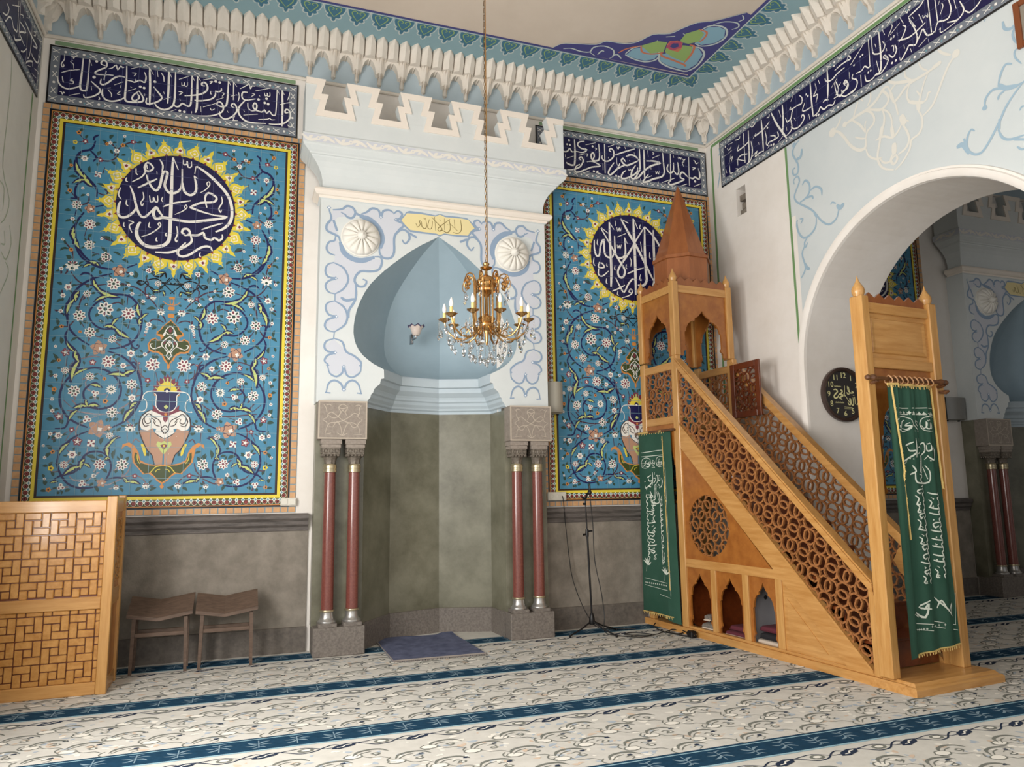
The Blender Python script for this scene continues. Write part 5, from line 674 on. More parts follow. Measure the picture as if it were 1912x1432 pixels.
def build_mihrab():
    r = root('prayer_niche', (1.93, 0, 0), 'white prayer niche with crenellated top and pointed horseshoe arch between the two tile panels', 'prayer niche')
    I = lambda a, z, h: (a, -DF-h, z)
    # painted front
    mb = MB('pale_blue'); X = 1.30; zt = 4.76
    L = [(z, w) for z, w in HW if z >= 2.53]+[(2.53, .785)]
    for s in (-1, 1):
        rows = [(4.76, 0)]+L
        for (za, wa), (zb, wb) in zip(rows, rows[1:]):
            mb.add([(s*X, -DF, za), (s*wa, -DF, za), (s*wb, -DF, zb), (s*X, -DF, zb)], [(0, 1, 2, 3) if s < 0 else (3, 2, 1, 0)])
        mb.add([(s*X, -DF, 2.53), (s*X, 0, 2.53), (s*X, 0, zt), (s*X, -DF, zt)], [(0, 1, 2, 3)])
        mb.add([(s*X, -DF, 2.53), (s*.785, -DF, 2.53), (s*.785, 0, 2.53), (s*X, 0, 2.53)], [(0, 1, 2, 3)])
    d = Decal(mb, I, .001)
    for s in (1, -1):
        mir = None if s > 0 else 0; o = (-1.93, 0)
        def tr(k, m, l, **kw):
            for e in TR[k].split(';'):
                kk, v = e.split(':'); v = [int(x)/1000 for x in v.split(',')]; pts = [(s*(v[i]-1.93), v[i+1]) for i in range(0, len(v), 2)]; w = int(kk[1:])/1000
                if kk[0] == 'P': d.poly(pts, m, l)
                elif kk[0] == 'D': d.lobes(pts[0][0], pts[0][1], w*.75, 4, m, l, .5)
                else: d.stroke(pts, w*2.0, m, l)
        tr('frameF', 'arab_lav', 0); tr('frameB', 'arab_blue', 2); tr('frameD', 'arab_dot', 4)
    for k, m, l in (('cart2B', 'arab_blue', 2), ('cart2', 'cart_cream', 4), ('cart2S', 'cart_ink', 6)): d.trace(k, m, l, off=(-1.93, 0))
    mb.build('painted_front', r)
    # lower plaster behind the columns and the niche mouth
    mb = MB('green_plaster')
    for s in (-1, 1):
        mb = MB('green_plaster'); a, b = sorted((s*1.29, s*.79)); mb.box(a, b, -DB, -.001, .26, 2.53); mb.build('column_backing', r)
    # niche interior
    base = .79
    mb = MB('pedestal'); mb.loft([section(.775, z, -DB, .93) for z in (0, .268)]+[section(base, .27, -DB, .97)], closed=False); mb.build('niche_base', r)
    mb = MB('green_plaster')
    zs = [.27, .8, 1.4, 2.0, 2.50]; mb.loft([section(base, z, -DB, .97) for z in zs], closed=False); mb.build('niche_wall', r)
    mb = MB('mould_blue')
    ml = [(2.50, .80), (2.53, .80), (2.545, .775), (2.565, .77), (2.595, .745), (2.627, .737), (2.642, .717), (2.665, .712), (2.69, .70), (2.715, .672), (2.741, .642), (2.792, .636), (2.80, .602), (2.905, .598)]
    mb.loft([section(w, z, -DF+.001) for z, w in ml], 'mould_blue', closed=False); mb.build('niche_moulding', r)
    mb = MB('dome_blue'); dm = [(z, w) for z, w in reversed(HW) if z >= 2.90]
    mb.loft(sub([section(max(w, .002), z, -DF+.001, max(.002, w/.84)) for z, w in dm], 5), closed=False, smooth=True)
    mb.build('niche_dome', r, sharp=14)
    # granite columns, carved blocks, pedestals
    for s in (-1, 1):
        mb = MB('pedestal'); a, b = sorted((s*1.285, s*.777)); mb.box(a, b, -.385, -.022, 0, .277, b=.008); mb.build('pedestal', r)
        mb = MB('carved'); a, b = sorted((s*1.285, s*.79)); mb.box(a, b, -.40, -.002, 2.14, 2.535, b=.006)
        d = Decal(mb, lambda u, z, h: (u, -.40-h, z), .001)
        for e in TR['blockS'].split(';'):
            kk, v = e.split(':'); v = [int(x)/1000 for x in v.split(',')]; d.stroke([(s*(1.93-v[i]), v[i+1]) for i in range(0, len(v), 2)], int(kk[1:])/1000*1.25, 'carved_hi', 1)
        for a0, a1, b0, b1 in ((a, b, 2.14, 2.155), (a, b, 2.52, 2.535), (a, a+.015, 2.14, 2.535), (b-.015, b, 2.14, 2.535)): d.poly([(a0, b0), (a1, b0), (a1, b1), (a0, b1)], 'carved_hi', 0)
        mb.build('carved_block', r)
        for cx in (1.145, .90):
            c = (s*cx, -.29, 0)
            col = bpy.data.objects.new('column', None); COL.objects.link(col); col.parent = r; col.location = c
            mb = MB('granite'); mb.lathe([(.062, .42), (.0615, 1.0), (.059, 1.5), (.057, 1.82)], n=24); mb.build('shaft', col)
            mb = MB('silver', 'gold_ring', 'pedestal'); mb.box(-.092, .092, -.092, .092, .277, .315, 'pedestal', b=.004)
            mb.lathe([(.09, .315), (.092, .325), (.088, .335), (.075, .345), (.067, .37), (.063, .40), (.062, .418)], n=24)
            mb.lathe([(.062, .418), (.072, .422), (.074, .43), (.072, .438), (.062, .442)], n=24, m='gold_ring'); mb.build('column_base', col)
            mb = MB('gold_ring')
            mb.lathe([(.057, 1.80), (.067, 1.805), (.069, 1.82), (.064, 1.83), (.066, 1.842), (.069, 1.855), (.064, 1.868), (.067, 1.878), (.062, 1.888), (.055, 1.89)], n=24); mb.build('neck_ring', col)
            mb = MB('capital')
            fl = lambda a, z: 1+(.07*math.cos(8*a) if z < 1.96 else 0)
            mb.lathe([(.054, 1.885), (.056, 1.91), (.062, 1.94), (.075, 1.965), (.085, 1.975)], n=32, fn=fl)
            def sq(h, z): return [(h*x, h*y, z) for x, y in ((-1, -1), (0, -1.04), (1, -1), (1.04, 0), (1, 1), (0, 1.04), (-1, 1), (-1.04, 0))]
            mb.loft([sq(.05, 1.962), sq(.085, 1.985), sq(.088, 2.05)]); 
            for k in range(4):
                e = Matrix.Rotation(k*PI/2, 4, 'Z')
                for u in (-.055, 0, .055):
                    for q in range(2): mb.tube([e @ Vector((u+.02*math.cos(t), -.089, 2.018+.021*math.sin(t))) for t in [PI*2*i/8+q for i in range(8)]][:8-q*3], .006, 4)
                for u in (-.07, -.035, 0, .035, .07): mb.lathe([(0, -.016), (.012, -.008), (.014, 0), (.008, .012), (0, .014)], tuple(e @ Vector((u, -.082, 1.975))), 6)
            mb.box(-.096, .096, -.096, .096, 2.05, 2.088, 'carved', b=.004); mb.box(-.104, .104, -.104, .104, 2.088, 2.138, 'carved', b=.004); mb.build('capital', col)
    # entablature
    mb = MB('pale_blue', 'cream_edge', 'arab_lav')
    prof = [(4.74, .28, 0), (4.75, .30, 1), (4.775, .305, 1), (4.78, .325, 1), (4.80, .345, 1), (4.825, .35, 1), (4.85, .34, 1), (4.865, .315, 0), (4.87, .27, 0), (4.95, .272, 0), (5.02, .285, 0), (5.09, .315, 0), (5.14, .35, 0), (5.175, .385, 0), (5.19, .39, 0), (5.195, .405, 0), (5.21, .41, 0), (5.225, .43, 0), (5.26, .465, 0), (5.275, .468, 0), (5.28, .475, 0), (5.385, .475, 0), (5.39, .465, 0), (5.395, .445, 0)]
    rings = []
    for z, dd, k in prof:
        h = 1.30+(dd-.28)*1.12; rings.append([(-h, -.04, z), (-h, -dd, z), (h, -dd, z), (h, -.04, z)])
    mb.loft(rings, closed=False, mfn=lambda i: 'cream_edge' if prof[i][2] and prof[i+1][2] else 'pale_blue')
    d = Decal(mb, lambda a, z, h: (a, -.475-h, z), .001)
    d.poly([(-1.515, 5.293), (1.515, 5.293), (1.515, 5.372), (-1.515, 5.372)], 'arab_lav', 0)
    def wave(d, x, w):
        d.stroke([(x-w*.5, 5.36), (x-w*.3, 5.308), (x-w*.1, 5.315), (x, 5.33)], .032, 'boss_white', 2); d.stroke([(x, 5.33), (x+w*.15, 5.352), (x+w*.3, 5.345), (x+w*.5, 5.305)], .032, 'boss_white', 2)
        d.disc(x, 5.333, .024, 'boss_white', 2, 10); d.disc(x, 5.333, .009, 'arab_lav', 3, 6)
        d.leaf(x-w*.28, 5.308, x-w*.16, 5.36, .035, 'boss_white', 2); d.leaf(x+w*.26, 5.355, x+w*.14, 5.306, .035, 'boss_white', 2)
    for k in range(9): wave(d, -1.36+k*.34, .34)
    for s in (-1, 1):
        d2 = Decal(mb, lambda a, z, h, s=s: (s*(1.518+h), -.24+a*.3, z), .001); d2.poly([(-.75, 5.293), (.75, 5.293), (.75, 5.372), (-.75, 5.372)], 'arab_lav', 0)
        d3 = Decal(mb, lambda a, z, h, s=s: (s*(1.518+h), -.24+a, z), .001); wave(d3, 0, .34)
    mb.add([(-1.5, -.44, 5.394), (1.5, -.44, 5.394), (1.5, 0, 5.394), (-1.5, 0, 5.394)], [(0, 1, 2, 3)])
    mb.build('entablature', r)
    # stepped crenellations: the parapet outline is open between merlons
    mb = MB('pale_blue', 'cream_edge'); zb, z0, zm, z1 = 5.394, 5.665, 5.85, 6.02; Y0, Y1 = -.45, -.33
    pitch = .5875; c0 = .1
    top = []                                           # outline along the top, left to right
    edge = [[(-1.5, z1), (-1.2945, z1), (-1.3395, zm), (-1.2635, zm), (-1.3085, z0)]]
    for k in range(4):
        c = -.89+k*pitch
        e = [(c-.169, z0), (c-.214, zm), (c-.138, zm), (c-.183, z1), (c+.183, z1), (c+.138, zm), (c+.214, zm), (c+.169, z0)]
        edge.append(e)
    edge.append([(1.291, z0), (1.246, zm), (1.322, zm), (1.277, z1), (1.5, z1)])
    path = [p for e in edge for p in e]
    for k, e in enumerate(edge):                        # merlons
        if k == 0: pl_ = [(-1.5, z0)]+e
        elif k == 5: pl_ = e+[(1.5, z0)]
        else: pl_ = e
        mb.prism(pl_[::-1], lambda a, z, h: (a, h, z), Y0, Y1)
    mb.box(-1.5, 1.5, Y0, Y1, zb, z0-.0005)
    for s in (-1, 1):
        a, b = sorted((s*1.5, s*1.40)); mb.box(a, b, Y1, -.04, zb, z1)
    off = .028                                          # raised band along the outline
    d = Decal(mb, lambda a, z, h: (a, Y0-h, z), .014, .0)
    n = len(path)
    def offset(i, w):
        p = Vector(path[i]); a = Vector(path[max(i-1, 0)]); b = Vector(path[min(i+1, n-1)])
        t1 = (p-a).normalized() if i else (b-p).normalized(); t2 = (b-p).normalized() if i < n-1 else t1
        n1 = Vector((t1.y, -t1.x)); n2 = Vector((t2.y, -t2.x)); m_ = n1+n2; m_ = m_/max(.35, m_.dot(n1)) if m_.length > 1e-4 else n1
        return p+m_*w
    for i in range(n-1):
        a, b = path[i], path[i+1]; c, e = offset(i+1, .068), offset(i, .068)
        q = [a, b, tuple(c), tuple(e)]
        mb.add([(x, Y0, z) for x, z in q]+[(x, Y0-.016, z) for x, z in q], [(0, 3, 2, 1), (4, 5, 6, 7), (0, 1, 5, 4), (1, 2, 6, 5), (2, 3, 7, 6), (3, 0, 4, 7)], 'cream_edge')
    for i in range(n-1):                                # cream soffits of the openings
        (a, b), (c, e) = path[i], path[i+1]
        mb.add([(a, Y0-.014, b+.0012), (c, Y0-.014, e+.0012), (c, Y1+.001, e+.0012), (a, Y1+.001, b+.0012)], [(0, 1, 2, 3)], 'cream_edge')
    mb.build('crenellation', r)
    # fluted bosses
    for cx, cz in ((-.873, 4.343), (.88, 4.326)):
        mb = MB('boss_white'); n = 14
        fl = lambda a, z: 1-.045*abs(math.cos(n*a/2))**8
        pr = [(.212, 0), (.212, .012), (.2, .014), (.2, .02), (.195, .045), (.18, .065), (.15, .085), (.11, .10), (.07, .108), (.05, .109)]
        vs = []; rings = []
        for R, h in pr: rings.append([(cx+R*math.cos(2*PI*k/84)*1, -DF-h*(1-(.28 if R > .049 and R < .2 else 0)*abs(math.cos(n*PI*k/84))**10), cz+R*math.sin(2*PI*k/84)) for k in range(84)])
        mb.loft(rings, smooth=True)
        mb.lathe([(.05, .10), (.052, .118), (.045, .135), (.03, .148), (.014, .155), (.008, .17), (0, .172)], (cx, -DF, cz), 18, axis='y')
        mb.build('fluted_boss', r, sharp=50)
    return r
MIH = build_mihrab()
m2 = dup(MIH, 'second prayer niche, in the dim next room beyond the arch', location=(11.35, 0, 0))
# ---------------------------------------------------------------- sconce in the niche
r = root('wall_sconce', (1.77, .22, 3.30), 'small wall sconce with a flared violet-rimmed shade inside the niche', 'wall lamp')
mb = MB('chrome'); mb.box(-.05, -.01, -.0, .075, 0, .12, b=.008); mb.tube([(-.03, 0, .05), (-.02, -.05, .045), (0, -.075, .06), (0, -.075, .09)], .011, 8); mb.build('bracket', r)
mb = MB('glass_shade', 'violet'); rg = []
for k, (R, z) in enumerate(((.028, .085), (.045, .10), (.06, .14), (.068, .17), (.082, .19), (.10, .20))):
    rg.append([(R*math.cos(t), -.075+R*math.sin(t), z+(.012*math.cos(8*t) if k > 3 else 0)) for t in [2*PI*i/32 for i in range(32)]])
mb.loft(rg, smooth=True, mfn=lambda i: 'violet' if i > 3 else 'glass_shade'); mb.build('lamp_shade', r)
mb = MB('white_plaster', 'cable')
# ---------------------------------------------------------------- wooden pulpit; local x across, y from front step (0) to back wall, z up
MB0 = root('pulpit', (4.864, -3.603, 0), 'tall stepped wooden pulpit with lattice sides and a pointed cone roof', 'pulpit', rz=.08)
def part(mb, name, parent=MB0, **k): return mb.build(name, parent, **k)
WL, WR, TH = -.03, .80, .06                          # left / right side frames (inner x of right frame) and thickness
def clip(p, q, poly):
    """segment clipped to a convex counter-clockwise polygon"""
    t0, t1 = 0, 1; d = (q[0]-p[0], q[1]-p[1])
    for i in range(len(poly)):
        a, b = poly[i], poly[(i+1) % len(poly)]; n = (-(b[1]-a[1]), b[0]-a[0])
        num = n[0]*(p[0]-a[0])+n[1]*(p[1]-a[1]); den = n[0]*d[0]+n[1]*d[1]
        if abs(den) < 1e-9:
            if num < 0: return None
        elif den > 0: t0 = max(t0, -num/den)
        else: t1 = min(t1, -num/den)
    return None if t0 >= t1-1e-4 else ((p[0]+d[0]*t0, p[1]+d[1]*t0), (p[0]+d[0]*t1, p[1]+d[1]*t1))
def lattice(mb, poly, fn, p=.2, w=.017, h0=0, h1=.02, m=None, off=(0, 0), R=.63, rot=.42):
    if sum(poly[i][0]*poly[(i+1) % len(poly)][1]-poly[(i+1) % len(poly)][0]*poly[i][1] for i in range(len(poly))) < 0: poly = poly[::-1]
    xs = [a for a, _ in poly]; zs = [b for _, b in poly]
    segs = []
    mx, mz = (min(xs)+max(xs))/2, (min(zs)+max(zs))/2; n = int(math.hypot(max(xs)-min(xs), max(zs)-min(zs))/2/p)+2; cr, sr = math.cos(rot), math.sin(rot)
    R = .43*p
    for i in range(-n, n+1):                              # interlaced pairs of octagons, alternately upright and lying
        for j in range(-n, n+1):
            for e in (-1, 1):
                u_, v_ = i*p, j*p
                if (i+j) % 2: u_ += e*.215*p
                else: v_ += e*.215*p
                c = (mx+off[0]+u_*cr-v_*sr, mz+off[1]+u_*sr+v_*cr)
                if not (min(xs)-R < c[0] < max(xs)+R and min(zs)-R < c[1] < max(zs)+R): continue
                o = [(c[0]+R*math.cos(PI/8+rot+2*PI*k/8), c[1]+R*math.sin(PI/8+rot+2*PI*k/8)) for k in range(8)]
                for k in range(8): segs.append((o[k], o[(k+1) % 8], (i+j+k//2+e) % 2))
    for a, b, par in segs:
        r_ = clip(a, b, poly)
        if not r_: continue
        a, b = Vector(r_[0]), Vector(r_[1]); t = (b-a)
        if t.length < .004: continue
        t.normalize(); n = Vector((-t.y, t.x))*w*.5; e = t*w*.2
        q = [a-e-n, b+e-n, b+e+n, a-e+n]; g = .0015*par
        mb.prism([tuple(x) for x in q], fn, h0+g, h1+g, m)
SL = .925
rail_t = lambda s: .824+(s-.337)*SL                  # top of handrail
rail_b = lambda s: .715+(s-.337)*SL
str_t = lambda s: .118+(s-.394)*.929                 # top / bottom of stringer
str_b = lambda s: .094+(s-.656)*.924
def bar(mb, s0, z0, s1, z1, x0, x1, m='wood_h'): mb.box(x0, x1, s0, s1, z0, z1, m, b=.004)
def scallop(c, hw, zs, zt, zb):
    """outline of a stepped ogee opening: list of (s,z) from bottom-left over the tip to bottom-right"""
    L = [(-hw*1.08, zb), (-hw*1.08, zb+.04), (-hw*.92, zb+.075), (-hw*1.0, zb+.11)]
    H = zt-zs
    L += [(-hw*1.0, zs), (-hw*.92, zs+.01), (-hw*.90, zs+H*.18), (-hw*.78, zs+H*.38), (-hw*.60, zs+H*.50), (-hw*.42, zs+H*.54), (-hw*.42, zs+H*.63), (-hw*.25, zs+H*.72), (-hw*.10, zs+H*.86), (0, zt)]
    return [(c+a, z) for a, z in L]+[(c-a, z) for a, z in L[-2::-1]]
def arch_panel(mb, s0, s1, z0, z1, c, hw, zs, zt, zb, fn, h0, h1, m):
    """board with a scalloped opening, built as quads between opening edge and board edge"""
    o = scallop(c, hw, zs, zt, zb); n = len(o); mid = n//2
    for side in (o[:mid+1], o[mid:][::-1]):
        e = s0 if side[0][0] < c else s1
        pts = [(side[0][0], z0)]+list(side) if side[0][1] > z0+1e-6 else list(side)
        for (a, za), (b, zb_) in zip(pts, pts[1:]):
            if abs(zb_-za) < 1e-6:
                zb_ = za+1e-4
            lo, hi = (za, zb_)
            q = [(e, lo), (a, lo), (b, hi), (e, hi)]
            mb.prism(q, fn, h0, h1, m)
    mb.prism([(s0, zt), (s1, zt), (s1, z1), (s0, z1)], fn, h0, h1, m)
def build_pulpit():
    Lf = lambda s, z, h: (WL+h, s, z)                # left face: h goes inwards
    Rf = lambda s, z, h: (WR+TH-h, s, z)
    # plinth and steps
    mb = MB('wood_h'); mb.prism([(-.045, .1), (.88, .1), (.88, 3.535), (-.045, 3.605)], lambda a, b, h: (a, b, h), 0, .072)
    for k in range(9): mb.lathe([(.006, 0), (.006, .004)], (-.045, .5+.37*k, .04), 8, 'wood_dark', axis='y', smooth=False) if 0 else None
    part(mb, 'plinth')
    mb = MB('wood_x')
    prof = [(0, 0), (0, .05), (.012, .062), (.03, .068), (.045, .085), (.05, .09)]
    rg = [[(-.055+o, o, z), (.99-o, o, z), (.99-o, .42, z), (-.055+o, .42, z)] for o, z in prof]
    mb.loft(rg); mb.add(rg[-1], [(0, 1, 2, 3)]); part(mb, 'front_step')
    n = 9
    for k in range(n):
        s = .42+(2.80-.42)*k/n; z = .10+2.08*(k+1)/n
        mb = MB('wood_dark'); mb.box(WL+TH+.002, WR-.002, s, s+.29, z-.03, z, b=.005); mb.box(WL+TH+.004, WR-.004, s+.005, s+.025, z-.235, z-.03); part(mb, 'step')
    mb = MB('wood_dark'); mb.box(WL+TH+.002, WR-.002, 2.80, 3.50, 2.15, 2.18); part(mb, 'platform')
    # side frames
    for fn, x0, x1, sgn in ((Lf, WL, WL+TH, -1), (Rf, WR, WR+TH, 1)):
        P = lambda mb, pts, h0, h1, m: mb.prism(pts, fn, h0, h1, m)
        mb = MB('wood_v'); mb.box(x0-.004, x1+.004, 2.77, 2.875, .072, 3.125, b=.006); part(mb, 'side_post')
        mb = MB('wood_v'); mb.box(x0, x1, 3.42, 3.512, .072, 3.11, b=.006); part(mb, 'side_post')
        mb = MB('wood_v'); mb.box(x0, x1, .325, .39, .072, .80, b=.004); part(mb, 'side_post')
        mb = MB('wood_h')
        for a, b, h0, h1 in ((0, 1, -.006, TH+.006), (.28, .78, -.016, -.004)):
            dz = .109; P(mb, [(.335, rail_b(.335)+dz*a), (2.79, rail_b(2.79)+dz*a), (2.79, rail_b(2.79)+dz*b), (.335, rail_b(.335)+dz*b)], h0, h1, None)
        P(mb, [(.335, rail_t(.335)-.012), (2.80, rail_t(2.80)-.012), (2.80, rail_t(2.80)+.006), (.335, rail_t(.335)+.006)], -.016, TH+.016, None)
        part(mb, 'handrail')
        mb = MB('wood_h'); P(mb, [(.656, str_b(.656)), (2.77, str_b(2.77)), (2.77, str_t(2.77)), (.394, str_t(.394)), (.39, .094)], .002, TH-.005, None)
        P(mb, [(.394, str_t(.394)-.022), (2.77, str_t(2.77)-.022), (2.77, str_t(2.77)), (.394, str_t(.394))], -.008, .01, None); part(mb, 'stringer')
        mb = MB('lattice'); poly = [(.385, str_t(.385)-.01), (2.775, str_t(2.775)-.01), (2.775, rail_b(2.775)+.01), (.385, rail_b(.385)+.01)]
        lattice(mb, poly, fn, .165, .0155, .018, .04, rot=.35); part(mb, 'lattice_panel')
        # platform parapet
        for z0, z1 in ((2.335, 2.425), (2.968, 3.058)): mb = MB('wood_h'); mb.box(x0+.004, x1-.004, 2.87, 3.425, z0, z1, b=.005); part(mb, 'parapet_rail')
        mb = MB('lattice'); lattice(mb, [(2.87, 2.42), (3.455, 2.42), (3.455, 2.97), (2.87, 2.97)], fn, .155, .0145, .018, .04, rot=.2); part(mb, 'lattice_panel')
        mb = MB('burl'); arch_panel(mb, 2.875, 3.45, 1.35, 2.335, 3.16, .262, 1.85, 2.26, 1.36, fn, .02, .04, 'burl'); part(mb, 'arched_panel')
        # lower side: bottom rail, triangle panel with a pierced roundel, arched bays
        mb = MB('wood_h'); mb.box(x0+.003, x1-.003, .39, 2.77, .072, .098, b=.004); P(mb, [(1.35, .73), (2.77, .73), (2.77, .82), (1.25, .82)], .003, TH-.003, None); part(mb, 'side_rail')
        mb = MB('burl'); c, cz, R = 2.375, 1.19, .325
        tri = [(1.48, .82), (2.77, .82), (2.77, str_b(2.77))]
        N = 48
        def edge(t):
            dx, dz = math.cos(t), math.sin(t); best = 9
            for i in range(3):
                (ax, az), (bx, bz) = tri[i], tri[(i+1) % 3]; ex, ez = bx-ax, bz-az; den = dx*ez-dz*ex
                if abs(den) < 1e-9: continue
                u = ((ax-c)*ez-(az-cz)*ex)/den; v = ((ax-c)*dz-(az-cz)*dx)/den
                if u > 0 and -1e-6 <= v <= 1+1e-6: best = min(best, u)
            return best
        ts = sorted([2*PI*k/N for k in range(N)]+[math.atan2(z-cz, s-c) % (2*PI) for s, z in tri])
        for t0, t1 in zip(ts, ts[1:]+[ts[0]+2*PI]):
            if t1-t0 < 1e-5: continue
            e0, e1 = edge(t0), edge(t1)
            P(mb, [(c+R*math.cos(t0), cz+R*math.sin(t0)), (c+e0*math.cos(t0), cz+e0*math.sin(t0)), (c+e1*math.cos(t1), cz+e1*math.sin(t1)), (c+R*math.cos(t1), cz+R*math.sin(t1))], .018, .036, None)
        part(mb, 'triangle_panel')
        mb = MB('lattice'); lattice(mb, [(c+(R+.01)*math.cos(2*PI*k/28), cz+(R+.01)*math.sin(2*PI*k/28)) for k in range(28)], fn, .16, .0145, .02, .038, rot=.785); part(mb, 'pierced_roundel')
        bays = ((2.77, 2.365), (2.285, 1.885), (1.80, 1.435))
        if sgn < 0:
            for s1, s0 in bays:
                mb = MB('burl'); cc = (s0+s1)/2; arch_panel(mb, s0-.005, s1+.005, .098, .735, cc, (s1-s0)/2-.035, .42, .675, .10, fn, .022, .042, 'burl'); part(mb, 'arched_panel')
            for s0, s1 in ((2.285, 2.365), (1.80, 1.885), (1.35, 1.435)):
                mb = MB('wood_v'); mb.box(x0+.003, x1-.003, s0, s1, .098, .735, b=.004); part(mb, 'mullion')
            mb = MB('wood_h'); P(mb, [(.66, .096), (1.35, .096), (1.35, .74)], .02, .035, None); P(mb, [(.86, .15), (1.30, .15), (1.30, .565)], .012, .022, None); part(mb, 'triangle_board')
            # compartments behind the bays
            for i, (s1, s0) in enumerate(bays):
                mb = MB('wood_dark', 'grey_board'); m = 'grey_board' if i == 2 else None
                mb.box(x1-.0, .42, s0-.03, s0-.01, .074, .76); mb.box(x1, .399, s1+.012, s1+.03, .074, .759, m); mb.box(.40, .42, s0-.03, s1+.03, .074, .76, m); mb.box(x1, .42, s0-.03, s1+.03, .76, .775)
                if i == 2: mb.lathe([(0, 0), (.022, .0), (.022, .004)], (.40, 0, 0), 12) if 0 else mb.add([(.20+.022*math.cos(t), s1+.0105, .50+.022*math.sin(t)) for t in [2*PI*k/12 for k in range(12)]], [tuple(range(12))], 'cable')
                part(mb, 'cupboard_lining')
        else:
            mb = MB('wood_h'); P(mb, [(.70, .098), (2.77, .098), (2.77, .73), (1.35, .73)], .02, .035, None); part(mb, 'triangle_board')
    # gate at the foot of the stair
    for x0, x1 in ((-.05, .04), (.785, .885)):
        mb = MB('wood_v'); mb.box(x0, x1, .20, .325, .088, 3.19, b=.008); part(mb, 'gate_post')
        mb = MB('wood_v'); mb.lathe([(.042, 0), (.044, .01), (.052, .03), (.054, .055), (.046, .08), (.03, .105), (.016, .13), (.007, .16), (0, .185)], ((x0+x1)/2, .262, 3.19), 16); part(mb, 'finial')
    Gf = lambda x, z, h: (x, .215+h, z)
    mb = MB('wood_x')
    for z0, z1 in ((3.05, 3.138), (2.575, 2.66)): mb.box(.04, .785, .215, .29, z0, z1, b=.005)
    mb.box(.04, .785, .24, .265, 2.655, 3.055); 
    mb.loft([[(.075, .24, 2.70), (.75, .24, 2.70), (.75, .24, 3.01), (.075, .24, 3.01)], [(.085, .228, 2.71), (.74, .228, 2.71), (.74, .228, 3.0), (.085, .228, 3.0)], [(.115, .234, 2.74), (.71, .234, 2.74), (.71, .234, 2.97), (.115, .234, 2.97)]]); mb.add([(.115, .234, 2.74), (.71, .234, 2.74), (.71, .234, 2.97), (.115, .234, 2.97)], [(0, 1, 2, 3)])
    part(mb, 'gate_panel')
    def crest(mb, a0, a1, zb, zt, fn, h0, h1, n):
        pts = [(a0, zb)]; L = (a1-a0)/n
        for k in range(n): pts += [(a0+L*k+.002, zt-.045), (a0+L*(k+.5), zt)]
        pts += [(a1, zt-.045), (a1, zb)]
        for i in range(1, len(pts)-2): mb.prism([(pts[i][0], zb), (pts[i+1][0], zb), pts[i+1], pts[i]], fn, h0, h1)
    mb = MB('spire_wood'); crest(mb, .04, .785, 3.135, 3.235, Gf, .03, .05, 6); part(mb, 'crest')
    mb = MB('burl'); arch_panel(mb, .04, .785, 1.45, 2.58, .41, .30, 2.0, 2.50, 1.47, Gf, .03, .05, 'burl'); part(mb, 'arched_panel')
    # curtain rods
    mb = MB('rod_wood'); Rz = 2.468
    rp = [(0, 0), (.018, .004), (.024, .02), (.02, .035), (.014, .045), (.026, .06), (.028, .09), (.020, .11), (.0165, .12)]
    mb.loft([[(-.157+z, .13+R*math.cos(t), Rz+R*math.sin(t)) for t in [2*PI*i/12 for i in range(12)]] for R, z in rp]+[[(.83-z, .13+R*math.cos(t), Rz+R*math.sin(t)) for t in [2*PI*i/12 for i in range(12)]] for R, z in rp[::-1]], smooth=True)
    for x in (-.02, .80):
        mb.tube([(x, .20, Rz-.03), (x, .165, Rz-.03), (x, .13, Rz-.018)], .014, 8)
    mb.tube([(.80, .19, Rz-.075), (.82, .14, Rz-.08), (.835, .12, Rz-.07)], [.012, .02, .008], 8)
    part(mb, 'curtain_rod')
    mb = MB('rod_wood'); mb.tube([(-.07, 3.60, 2.262), (-.07, 2.83, 2.262)], .016, 10); mb.tube([(-.034, 2.85, 2.262), (-.07, 2.85, 2.262)], .016, 8); mb.tube([(-.03, 3.50, 2.262), (-.07, 3.50, 2.262)], .016, 8); part(mb, 'curtain_rod')
    # canopy
    cs0, cs1 = 2.775, 3.518; cx0, cx1 = -.035, .845; q = .085
    for x0 in (cx0, cx1-q):
        for s0 in (cs0, cs1-q):
            mb = MB('wood_v'); mb.box(x0, x0+q, s0, s0+q, 3.125, 4.02, b=.008); part(mb, 'canopy_post')
            mb = MB('wood_v'); mb.lathe([(.034, 0), (.036, .008), (.046, .03), (.048, .05), (.04, .075), (.026, .10), (.013, .125), (.006, .145), (0, .165)], (x0+q/2, s0+q/2, 4.018), 14); part(mb, 'finial')
    sides = ((lambda a, z, h: (cx0+.01+h, a, z), cs0+q, cs1-q, 5), (lambda a, z, h: (cx1-.01-h, a, z), cs0+q, cs1-q, 5), (lambda a, z, h: (a, cs0+.01+h, z), cx0+q, cx1-q, 6), (lambda a, z, h: (a, cs1-.01-h, z), cx0+q, cx1-q, 6))
    for fn, a0, a1, n in sides:
        mb = MB('wood_x'); mb.prism([(a0, 3.885), (a1, 3.885), (a1, 3.975), (a0, 3.975)], fn, 0, .06); part(mb, 'cornice')
        mb = MB('spire_wood'); crest(mb, a0, a1, 3.972, 4.085, fn, .012, .03, n); part(mb, 'crest')
        mb = MB('burl'); w = (a1-a0)/2; arch_panel(mb, a0, a1, 3.13, 3.89, (a0+a1)/2, w-.085, 3.42, 3.69, 3.14, fn, .018, .038, 'burl'); part(mb, 'arched_panel')
    mb = MB('spire_wood'); mb.box(cx0+q*.6, cx1-q*.6, cs0+q*.6, cs1-q*.6, 3.95, 3.985)
    cc = ((cx0+cx1)/2, (cs0+cs1)/2, 0)
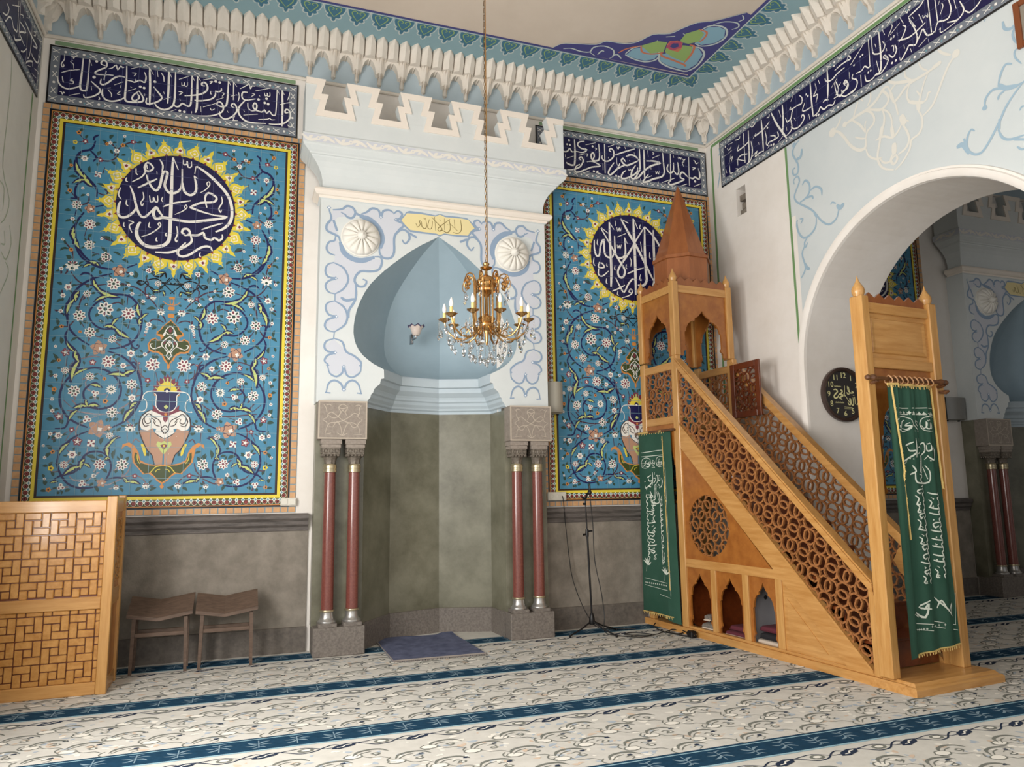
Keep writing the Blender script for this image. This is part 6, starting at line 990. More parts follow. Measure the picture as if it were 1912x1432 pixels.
    mb.lathe([(.345, 3.985), (.345, 4.365), (.365, 4.37), (.365, 4.41), (.335, 4.415)], cc, 8, rot=PI/8, smooth=False); part(mb, 'drum')
    mb = MB('spire_wood'); mb.lathe([(.335, 4.415), (.02, 5.36), (0, 5.40)], cc, 8, rot=PI/8, smooth=False); part(mb, 'spire')
    # open lattice gate at the platform
    g = bpy.data.objects.new('platform_gate', None); COL.objects.link(g); g.parent = MB0; g.location = (.757, 2.768, 2.40); g.rotation_euler = (0, 0, math.radians(-92))
    G = lambda a, z, h: (a, h, z)
    mb = MB('wood_dark')
    for a0, a1, z0, z1 in ((0, .07, 0, .64), (.43, .5, 0, .64), (.07, .43, 0, .07), (.07, .43, .57, .64)): mb.box(a0, a1, -.012, .012, z0, z1, b=.003)
    mb.build('gate_frame', g)
    mb = MB('wood_dark'); lattice(mb, [(.06, .06), (.44, .06), (.44, .58), (.06, .58)], G, .14, .013, -.008, .008, rot=0); mb.build('lattice_panel', g)
    # pierced star board on the right handrail near the gate
    mb = MB('wood_h'); n = 16; c = (.62, .92); o = []
    st = [(c[0]+(.055 if k % 2 else .026)*math.cos(2*PI*k/16), c[1]+(.055 if k % 2 else .026)*math.sin(2*PI*k/16)) for k in range(16)]
    out = [(c[0]+(.13+.012*math.cos(6*t))*math.cos(t), c[1]+(.13+.012*math.cos(6*t))*math.sin(t)) for t in [2*PI*k/16 for k in range(16)]]
    for k in range(16): mb.prism([st[k], out[k], out[(k+1) % 16], st[(k+1) % 16]], lambda s, z, h: (WR-.02-h, s, z), 0, .018)
    part(mb, 'star_board')
build_pulpit()
# ---------------------------------------------------------------- green curtains
def curtain(name, label, x, parentless_fn, w0, w1, zt, zb, rows, text, nr, flap):
    """cloth surface fn(a,z) -> local point; a across, z up"""
    r = root(name, (4.864, -3.603, 0), label, 'curtain', rz=.08, group=None)
    mb = MB('cloth'); NX, NZ = 200, 60; vs = []
    for j in range(NZ+1):
        t = j/NZ
        for i in range(NX+1):
            u = i/NX; a = (w0(t)+(w1(t)-w0(t))*u); z = zt+(zb(u)-zt)*t; vs.append(parentless_fn(a, z, 0, u, t))
    fs = [(j*(NX+1)+i, j*(NX+1)+i+1, (j+1)*(NX+1)+i+1, (j+1)*(NX+1)+i) for j in range(NZ) for i in range(NX)]
    mb.add(vs, fs, 'cloth', True)
    def F(a, z, h):
        t = (zt-z)/(zt-zb(.5)); u = (a-w0(t))/(w1(t)-w0(t)); return parentless_fn(a, z, h, u, t)
    d = Decal(mb, F, .0045, .0004); text(d, F)
    mb.build('cloth', r, sharp=80)
    return r, F
def fold(u, t, A): return A*((math.sin(u*2*PI*3.1+.5*math.sin(2*t)+1.2)*.75+.25*math.sin(u*2*PI*8+1)*(1-t)))*(1-.15*t)
def cursive(d, a0, z0, z1, w, seed, m='cloth_ink'):
    """column of running script, read from the bottom up: tall strokes across the column, loops and tails along it"""
    rnd = random.Random(seed); z = z1; q = .0115
    while z > z0:
        L = .045+.03*rnd.random(); k = rnd.random()
        d.stroke([(a0+w*.42, z+.01), (a0+w*.5, z-L*.4), (a0+w*.30, z-L*.6), (a0+w*.42, z-L*1.05)], q, m, 1)
        if k < .5: d.stroke([(a0-w*.55, z+.012), (a0-w*.1, z), (a0+w*.46, z-.006)], q, m, 1)
        elif k < .75: d.stroke([(a0+w*.35, z), (a0-w*.1, z-.004), (a0-w*.32, z-L*.25), (a0-w*.12, z-L*.55), (a0+w*.2, z-L*.4)], q, m, 1)
        else: d.stroke([(a0-w*.5, z+L*.2), (a0-w*.25, z-L*.2), (a0-w*.42, z-L*.8), (a0-w*.1, z-L*.9)], q, m, 1)
        if rnd.random() < .5: d.disc(a0-w*.25+w*.2*rnd.random(), z-L*.7, .008, m, 1, 4)
        if rnd.random() < .4: d.stroke([(a0-w*.3, z-L*.5), (a0-w*.05, z-L*.7)], .008, m, 1)
        z -= L
def front_text(d, F):
    d.trace('curtF', 'cloth_ink', 1, fat=1.45); d.trace('curtG', 'cloth_ink', 1, fat=1.5)
    for k in range(11):
        a = .105+k*.046
        if a < .60: d.lobes(a, 2.188, .017, 4, 'cloth_ink', 1, .7, .0)
    cursive(d, .325, .82, 1.56, .10, 5); cursive(d, .49, .84, 1.52, .10, 9)
    for k in range(9): d.lobes(.165+k*.026 if k < 5 else .32+(k-5)*.055, .46 if k < 5 else .475, .011, 4, 'cloth_ink', 1, .7)
def front_fn(a, z, h, u, t):
    A = .017; y = .13-.012+fold(u, t, A)-.10*0
    if u < .17: y += -.02-.05*(1-u/.17)*t                # turned-back left edge
    return (a, y-h, z)
r1, F1 = curtain('curtain', 'dark green curtain with white script hanging in the gateway at the foot of the pulpit', 0, front_fn, lambda t: .058-.063*t, lambda t: .602+.067*t, 2.415, lambda u: .26+.05*u, 0, front_text, 9, 0)
def fringe(r, pts, w=.012):
    mb = MB('fringe'); mb.tube(pts, w, 6); rnd = random.Random(2)
    for p, q in zip(pts, pts[1:]):
        p, q = Vector(p), Vector(q); n = max(1, int((q-p).length/.018))
        for k in range(n):
            c = p.lerp(q, k/n); mb.tube([c, c+Vector((rnd.uniform(-.008, .008), rnd.uniform(-.008, .004), -.02-.012*rnd.random()))], .004, 4)
    return mb.build('gold_fringe', r)
fringe(r1, [F1(.056+.548*k/24, 2.42, .006) for k in range(25)], .010)
fringe(r1, [front_fn(.075+.09*k/16, 2.41-1.25*k/16, .012, .09+.14*k/16, k/16*.6) for k in range(17)], .008)
fringe(r1, [front_fn(.600+.028*k/12, 2.41-.85*k/12, .012, .99, k/12*.45) for k in range(13)], .008)
fringe(r1, [front_fn(.143+.526*k/20, .275+.035*k/20, .004, .22+.78*k/20, .995) for k in range(21)], .006)
for k in range(9):
    mb = MB('ring'); x = .105+k*.062
    mb.tube([(x+.012*math.sin(t*2), .13+.034*math.sin(t), 2.462+.034*math.cos(t)) for t in [2*PI*i/16 for i in range(17)]], .0055, 6); mb.build('curtain_ring', r1)
def side_fn(a, z, h, u, t):
    x = -.072-.008*math.sin(u*9)-h
    if u > .74: x += .034*(u-.74)/.26                  # right part folds back into the opening
    return (x, a, z)
def side_text(d, F):
    P = lambda a, z: (3.50-(a-.08)*.88, 2.16+(z-2.36)*.985)
    for k, m in (('curtF', 1), ):
        for e in TR[k].split(';'):
            h, v = e.split(':'); v = [int(x)/1000 for x in v.split(',')]; pts = [P(v[i], v[i+1]) for i in range(0, len(v), 2)]
            d.disc(*pts[0], .012, 'cloth_ink', 1, 4) if h[0] == 'D' else d.stroke(pts, int(h[1:])/1000*1.4, 'cloth_ink', 1)
    for z, a0, a1 in ((.52, 3.50, 3.06), (.44, 3.50, 3.06), (.36, 3.22, 3.02)): d.stroke([(a0, z+.02), (a1, z)], .008, 'cloth_ink', 1)
    for k in range(12): d.lobes(3.48-k*.036, .49-.0*k, .012, 4, 'cloth_ink', 1, .7); d.lobes(3.48-k*.036, 1.895, .012, 4, 'cloth_ink', 1, .7)
    cursive(d, 3.33, .78, 1.52, .15, 5); cursive(d, 3.12, .75, 1.5, .05, 8)
    for x, z in ((3.44, .70), (3.10, .62)):
        for k in range(5): d.leaf(x, z, x+.09*math.cos(.5+k*.55), z+.09*math.sin(.5+k*.55), .02, 'cloth_ink', 1); 
        d.stroke([(x+.02, z-.08), (x, z)], .006, 'cloth_ink', 1)
    d.stroke([(3.02, 1.9), (3.01, .38)], .006, 'cloth_ink', 1)
r2, F2 = curtain('curtain', 'dark green curtain with white script closing the side opening under the pulpit canopy', 0, side_fn, lambda t: 3.535+.03*t, lambda t: 2.93-.05*t, 2.255, lambda u: .15+.03*math.sin(u*5)-.03*u, 0, side_text, 8, 0)
fringe(r2, [side_fn(3.53-.55*k/16, 2.262, .006, .9*k/16, 0) for k in range(17)], .009)
fringe(r2, [side_fn(3.56-.58*k/18, .155, .004, k/18*.85, 1) for k in range(19)], .006)
fringe(r2, [side_fn(3.045-.03*k/14, 2.2-1.75*k/14, .006, .78, k/14*.8) for k in range(15)], .005)
# ---------------------------------------------------------------- wooden screen at the left edge
def build_screen():
    r = root('wooden_enclosure', (-1.035, -1.04, 0), 'light wooden enclosure with basket-weave brick panels at the left edge, beside the stools', 'screen')
    W = 1.085
    for x0, x1 in ((-.078, 0), (-W, -W+.07)):
        mb = MB('wood_v'); mb.box(x0, x1, 0, .08, 0, 1.595, b=.005); mb.build('post', r)
    for z0, z1 in ((0, .10), (.675, .775), (1.465, 1.562)):
        mb = MB('wood_x'); mb.box(-W+.07, -.078, .012, .068, z0, z1, b=.006); mb.build('rail', r)
    for z0, z1, oz in ((.10, .675, .02), (.775, 1.465, .05)):
        mb = MB('wood_dark', 'tile_wood'); mb.box(-W+.07, -.078, .04, .055, z0, z1, 'wood_dark'); mb.build('panel_back', r)
        mb = MB('tile_wood'); u = .062; g = .0035; rnd = random.Random(4)
        X0, X1 = -W+.07+.001, -.079
        def brick(x, z, w, h):
            a0, a1, b0, b1 = max(X0, x+g), min(X1, x+w-g), max(z0+.001, z+g), min(z1-.001, z+h-g)
            if a1-a0 < .012 or b1-b0 < .012: return
            f = .022+.006*rnd.random(); mb.box(a0, a1, f, .041, b0, b1, b=.005)
        nx = int(W/(3*u))+2; nz = int((z1-z0)/(3*u))+2
        for i in range(-1, nx):
            for j in range(-1, nz):
                x = X0+i*3*u-.03; z = z0+j*3*u-oz
                brick(x, z+2*u, 2*u, u); brick(x+2*u, z+u, u, 2*u); brick(x+u, z, 2*u, u); brick(x, z, u, 2*u); brick(x+u, z+u, u, u)
        mb.build('woven_panel', r)
    # side going back to the wall
    mb = MB('wood_v'); mb.box(-.06, .0, .44, .52, 0, 1.6, b=.005); mb.build('post', r)
    for z0, z1 in ((.0, .11), (.69, .82), (1.46, 1.58)):
        mb = MB('wood_h'); mb.box(-.052, -.008, .08, .44, z0, z1, b=.004); mb.build('rail', r)
    mb = MB('burl'); mb.box(-.035, -.022, .08, .44, .11, .69); mb.box(-.035, -.022, .08, .44, .82, 1.46)
    f = lambda a, z, h: (-.022+h, a, z); lattice(mb, [(.13, .88), (.39, .88), (.39, 1.40), (.13, 1.40)], f, .13, .014, .0, .012, 'wood_h'); mb.build('carved_panel', r)
build_screen()
# ---------------------------------------------------------------- two saddle stools
def build_stool(x, y, label, rz, dz):
    r = root('saddle_stool', (x, y, 0), label, 'stool', rz, 'saddle stools by the stone wall')
    W, D, t = .545, .30, .03; zs = [(-W/2, .505), (-.02, .462), (W/2, .512)]
    mb = MB('old_wood'); n = 3; tilt = .17
    for (xa, za), (xb, zb) in zip(zs, zs[1:]):
        vs = []
        for xx, z in ((xa, za), (xb, zb)):
            for yy, dzz in ((-D/2, 0), (D/2, tilt*.75)):
                for h in (0, t): vs.append((xx, yy, z+dzz+h))
        mb.add(vs, [(0, 2, 3, 1), (4, 5, 7, 6), (0, 1, 5, 4), (2, 6, 7, 3), (1, 3, 7, 5), (0, 4, 6, 2)])
    mb.build('seat', r)
    for sx in (-1, 1):
        for sy in (-1, 1):
            mb = MB('old_wood'); x0 = sx*.215; y0 = sy*.10; zt = .49 if sy < 0 else .56
            mb.loft([[(x0+sx*.012-.013, y0-.015, 0), (x0+sx*.012+.013, y0-.015, 0), (x0+sx*.012+.013, y0+.015, 0), (x0+sx*.012-.013, y0+.015, 0)], [(x0-.016, y0-.016, zt), (x0+.016, y0-.016, zt), (x0+.016, y0+.016, zt), (x0-.016, y0+.016, zt)]]); mb.add([(x0+sx*.012-.013, y0-.015, 0), (x0+sx*.012+.013, y0-.015, 0), (x0+sx*.012+.013, y0+.015, 0), (x0+sx*.012-.013, y0+.015, 0)], [(3, 2, 1, 0)])
            mb.build('leg', r)
    for sy in (-1, 1):
        mb = MB('old_wood'); mb.box(-.205, .205, sy*.10-.009, sy*.10+.009, .325, .36, b=.003); mb.build('stretcher', r)
    return r
build_stool(-.715, -.335, 'weathered wooden stool with a bent saddle seat, next to the wooden enclosure', 0, 0)
build_stool(-.148, -.335, 'weathered wooden stool with a bent saddle seat, nearer the prayer niche', .02, 0)
# ---------------------------------------------------------------- worn blue prayer mat
r = root('prayer_mat', (1.81, -.35, 0), 'worn blue-grey prayer mat lying in front of the niche', 'mat')
c = [(-.46, .58), (.40, .555), (.45, -.545), (-.46, -.52)]
mb = MB('rug_blue'); N = 14; rg = []
for h in (.004, .016): rg.append([(c[0][0]+(c[1][0]-c[0][0])*i/N, 0, 0) for i in range(N+1)])
def bil(u, v): return tuple((c[0][k]*(1-u)+c[1][k]*u)*(1-v)+(c[3][k]*(1-u)+c[2][k]*u)*v for k in (0, 1))
def mz(u, v): return .018+.004*math.sin(7*u+3*v)+.02*max(0, .12-v)*8*(1 if u < .1 or u > .85 else .2)
vs = [(*bil(i/N, j/N), mz(i/N, j/N)) for j in range(N+1) for i in range(N+1)]
fs = [(j*(N+1)+i, (j+1)*(N+1)+i, (j+1)*(N+1)+i+1, j*(N+1)+i+1) for j in range(N) for i in range(N)]
mb.add(vs, fs, smooth=True)
lo = [(x, y, .002) for x, y, z in vs]; b0 = len(mb.v)
rim = [i for i in range(N+1)]+[(j+1)*(N+1)-1 for j in range(1, N+1)]+[N*(N+1)+i for i in range(N-1, -1, -1)]+[j*(N+1) for j in range(N-1, 0, -1)]
mb.add([vs[i] for i in rim]+[lo[i] for i in rim], [(k, (k+1) % len(rim), len(rim)+(k+1) % len(rim), len(rim)+k) for k in range(len(rim))])
mb.build('mat_pile', r)
mb = MB('rug_edge'); rnd = random.Random(5)
mb.tube([(*bil(u/20, 1), .014) for u in range(21)], .009, 6); mb.tube([(*bil(0, u/20), .016+.0*u) for u in range(21)], .006, 6)
for k in range(70):
    p = Vector((*bil(k/70, 1), .01)); mb.tube([p, p+Vector((rnd.uniform(-.01, .01), -.03, -.006))], .003, 4)
mb.build('mat_edging', r)
# ---------------------------------------------------------------- folded prayer rugs in the pulpit cupboards
def rug(x, y, z, sx, sy, sz, m, label, edge, seed, top=0):
    r = root('folded_rug', (4.864, -3.603, 0), label, 'rug', rz=.08, group=None)
    mb = MB(m, edge); rnd = random.Random(seed); rings = []
    for k in range(9):
        s = y+sy*(k/8-.5); q = 1-.12*abs(k/4-1)**3
        ring = [(x+sx*.5*math.copysign(abs(math.cos(t))**.4, math.cos(t)), s+.008*rnd.uniform(-1, 1), z+sz*.5*q+sz*.5*q*math.copysign(abs(math.sin(t))**.5, math.sin(t))) for t in [2*PI*i/18 for i in range(18)]]
        rings.append(ring)
    mb.loft(rings, smooth=True); mb.add(rings[0], [tuple(range(17, -1, -1))]); mb.add(rings[-1], [tuple(range(18))])
    mb.build('folds', r)
    mb = MB(edge)
    for k in range(26):
        s = y-sy*.48+sy*.96*k/25; mb.tube([(x-sx*.5+.004, s, z+sz*.3), (x-sx*.5-.014, s+.004, z+.008)], .004, 4)
    mb.build('fringe', r)
    return r
rug(.20, 2.51, .076, .30, .26, .075, 'cloth_grey', 'grey shaggy rug folded in the first arched cupboard of the pulpit, beside the curtain', 'cloth_pale', 1)
rug(.20, 2.615, .153, .18, .10, .07, 'cloth_grey', 'small grey rolled cloth on the shaggy rug in the first cupboard', 'cloth_pale', 8)
rug(.20, 2.08, .076, .30, .36, .055, 'cloth_red', 'dark red and white patterned prayer rug folded in the middle arched cupboard of the pulpit', 'cloth_pale', 2)
rug(.22, 2.07, .133, .26, .32, .05, 'cloth_red', 'dark red prayer rug lying on another in the middle cupboard', 'cloth_red', 3)
rug(.20, 1.62, .076, .30, .33, .05, 'cloth_pale', 'pale fringed rug at the bottom of the third arched cupboard of the pulpit', 'cloth_pale', 4)
rug(.18, 1.60, .128, .26, .30, .06, 'cloth_black', 'black rolled cloth in the third arched cupboard of the pulpit', 'cloth_black', 5)
rug(.22, 1.63, .190, .26, .32, .055, 'cloth_red', 'dark red rug lying on the black cloth in the third cupboard', 'cloth_red', 6)
# ---------------------------------------------------------------- chandelier
def build_chandelier():
    cx, cy = 1.847, -2.291
    r = root('chandelier', (cx, cy, 2.6), 'gilt candle chandelier with hanging crystal drops, on a long chain before the prayer niche', 'chandelier')
    Z = -2.6
    mb = MB('gold_dk'); z = 3.52; k = 0
    while z < 6.74:
        a = (k % 2)*PI/2; L = .034
        mb.tube([(-.007*math.cos(t)*math.cos(a), -.007*math.cos(t)*math.sin(a), z+Z+L*.5+L*.60*math.sin(t)) for t in [2*PI*i/8 for i in range(9)]], .0022, 4, caps=False); z += L; k += 1
    mb.build('chain', r)
    mb = MB('gold'); mb.tube([(.012, 0, 3.53+Z), (.016, 0, 5), (.01, 0, 6.755+Z)][:1]+[(.014, .004, 4.5+Z), (.012, 0, 6.755+Z)], .0045, 6); mb.lathe([(.05, 6.758), (.045, 6.73), (.012, 6.71)], (0, 0, Z), 16); mb.build('power_cord', r)
    mb = MB('gold'); mb.lathe([(0, 2.80), (.008, 2.81), (.014, 2.86), (.02, 2.93), (.045, 2.945), (.062, 2.965), (.066, 2.985), (.05, 3.0), (.06, 3.015), (.075, 3.03), (.07, 3.045), (.03, 3.06), (.014, 3.08), (.012, 3.22), (.03, 3.24), (.05, 3.255), (.078, 3.27), (.082, 3.29), (.07, 3.30), (.085, 3.315), (.09, 3.345), (.082, 3.37), (.06, 3.395), (.03, 3.41), (.014, 3.42), (.012, 3.455), (.045, 3.47), (.052, 3.482), (.03, 3.488), (.024, 3.50), (.03, 3.515), (.018, 3.53), (0, 3.535)], (0, 0, Z), 20); mb.build('stem', r)
    n = 8
    for k in range(n):                                    # upright tubes that curl outwards at the top
        a = 2*PI*k/n+.2; c, s = math.cos(a), math.sin(a)
        P = lambda R, z: (R*c, R*s, z+Z)
        pts = [P(.10, 2.98), P(.105, 3.05), P(.105, 3.30), P(.108, 3.36), P(.125, 3.405), P(.155, 3.415), P(.185, 3.40), P(.20, 3.365), P(.195, 3.33), P(.175, 3.315), P(.16, 3.33), P(.162, 3.355)]
        mb = MB('gold'); mb.tube(pts, [.0085]*4+[.007, .0065, .006, .006, .005, .005, .004, .004], 7)
        for q in range(5): mb.lathe([(0, -.02), (.012, -.008), (.014, .004), (0, .016)], P(.17+.012*math.cos(q*1.3), 3.345+.035*math.sin(q*1.3)), 6)
        mb.tube([P(.20, 3.365), P(.215, 3.33), P(.205, 3.29), P(.18, 3.275)], .004, 5); mb.build('scroll_tube', r)
    ringA = 2*PI/n
    arm_o = cand_o = None
    for k in range(n+2):
        a = 2*PI*k/(n+2)+.32
        e = bpy.data.objects.new('arm', None); COL.objects.link(e); e.parent = r; e.rotation_euler = (0, 0, a)
        if k == 0:
            m1 = MB('gold'); m1.tube([(.05, 0, 2.97+Z), (.085, 0, 2.93+Z), (.13, 0, 2.885+Z), (.19, 0, 2.855+Z), (.26, 0, 2.865+Z), (.315, 0, 2.91+Z), (.345, 0, 2.965+Z), (.355, 0, 3.01+Z)], [.009]*5+[.008, .0075, .007], 8)
            m1.tube([(.13, 0, 2.885+Z), (.15, 0, 2.94+Z), (.19, 0, 2.965+Z), (.22, 0, 2.94+Z), (.21, 0, 2.91+Z), (.19, 0, 2.92+Z)], .005, 6)
            fl = lambda t, z: 1+.12*math.cos(8*t)*(1 if z > 3.018+Z else .2)
            m1.lathe([(.008, 3.0+Z), (.018, 3.008+Z), (.034, 3.018+Z), (.05, 3.032+Z), (.046, 3.034+Z), (.02, 3.022+Z), (.008, 3.02+Z)], (.355, 0, 0), 24, fn=fl)
            m2 = MB('candle'); m2.lathe([(.013, 3.02+Z), (.0155, 3.03+Z), (.014, 3.05+Z), (.0145, 3.085+Z), (.012, 3.088+Z)], (.355, 0, 0), 12)
            m3 = MB('bulb'); m3.lathe([(.009, 3.086+Z), (.0155, 3.10+Z), (.0175, 3.118+Z), (.014, 3.14+Z), (.006, 3.162+Z), (0, 3.17+Z)], (.355, 0, 0), 12)
            arm_o = [m1.build('branch', e), m2.build('candle_sleeve', e), m3.build('bulb', e)]
        else:
            for o in arm_o: q = o.copy(); COL.objects.link(q); q.parent = e
    md = MB('crystal')                                   # faceted almond drop with a bead above
    md.lathe([(0, -.052), (.010, -.042), (.0155, -.026), (.013, -.010), (.006, 0), (0, .002)], n=7, smooth=False); md.lathe([(0, .004), (.007, .011), (0, .018)], n=6, smooth=False)
    first = md.build('crystal_drop', r); pos = []
    ms = MB('crystal')
    for q in range(9): ms.lathe([(0, -.006-.0135*q), (.0055, -.0*q-.0135*q), (0, .006-.0135*q)], n=6, smooth=False)
    firsts = ms.build('bead_strand', r); spos = []
    for k in range(n+2):
        a = 2*PI*k/(n+2)+.32
        for da, R, z in ((-.12, .385, 2.93), (.0, .40, 2.90), (.12, .385, 2.93), (.2, .30, 2.80)): pos.append((a+da, R, z))
        spos.append((a, .398, 3.025)); spos.append((a+.2, .30, 2.92))
    for k in range(12): pos.append((k*PI/6, .20, 2.765)); spos.append((k*PI/6+.1, .20, 2.88))
    for k in range(10): pos.append((k*PI/5+.2, .13, 2.715)); spos.append((k*PI/5+.2, .13, 2.85))
    for k in range(6): pos.append((k*PI/3+.4, .065, 2.69)); spos.append((k*PI/3+.4, .065, 2.81))
    for k in range(n): pos.append((2*PI*k/n+.2, .19, 3.22)); spos.append((2*PI*k/n+.2, .185, 3.32))
    pos.append((0, .0, 2.668)); pos += [(k*PI/4, .27, 2.90) for k in range(8)]
    for L, f in ((pos, first), (spos, firsts)):
        for i, (a, R, z) in enumerate(L):
            o = f if i == 0 else f.copy()
            if i: COL.objects.link(o); o.parent = r
            o.location = (R*math.cos(a), R*math.sin(a), z+Z); o.rotation_euler = (.1*math.sin(i*3), .1*math.cos(i*5), a)
build_chandelier()
# ---------------------------------------------------------------- wall clock on the arch jamb
def arabic(d, strokes, ox, oy, s, w, m, l):
    for st in strokes: d.stroke([(ox+x*s, oy+y*s) for x, y in st], w, m, l)
def text_mesh(name, s, size, m, parent, loc, rot, res=3, ext=.001, align='CENTER'):
    cu = bpy.data.curves.new(name, 'FONT'); cu.body = s; cu.size = size; cu.align_x = align; cu.align_y = 'CENTER'; cu.extrude = ext; cu.resolution_u = res
    o = bpy.data.objects.new(name, cu); COL.objects.link(o)
    dg = bpy.context.evaluated_depsgraph_get(); me = bpy.data.meshes.new_from_object(o.evaluated_get(dg)); bpy.data.objects.remove(o); bpy.data.curves.remove(cu)
    me.materials.clear(); me.materials.append(M[m]); o = bpy.data.objects.new(name, me); COL.objects.link(o); o.parent = parent; o.location = loc; o.rotation_euler = rot; return o
def build_clock():
    r = root('wall_clock', (6.245, AC+AR-.002, 2.605), 'round dark wall clock with gold script on the white arch jamb', 'clock')
    mb = MB('clock_rim'); mb.lathe([(.24, -.0), (.305, .0), (.312, .02), (.305, .045), (.285, .055), (.268, .045), (.262, .027)], n=48, axis='y', caps=False); mb.build('rim', r)
    mb = MB('clock_face', 'clock_gold'); mb.lathe([(.265, .0), (.265, .028), (0, .028)], n=48, axis='y')
    d = Decal(mb, lambda a, z, h: (a, -.028-h, z), .001)
    C = lambda pts: [((x-420)*.00086, (470-y)*.0007) for x, y in pts]
    for w, pts in ((.017, [(250, 400), (285, 390), (312, 425), (275, 465), (250, 505), (270, 533), (310, 512), (332, 470)]), (.018, [(332, 470), (372, 450), (392, 412), (360, 398)]), (.019, [(332, 470), (402, 480), (372, 503), (340, 522), (382, 552)]),
                   (.012, [(480, 330), (488, 400), (510, 432)]), (.014, [(500, 340), (512, 430), (545, 440), (575, 430), (540, 408)]), (.012, [(465, 430), (480, 462), (515, 450)]), (.013, [(470, 590), (485, 628), (512, 625), (500, 525)]), (.014, [(520, 525), (530, 625), (562, 628), (560, 510)]), (.014, [(588, 500), (592, 622)]), (.010, [(560, 475), (585, 480)])): d.stroke(C(pts), w, 'clock_gold', 1)
    for z0, n in ((340, 7), (600, 9)):
        for k in range(n): x = 265+k*16; d.stroke(C([(x, z0-12-6*(k % 2)), (x+8, z0+10), (x+15, z0-4)]), .004, 'clock_gold', 1)
    for z in (670, 695): d.stroke(C([(405, z), (540, z+4)]), .006, 'clock_gold', 1)
    mb.build('dial', r)
    for k in range(1, 13):
        a = PI/2-2*PI*k/12; text_mesh('numeral', str(k), .088, 'clock_gold', r, (.215*math.cos(a), -.0305, .215*math.sin(a)), (PI/2, 0, 0))
    mb = MB('clock_gold')
    for a, L in ((1.48, .10), (-.95, .115)): mb.prism([(-.004, -.02), (.004, -.02), (.002, L), (-.002, L)], lambda u, v, h, a=a: (u*math.sin(a)+v*math.cos(a), -.034-h, v*math.sin(a)-u*math.cos(a)), 0, .002)
    mb.build('hands', r)
build_clock()
# ---------------------------------------------------------------- loudspeakers
def speaker(x0, x1, y0, y1, z0, z1, m, label, steel=0):
    r = root('loudspeaker', ((x0+x1)/2, y1, z0), label, 'loudspeaker'); w = (x1-x0)/2; dp = y1-y0; H = z1-z0
    mb = MB(m); rg = []
    for i, (ww, yy) in enumerate(((.75, 0), (.95, -.35), (1, -.55))): rg.append([(-w*ww, dp*yy, 0), (w*ww, dp*yy, 0), (w*ww, dp*yy, H), (-w*ww, dp*yy, H)])
    mb.loft(rg); mb.add(rg[0], [(0, 1, 2, 3)]); mb.build('cabinet', r)
    mb = MB('speaker_grey' if not steel else 'speaker_steel'); rg = []
    for k in range(11):
        a = -1+2*k/10; rg.append([(w*a*.985, -dp*(.56+.42*(1-a*a*.55)), .008), (w*a*.985, -dp*(.56+.42*(1-a*a*.55)), H-.008)])
    vs = [p for q in rg for p in q]; mb.add(vs, [(2*k, 2*k+2, 2*k+3, 2*k+1) for k in range(10)], smooth=True)
    mb.add([(w*a, -dp*.55, z) for a, z in ((-1, 0), (1, 0), (1, H), (-1, H))], [(0, 1, 2, 3)])
    for zz in (.008, H-.008): mb.add([rg[k][0][:2]+(zz,) for k in range(11)]+[(w, -dp*.55, zz), (-w, -dp*.55, zz)], [tuple(range(13))])
    mb.build('grille', r)
    mb = MB('black_metal')
    for a in (-.6, .6): mb.box(w*a-.01, w*a+.01, -dp*.45, -dp*.3, -.018, .0)
    mb.box(-.02, .02, -.002, .012, H*.3, H*.7); mb.build('bracket', r)
speaker(3.262, 3.468, -.215, -.03, 2.485, 2.865, 'speaker_grey', 'grey loudspeaker on the wall at the right edge of the prayer niche')
speaker(9.61, 9.99, -.20, -.013, 2.53, 2.87, 'speaker_steel', 'metallic grey loudspeaker in the next room, beside the second niche', 1)
# ---------------------------------------------------------------- sockets and switches
def plate(x0, x1, z0, z1, name, label, cat, kind):
    r = root(name, ((x0+x1)/2, -.017, z0), label, cat); w = (x1-x0)/2; H = z1-z0
    mb = MB('plastic'); mb.box(-w, w, -.03, .0, 0, H, b=.008); mb.build('housing', r)
    if kind == 0:
        for k in (-.5, .5): mb = MB('plastic'); mb.box(w*k-.03, w*k+.03, -.036, -.03, H*.15, H*.85, b=.003); mb.build('rocker', r)
    else:
        for k in (-.6, 0, .6):
            mb = MB('plastic', 'black_metal'); mb.lathe([(.026, .03), (.03, .036), (.022, .036), (.02, .031), (0, .031)], (w*k, 0, H*.5), 16, axis='y'); mb.build('socket', r)
    return r
plate(.318, .478, 1.468, 1.55, 'light_switch', 'white double light switch at the lower right corner of the left tile panel', 'switch', 0)
plate(3.30, 3.54, 1.468, 1.568, 'power_socket', 'white triple power socket at the lower left corner of the right tile panel', 'socket', 1)
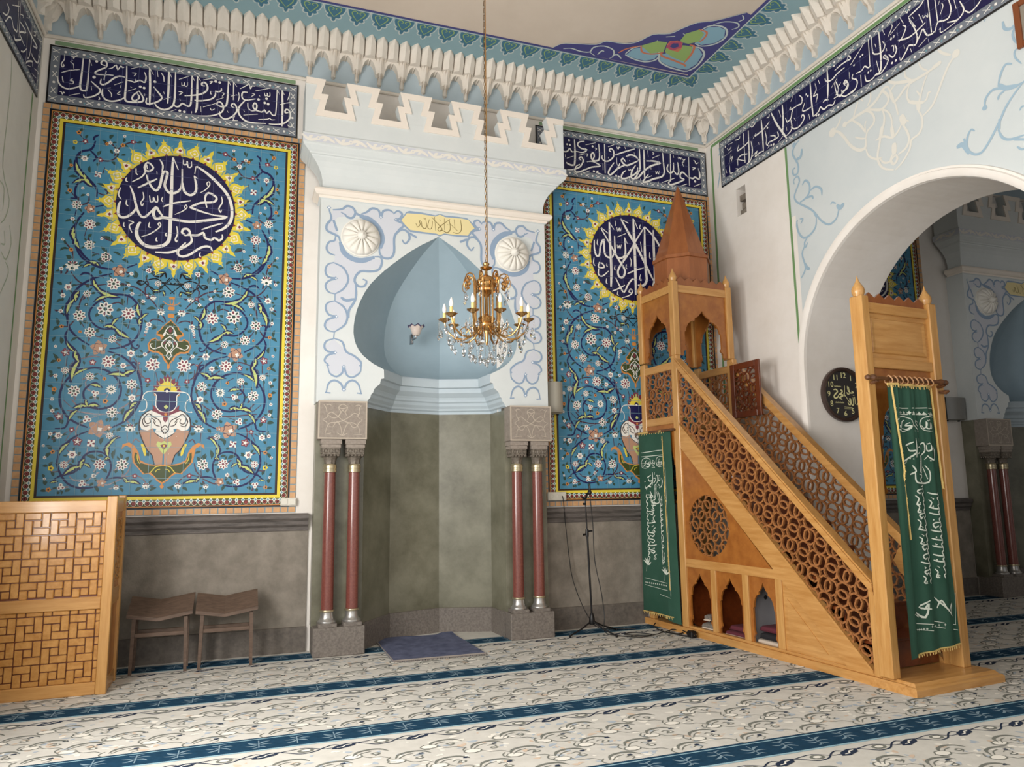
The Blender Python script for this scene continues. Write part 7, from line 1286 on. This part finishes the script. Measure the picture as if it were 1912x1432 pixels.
# ---------------------------------------------------------------- microphone stand
def build_mic():
    r = root('microphone_stand', (3.674, -.36, 0), 'black microphone stand against the stone wall right of the prayer niche', 'microphone stand')
    mb = MB('black_metal'); mb.lathe([(.03, .10), (.035, .12), (.03, .17), (.02, .21), (.014, .22)], n=14); mb.build('hub', r)
    for k in range(3):
        a = [-2.85, -1.1, .15][k]; c, s = math.cos(a), math.sin(a)
        mb = MB('black_metal'); mb.tube([(.02*c, .02*s, .13), (.15*c, .15*s, .07), (.33*c, .33*s if s < .5 else .2, .014)], .009, 8); mb.lathe([(0, 0), (.013, .0), (.014, .012), (.012, .026), (0, .028)], (.33*c, .33*s, 0), 8); mb.build('leg', r)
    mb = MB('black_metal'); mb.tube([(0, 0, .2), (-.03, .0, 1.13)], .011, 10); mb.tube([(-.03, 0, 1.1), (-.04, 0, 1.50)], .008, 10); mb.lathe([(.018, 1.06), (.02, 1.10), (.016, 1.15)], (-.03, 0, 0), 12); mb.tube([(-.03, 0, 1.12), (.01, -.01, 1.125), (.03, -.012, 1.125)], .01, 8); mb.tube([(-.03, 0, 1.09), (-.08, -.005, 1.085)], .012, 8); mb.build('tube', r)
    mb = MB('black_metal'); mb.tube([(-.04, 0, 1.49), (-.085, 0, 1.50)], .012, 8); mb.tube([(-.04, -.01, 1.43), (-.075, -.01, 1.43)], .012, 8); mb.tube([(-.04, 0, 1.48), (-.03, -.03, 1.54), (-.02, -.05, 1.555)], .013, 10); mb.build('clip', r)
    mb = MB('black_metal'); mb.lathe([(0, 0), (.016, .004), (.024, .02), (.024, .035), (.018, .045), (.012, .07), (.011, .11)], (-.012, -.06, 1.53), 14); mb.build('microphone', r)
build_mic()
def cable(name, pts, rr, label):
    P = [Vector(p) for p in pts]; q = []
    for i in range(len(P)-1):
        p0 = P[max(i-1, 0)]; p1 = P[i]; p2 = P[i+1]; p3 = P[min(i+2, len(P)-1)]
        for k in range(6):
            t = k/6; q.append(.5*((2*p1)+(p2-p0)*t+(2*p0-5*p1+4*p2-p3)*t*t+(3*p1-p0-3*p2+p3)*t**3))
    q.append(P[-1]); o = q[0].copy(); mb = MB('cable'); mb.tube([p-o for p in q], rr, 6); ob = mb.build(name, None, o); return tag(ob, label, 'cable')
cable('power_cable', [(3.48, -.062, 1.52), (3.475, -.10, 1.45), (3.50, -.075, 1.25), (3.525, -.07, 1.0), (3.57, -.08, .6), (3.66, -.12, .30), (3.76, -.16, .10), (3.85, -.2, .02), (4.05, -.28, .012), (4.22, -.36, .012)], .005, 'thin black cable hanging from the power socket down the stone wall')
cable('microphone_cable', [(3.66, -.43, 1.50), (3.70, -.40, 1.2), (3.72, -.38, .8), (3.78, -.40, .45), (3.80, -.42, .2), (3.76, -.50, .04), (3.85, -.62, .012), (4.05, -.80, .012), (4.22, -.72, .012), (4.10, -.55, .012), (3.95, -.60, .012), (4.15, -.78, .018), (4.40, -.66, .012), (4.52, -.60, .012)], .005, 'thin black cable falling from the microphone and looping on the carpet')
cable('floor_cable', [(4.50, -.33, .05), (4.44, -.40, .03), (4.42, -.62, .012), (4.50, -.80, .012), (4.60, -.74, .012), (4.56, -.60, .02), (4.46, -.70, .012), (4.52, -.95, .012), (4.60, -1.0, .02), (4.66, -.98, .05), (4.70, -.80, .11), (4.66, -.70, .115), (4.60, -.72, .04), (4.585, -.90, .025)], .007, 'tangled black cable on the carpet at the foot of the pulpit curtain')
r = root('power_adapter', (4.545, -1.0, 0), 'black power adapter block lying on the carpet against the pulpit base', 'adapter')
mb = MB('black_metal'); mb.box(-.035, .035, -.05, .04, .003, .075, b=.01); mb.box(-.02, .02, .04, .075, .02, .055, b=.006); mb.build('block', r)
mb = MB('chrome')
for x in (-.012, .012): mb.tube([(x, -.05, .04), (x, -.07, .04)], .004, 6)
mb.build('prong', r)
# ---------------------------------------------------------------- framed picture on the right wall, at the top right corner of the photo
r = root('picture_frame', (XR-.002, -4.52, 5.08), 'brown wooden picture frame on the blue wall at the top right edge', 'picture')
mb = MB('pic_frame')
for y0, y1, z0, z1 in ((-.24, -.19, 0, .40), (.19, .24, 0, .40), (-.19, .19, 0, .05), (-.19, .19, .35, .40)): mb.box(-.03, 0, y0, y1, z0, z1, b=.006)
mb.build('frame', r); mb = MB('pic'); mb.box(-.012, -.002, -.19, .19, .05, .35); mb.build('picture', r)
